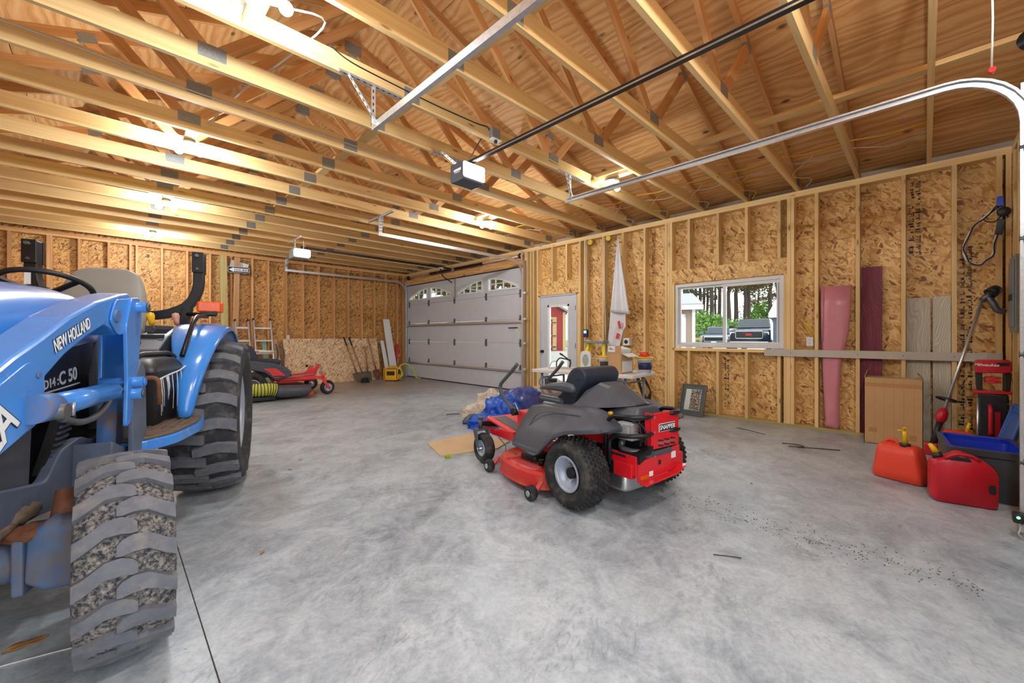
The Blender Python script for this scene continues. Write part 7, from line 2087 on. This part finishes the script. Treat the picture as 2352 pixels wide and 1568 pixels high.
ladder('aluminium ladder section leaning on the back wall beside the strand board sheet', 2.39, 2.745, 0, 10.70, 11.20, 1.62)
o = MB().add([(2.60, 10.98, 0), (2.72, 10.98, 0), (2.66, 11.22, 1.14), (2.58, 11.22, 1.14), (2.60, 11.0, 0), (2.72, 11.0, 0), (2.66, 11.24, 1.14), (2.58, 11.24, 1.14)], [(0, 1, 2, 3), (7, 6, 5, 4), (0, 4, 5, 1), (1, 5, 6, 2), (2, 6, 7, 3), (3, 7, 4, 0)]).build('teal_board', 'teal_board', None)
tag(o, 'short pale teal board leaning behind the ladder', 'board')
o = MB().add([(2.85, 10.96, 0), (3.0, 10.96, 0), (2.90, 11.20, 1.15), (2.82, 11.20, 1.15), (2.85, 10.98, 0), (3.0, 10.98, 0), (2.90, 11.22, 1.15), (2.82, 11.22, 1.15)], [(0, 1, 2, 3), (7, 6, 5, 4), (0, 4, 5, 1), (1, 5, 6, 2), (2, 6, 7, 3), (3, 7, 4, 0)]).build('pine_board', 'pine_dull', None)
tag(o, 'short pine board leaning between the ladder and the strand board sheet', 'board')
# leaning posts and the sign
o = MB().bar((1.84, 11.14, 0.0), (1.79, 11.17, 3.05), 0.13, 0.12, up=(0, 1, 0)).build('timber_post', 'pine_treated', None)
tag(o, 'greenish treated timber post standing upright at the back wall', 'timber post')
o = MB().bar((1.985, 11.10, 0.0), (2.075, 11.21, 3.05), 0.11, 0.04, up=(0, 1, 0)).build('timber_plank', 'pine_dull', None)
tag(o, 'weathered plank leaning on the back wall beside the treated post', 'timber plank')
o = MB().box((2.12, 11.245, 2.88), (0.36, 0.02, 0.15), Matrix.Rotation(R(12), 3, 'Y')).build('white_placard', 'white_metal', None)
tag(o, 'small white panel stuck behind the leaning plank near the ceiling', 'placard')
t = thing('road_sign', 'black and white one-way road sign hung upside down on the leaning plank', 'road sign', (2.09, 11.12, 2.755))
t.rotation_euler = (0, R(-2), 0)
MB().prism(round_poly([(-0.215, -0.07), (0.215, -0.07), (0.215, 0.07), (-0.215, 0.07)], 0.03), (0, 0, 0), (1, 0, 0), (0, 0, 1), (0, 0.003, 0)).build('plate', 'print_black', t)
mb = MB(); q = round_poly([(-0.209, -0.064), (0.209, -0.064), (0.209, 0.064), (-0.209, 0.064)], 0.026)
mb.tube([(x, -0.001, z) for x, z in q], 0.0045, 4, closed=True); mb.build('border', 'print_white', t)
MB().prism([(-0.195, 0.0), (-0.10, -0.052), (-0.10, -0.036), (0.195, -0.036), (0.18, 0.0), (0.195, 0.036), (-0.10, 0.036), (-0.10, 0.052)], (0, -0.002, 0), (1, 0, 0), (0, 0, 1), (0, 0.002, 0)).build('arrow', 'print_white', t)
text('lettering', 'ONE WAY', 0.062, 'print_black', t, (0.045, -0.003, 0.0), (-1, 0, 0), (0, 0, -1), bold=0.001)
# white outlet above the strand board
outlet(0, 0, 'white wall outlet just above the strand board sheet on the back wall').location = (3.16, 11.27, 1.19)
bpy.data.objects['outlet_box.003'].rotation_euler = (0, 0, PI / 2)
# ---------------------------------------------------------------- outside
pm('gravel', srgb(176, 170, 160), 0.95, 0, 0.18, 30, 0.2)
pm('lawn', srgb(96, 122, 62), 0.95, 0, 0.3, 12, 0.2)
pm('barn_red', srgb(158, 40, 50), 0.6, 0, 0.06, 6)
pm('tan_trim', srgb(198, 170, 118), 0.6, 0, 0.06, 6)
pm('house_siding', srgb(150, 128, 112), 0.6, 0, 0.06, 6)
pm('house_door', srgb(128, 98, 82), 0.6, 0, 0.06, 6)
pm('roof_grey', srgb(150, 146, 144), 0.8, 0, 0.1, 10)
pm('steel_blue', srgb(74, 86, 104), 0.5, 0.1, 0.06, 6)
pm('poly_white', srgb(214, 222, 230), 0.5, 0, 0.04, 2)
pm('car_grey', srgb(48, 53, 62), 0.25, 0.3, 0.05, 3, coat=0.5)
pm('car_silver', srgb(120, 130, 142), 0.25, 0.3, 0.05, 3, coat=0.5)
pm('car_glass', (0.02, 0.03, 0.04), 0.08, 0, 0.05, 3)
pm('bark', srgb(64, 52, 46), 0.9, 0, 0.25, 14, 0.2)
pm('leaf_green', srgb(104, 140, 58), 0.8, 0, 0.35, 3)
pm('leaf_olive', srgb(86, 98, 54), 0.8, 0, 0.35, 3)
pm('needle_brown', srgb(104, 84, 58), 0.85, 0, 0.35, 3)
pm('needle_dark', srgb(58, 70, 50), 0.85, 0, 0.35, 3)

ground = struct('ground')
MB().bb(6.68, 130, -60, 120, -0.30, -0.06).build('gravel_yard', 'gravel', ground)
MB().bb(-60, 6.68, -60, -0.80, -0.30, -0.03).build('apron', 'gravel', ground)
MB().bb(-60, 6.68, 11.45, 120, -0.30, -0.06).build('grass_strip', 'lawn', ground)
MB().bb(40, 129, -59, 119, -0.06, -0.02).build('lawn', 'lawn', ground)

MB().bb(24.0, 36.0, 3.0, 14.5, -0.06, 0.30).build('raised_drive', 'gravel', ground)

CY, SY = math.cos(R(45.447)), math.sin(R(45.447))
def polar(az_px, d, z=-0.05):
    """ground point at a bearing (given as a horizontal tangent) and depth in front of the side wall"""
    l = az_px * d
    return Vector((d * CY + l * SY, d * SY - l * CY, z))

# red barn seen through the side door
b = polar(0.1054, 37)
t = thing('barn', 'red barn with tan trimmed doors seen through the side door glass', 'barn', b, R(219.0 - 90))
MB().bb(-0.9, 6.0, -5.0, 0.0, 0.0, 3.6).build('wall', 'barn_red', t)
MB().prism([(-1.15, 3.5), (2.55, 5.6), (6.3, 3.5), (6.3, 3.7), (2.55, 5.85), (-1.15, 3.7)], (0, 0.4, 0), (1, 0, 0), (0, 0, 1), (0, -6, 0)).build('roof', 'roof_grey', t)
MB().prism([(-0.9, 3.6), (6.0, 3.6), (2.55, 5.55)], (0, 0.0, 0), (1, 0, 0), (0, 0, 1), (0, -0.2, 0)).build('gable', 'barn_red', t)
MB().bb(-0.98, -0.72, -0.1, 0.04, 0.0, 3.5).build('corner_trim', 'tan_trim', t)
for x in (-0.14, 3.2):
    dr = MB().bb(x - 0.02, x + 0.34, 0.0, 0.06, 0.05, 2.9).build('door_trim', 'tan_trim', t)
    for z in (0.35, 1.35, 2.55):
        MB().prism([(0, -0.18), (0.5, 0.0), (0, 0.18)], (x + 0.1, 0.07, z), (1, 0, 0), (0, 0, 1), (0, 0.03, 0)).build('trim_corner', 'tan_trim', dr)
        MB().bb(x + 0.02, x + 0.42, 0.10, 0.13, z - 0.04, z + 0.04).build('strap_hinge', 'black_metal', dr)
MB().bb(-0.16, 3.54, 0.0, 0.06, 2.85, 3.05).build('door_trim', 'tan_trim', t)

# house corner at the left of the window
t = thing('house', 'grey-roofed house corner seen in the left pane of the window', 'house', (18.5, 7.20, -0.05), R(27))
MB().bb(0.0, 8.0, 0.0, 3.6, 0.0, 2.55).build('wall', 'house_siding', t)
MB().prism([(-0.35, 2.50), (8.4, 2.50), (8.4, 2.72), (4.0, 3.6), (-0.35, 2.72)], (0, -0.30, 0), (1, 0, 0), (0, 0, 1), (0, 4.2, 0)).build('roof', 'roof_grey', t)
MB().bb(-0.40, -0.36, -0.32, 3.9, 2.46, 2.66).build('gutter', 'white_metal', t)
d_ = MB().bb(-0.04, 0.0, 0.55, 3.2, 0.0, 2.1).build('garage_door', 'house_door', t)
for z in (0.5, 1.0, 1.5):
    MB().bb(-0.05, -0.04, 0.55, 3.2, z, z + 0.02).build('panel_groove', 'mud', d_)
MB().bb(-0.06, 0.0, 0.36, 0.55, 0.0, 2.28).bb(-0.06, 0.0, 0.36, 3.4, 2.1, 2.28).build('door_casing', 'white_metal', t)
MB().bb(-0.05, 0.05, -0.03, 0.10, 0.0, 2.5).build('corner_board', 'white_metal', t)

# slate-blue building at the right of the window
t = thing('metal_building', 'slate blue metal building at the right edge of the window view', 'building', (23.1, 5.22, -0.05), 0)
MB().bb(0.0, 8.0, -9.0, 0.0, 0.0, 2.25).build('wall', 'steel_blue', t)
MB().prism([(-0.2, 2.2), (8.2, 2.2), (8.2, 2.4), (4.0, 4.6), (-0.2, 2.4)], (0, 0.15, 0), (1, 0, 0), (0, 0, 1), (0, -9.3, 0)).build('roof', 'poly_white', t)
MB().bb(-0.02, 0.0, -1.2, -0.35, 0.0, 2.0).build('door', 'steel_blue', t)
# white hoop building
t = thing('hoop_building', 'pale hoop building beyond the pickup truck', 'building', polar(0.62, 75), R(18))
MB().lathe([(6.4, -6), (6.4, 6)], (0, 0, 0), (0, 1, 0), 24).build('cover', 'poly_white', t)
MB().cyl((0, -6.01, 0), (0, -6.0, 0), 4.3, 24).build('end_wall', 'poly_white', t)
# utility trailer
t = thing('utility_trailer', 'small pale utility trailer left of the parked car', 'trailer', polar(0.445, 28), R(195))
MB().bb(-0.8, 0.8, -0.75, 0.75, 0.45, 0.55).build('bed', 'house_door', t)
for z in (0.75, 1.05):
    MB().bb(0.74, 0.80, -0.75, 0.75, z, z + 0.16).build('side_board', 'tan_trim', t)
for y in (-0.72, 0.0, 0.72):
    MB().bb(0.72, 0.80, y - 0.03, y + 0.03, 0.5, 1.3).build('post', 'black_metal', t)
for y in (-0.85, 0.85):
    MB().cyl((0, y - 0.08, 0.30), (0, y + 0.08, 0.30), 0.30, 18).build('tyre', 'tyre_black', t)

# vehicles, front towards the garage
def vehicle(name, label, cat, loc, rz, body, W, hood, roof, L, truck):
    t = thing(name, label, cat, loc, rz)
    h = W / 2
    def rg(x, z0, z1, hw):
        return [Vector((x, y, z)) for y, z in round_poly([(-hw, z0), (hw, z0), (hw * 0.97, z1), (-hw * 0.97, z1)], 0.10, 3)]
    MB().loft([rg(L / 2, 0.45, hood - 0.25, h * 0.92), rg(L / 2 - 0.12, 0.38, hood - 0.06, h), rg(L / 2 - 0.9, 0.38, hood, h), rg(L / 2 - 1.5, 0.38, hood + 0.04, h), rg(-L / 2 + 0.1, 0.40, hood, h), rg(-L / 2, 0.5, hood - 0.1, h * 0.95)]).build('body', body, t)
    x0, x1 = L / 2 - 1.45, (-0.9 if truck else -L / 2 + 0.35)
    cab = MB().loft([[Vector((x, y, z)) for y, z in ((-hw, za), (hw, za), (hw * 0.82, zb), (-hw * 0.82, zb))] for x, hw, za, zb in ((x0, h * 0.93, hood, hood + 0.03), (x0 - 0.65, h * 0.95, hood, roof - 0.03), (x0 - 0.9, h * 0.95, hood, roof), (x1 + 0.3, h * 0.95, hood, roof - 0.03), (x1, h * 0.93, hood, hood + 0.2))], smooth=False).build('cab', body, t, bevel=0.03)
    MB().add([(x0 - 0.06, -h * 0.84, hood + 0.06), (x0 - 0.06, h * 0.84, hood + 0.06), (x0 - 0.60, h * 0.72, roof - 0.09), (x0 - 0.60, -h * 0.72, roof - 0.09), (x0 + 0.0, -h * 0.84, hood + 0.09), (x0 + 0.0, h * 0.84, hood + 0.09), (x0 - 0.54, h * 0.72, roof - 0.06), (x0 - 0.54, -h * 0.72, roof - 0.06)], [(0, 1, 2, 3), (7, 6, 5, 4), (0, 4, 5, 1), (1, 5, 6, 2), (2, 6, 7, 3), (3, 7, 4, 0)]).build('windscreen', 'car_glass', cab)
    g = MB().bb(L / 2 - 0.06, L / 2 + 0.02, -h * 0.62, h * 0.62, hood - 0.52, hood - 0.18).build('grille', 'black_plastic', t, bevel=0.03)
    mb = MB(); q = round_poly([(-h * 0.66, hood - 0.56), (h * 0.66, hood - 0.56), (h * 0.66, hood - 0.14), (-h * 0.66, hood - 0.14)], 0.08)
    mb.tube([(L / 2 + 0.02, y, z) for y, z in q], 0.022, 6, closed=True); mb.build('grille_surround', 'alu', g)
    if truck:
        text('lettering', 'GMC', 0.14, 'red_plastic', g, (L / 2 + 0.03, 0.0, hood - 0.35), (0, 1, 0), (0, 0, 1), bold=0.01)
    for s in (-1, 1):
        MB().bb(L / 2 - 0.12, L / 2 - 0.01, s * h * 0.70, s * h * 0.95, hood - 0.36, hood - 0.20).build('headlamp', 'white_plastic', t, bevel=0.02)
        MB().box((x0 - 0.25, s * (h + 0.14), hood + 0.14), (0.12, 0.26, 0.20)).build('mirror', body, t, bevel=0.03)
        for x in (L / 2 - 0.95, -L / 2 + 1.0):
            w_ = MB().cyl((x, s * (h - 0.25), 0.38), (x, s * (h + 0.01), 0.38), 0.38, 20).build('tyre', 'tyre_black', t)
            MB().cyl((x, s * (h + 0.01), 0.38), (x, s * (h + 0.02), 0.38), 0.24, 16).build('wheel_rim', 'alu', w_)
    MB().bb(L / 2 - 0.05, L / 2 + 0.06, -h * 0.94, h * 0.94, 0.42, 0.64).build('bumper', 'alu' if truck else body, t, bevel=0.03)
    MB().bb(L / 2 + 0.06, L / 2 + 0.07, -0.16, 0.16, 0.47, 0.60).build('number_plate', 'print_white', t)
    return t
p = polar(0.600, 25.5, 0.30)
vehicle('pickup_truck', 'dark grey pickup truck facing the window, in the right pane', 'pickup truck', p, R(188), 'car_grey', 2.05, 1.38, 2.02, 5.9, True)
p = polar(0.510, 29.5, 0.30)
vehicle('parked_car', 'silver car parked facing the window, behind the middle window bar', 'car', p, R(190), 'car_silver', 1.85, 1.05, 1.66, 4.5, False)

# trees
def tree_meshes(kind, seed, h, crown, leafmat, nleaf, r0):
    rnd = random.Random(seed)
    tr = MB()
    n = 8
    pts = [Vector((rnd.uniform(-.15, .15) * k / n * 2, rnd.uniform(-.15, .15) * k / n * 2, h * k / n)) for k in range(n + 1)]
    tr.tube(pts, [r0 * (1 - 0.8 * k / n) for k in range(n + 1)], 8)
    tips = []
    nb = 16 if kind == 'pine' else 22
    for k in range(nb):
        f = rnd.uniform(0.35 if kind == 'pine' else 0.18, 0.97)
        z = h * f
        a = rnd.uniform(0, 2 * PI)
        L = crown * (1.15 - f) * rnd.uniform(0.6, 1.1) if kind == 'pine' else crown * rnd.uniform(0.5, 1.0) * (1.0 - abs(f - 0.55) * 0.9)
        d = Vector((math.cos(a), math.sin(a), 0.12 if kind == 'pine' else rnd.uniform(0.1, 0.7)))
        e = Vector((0, 0, z)) + d * L
        tr.tube([Vector((0, 0, z)), Vector((0, 0, z)) + d * L * 0.5 + Vector((0, 0, 0.1)), e], [r0 * 0.28, r0 * 0.18, r0 * 0.06], 5)
        tips.append((Vector((0, 0, z)), e))
    lf = MB()
    for k in range(nleaf):
        a, e = rnd.choice(tips)
        c = a.lerp(e, rnd.uniform(0.35, 1.05)) + Vector((rnd.gauss(0, 0.32), rnd.gauss(0, 0.32), rnd.gauss(0, 0.28)))
        s = rnd.uniform(0.08, 0.22) if h < 5 or kind == 'pine' else rnd.uniform(0.2, 0.42)
        u = Vector((rnd.uniform(-1, 1), rnd.uniform(-1, 1), rnd.uniform(-1, 1))).normalized()
        v = u.orthogonal().normalized()
        lf.add([c - u * s, c + v * s * 0.5, c + u * s, c - v * s * 0.5], [(0, 1, 2, 3)])
    return tr.mesh('trunk', 'bark'), lf.mesh('foliage', leafmat, fix=False)
TREES = [tree_meshes('pine', 1, 15, 3.4, 'needle_brown', 2200, 0.26), tree_meshes('pine', 2, 16, 1.8, 'needle_dark', 1000, 0.20), tree_meshes('leafy', 3, 10.0, 4.4, 'leaf_olive', 7000, 0.20), tree_meshes('leafy', 4, 3.4, 2.2, 'leaf_green', 1500, 0.06)]
def tree(k, tx, d, s, rz, label, cat='tree', grp='trees outside'):
    nm = 'pine_tree' if k < 2 else ('leafy_tree' if k == 2 else 'shrub')
    t = thing(nm, label, cat, polar(tx, d), rz, grp)
    for me, n in zip(TREES[k], ('trunk', 'foliage')):
        o = bpy.data.objects.new(n, me)
        col.objects.link(o); o.parent = t
        o.scale = (s, s, s)
    return t
wp = [(0.424, 36), (0.432, 48), (0.444, 42), (0.452, 56), (0.462, 39), (0.472, 50), (0.482, 44), (0.492, 37), (0.500, 54), (0.510, 41), (0.534, 38), (0.552, 47), (0.574, 42), (0.582, 52), (0.606, 62), (0.636, 46), (0.652, 56)]
for i, (tx, d) in enumerate(wp):
    side = 'left' if tx < 0.52 else 'right'
    tree(0 if tx > 0.52 else 1, tx, d, 1.0 + 0.1 * math.sin(i * 3), i * 1.3, 'tall thin pine trunk in the %s window pane, %s from the left' % (side, ORD[i] if i < 20 else 'last'))
for i, (tx, d, s) in enumerate([(0.432, 33, 0.8), (0.462, 36, 0.85), (0.492, 34.5, 0.8), (0.545, 36, 0.7), (0.62, 60, 1.6)]):
    tree(3, tx, d, s, i * 2.1, 'green leafy shrub in front of the pine trunks outside the window, %s from the left' % ORD[i], 'shrub', 'shrubs outside')
for i, (tx, d, s) in enumerate([(-0.25, 25, 1.05), (-0.05, 26, 1.05), (-0.15, 34, 1.2), (0.05, 46, 1.3), (-0.26, 42, 1.35), (-0.05, 50, 1.5), (-0.36, 32, 1.2)]):
    tree(2, tx, d, s, i * 1.7, 'olive leafy tree seen through the arched garage door panes, %s nearest' % ORD[i])
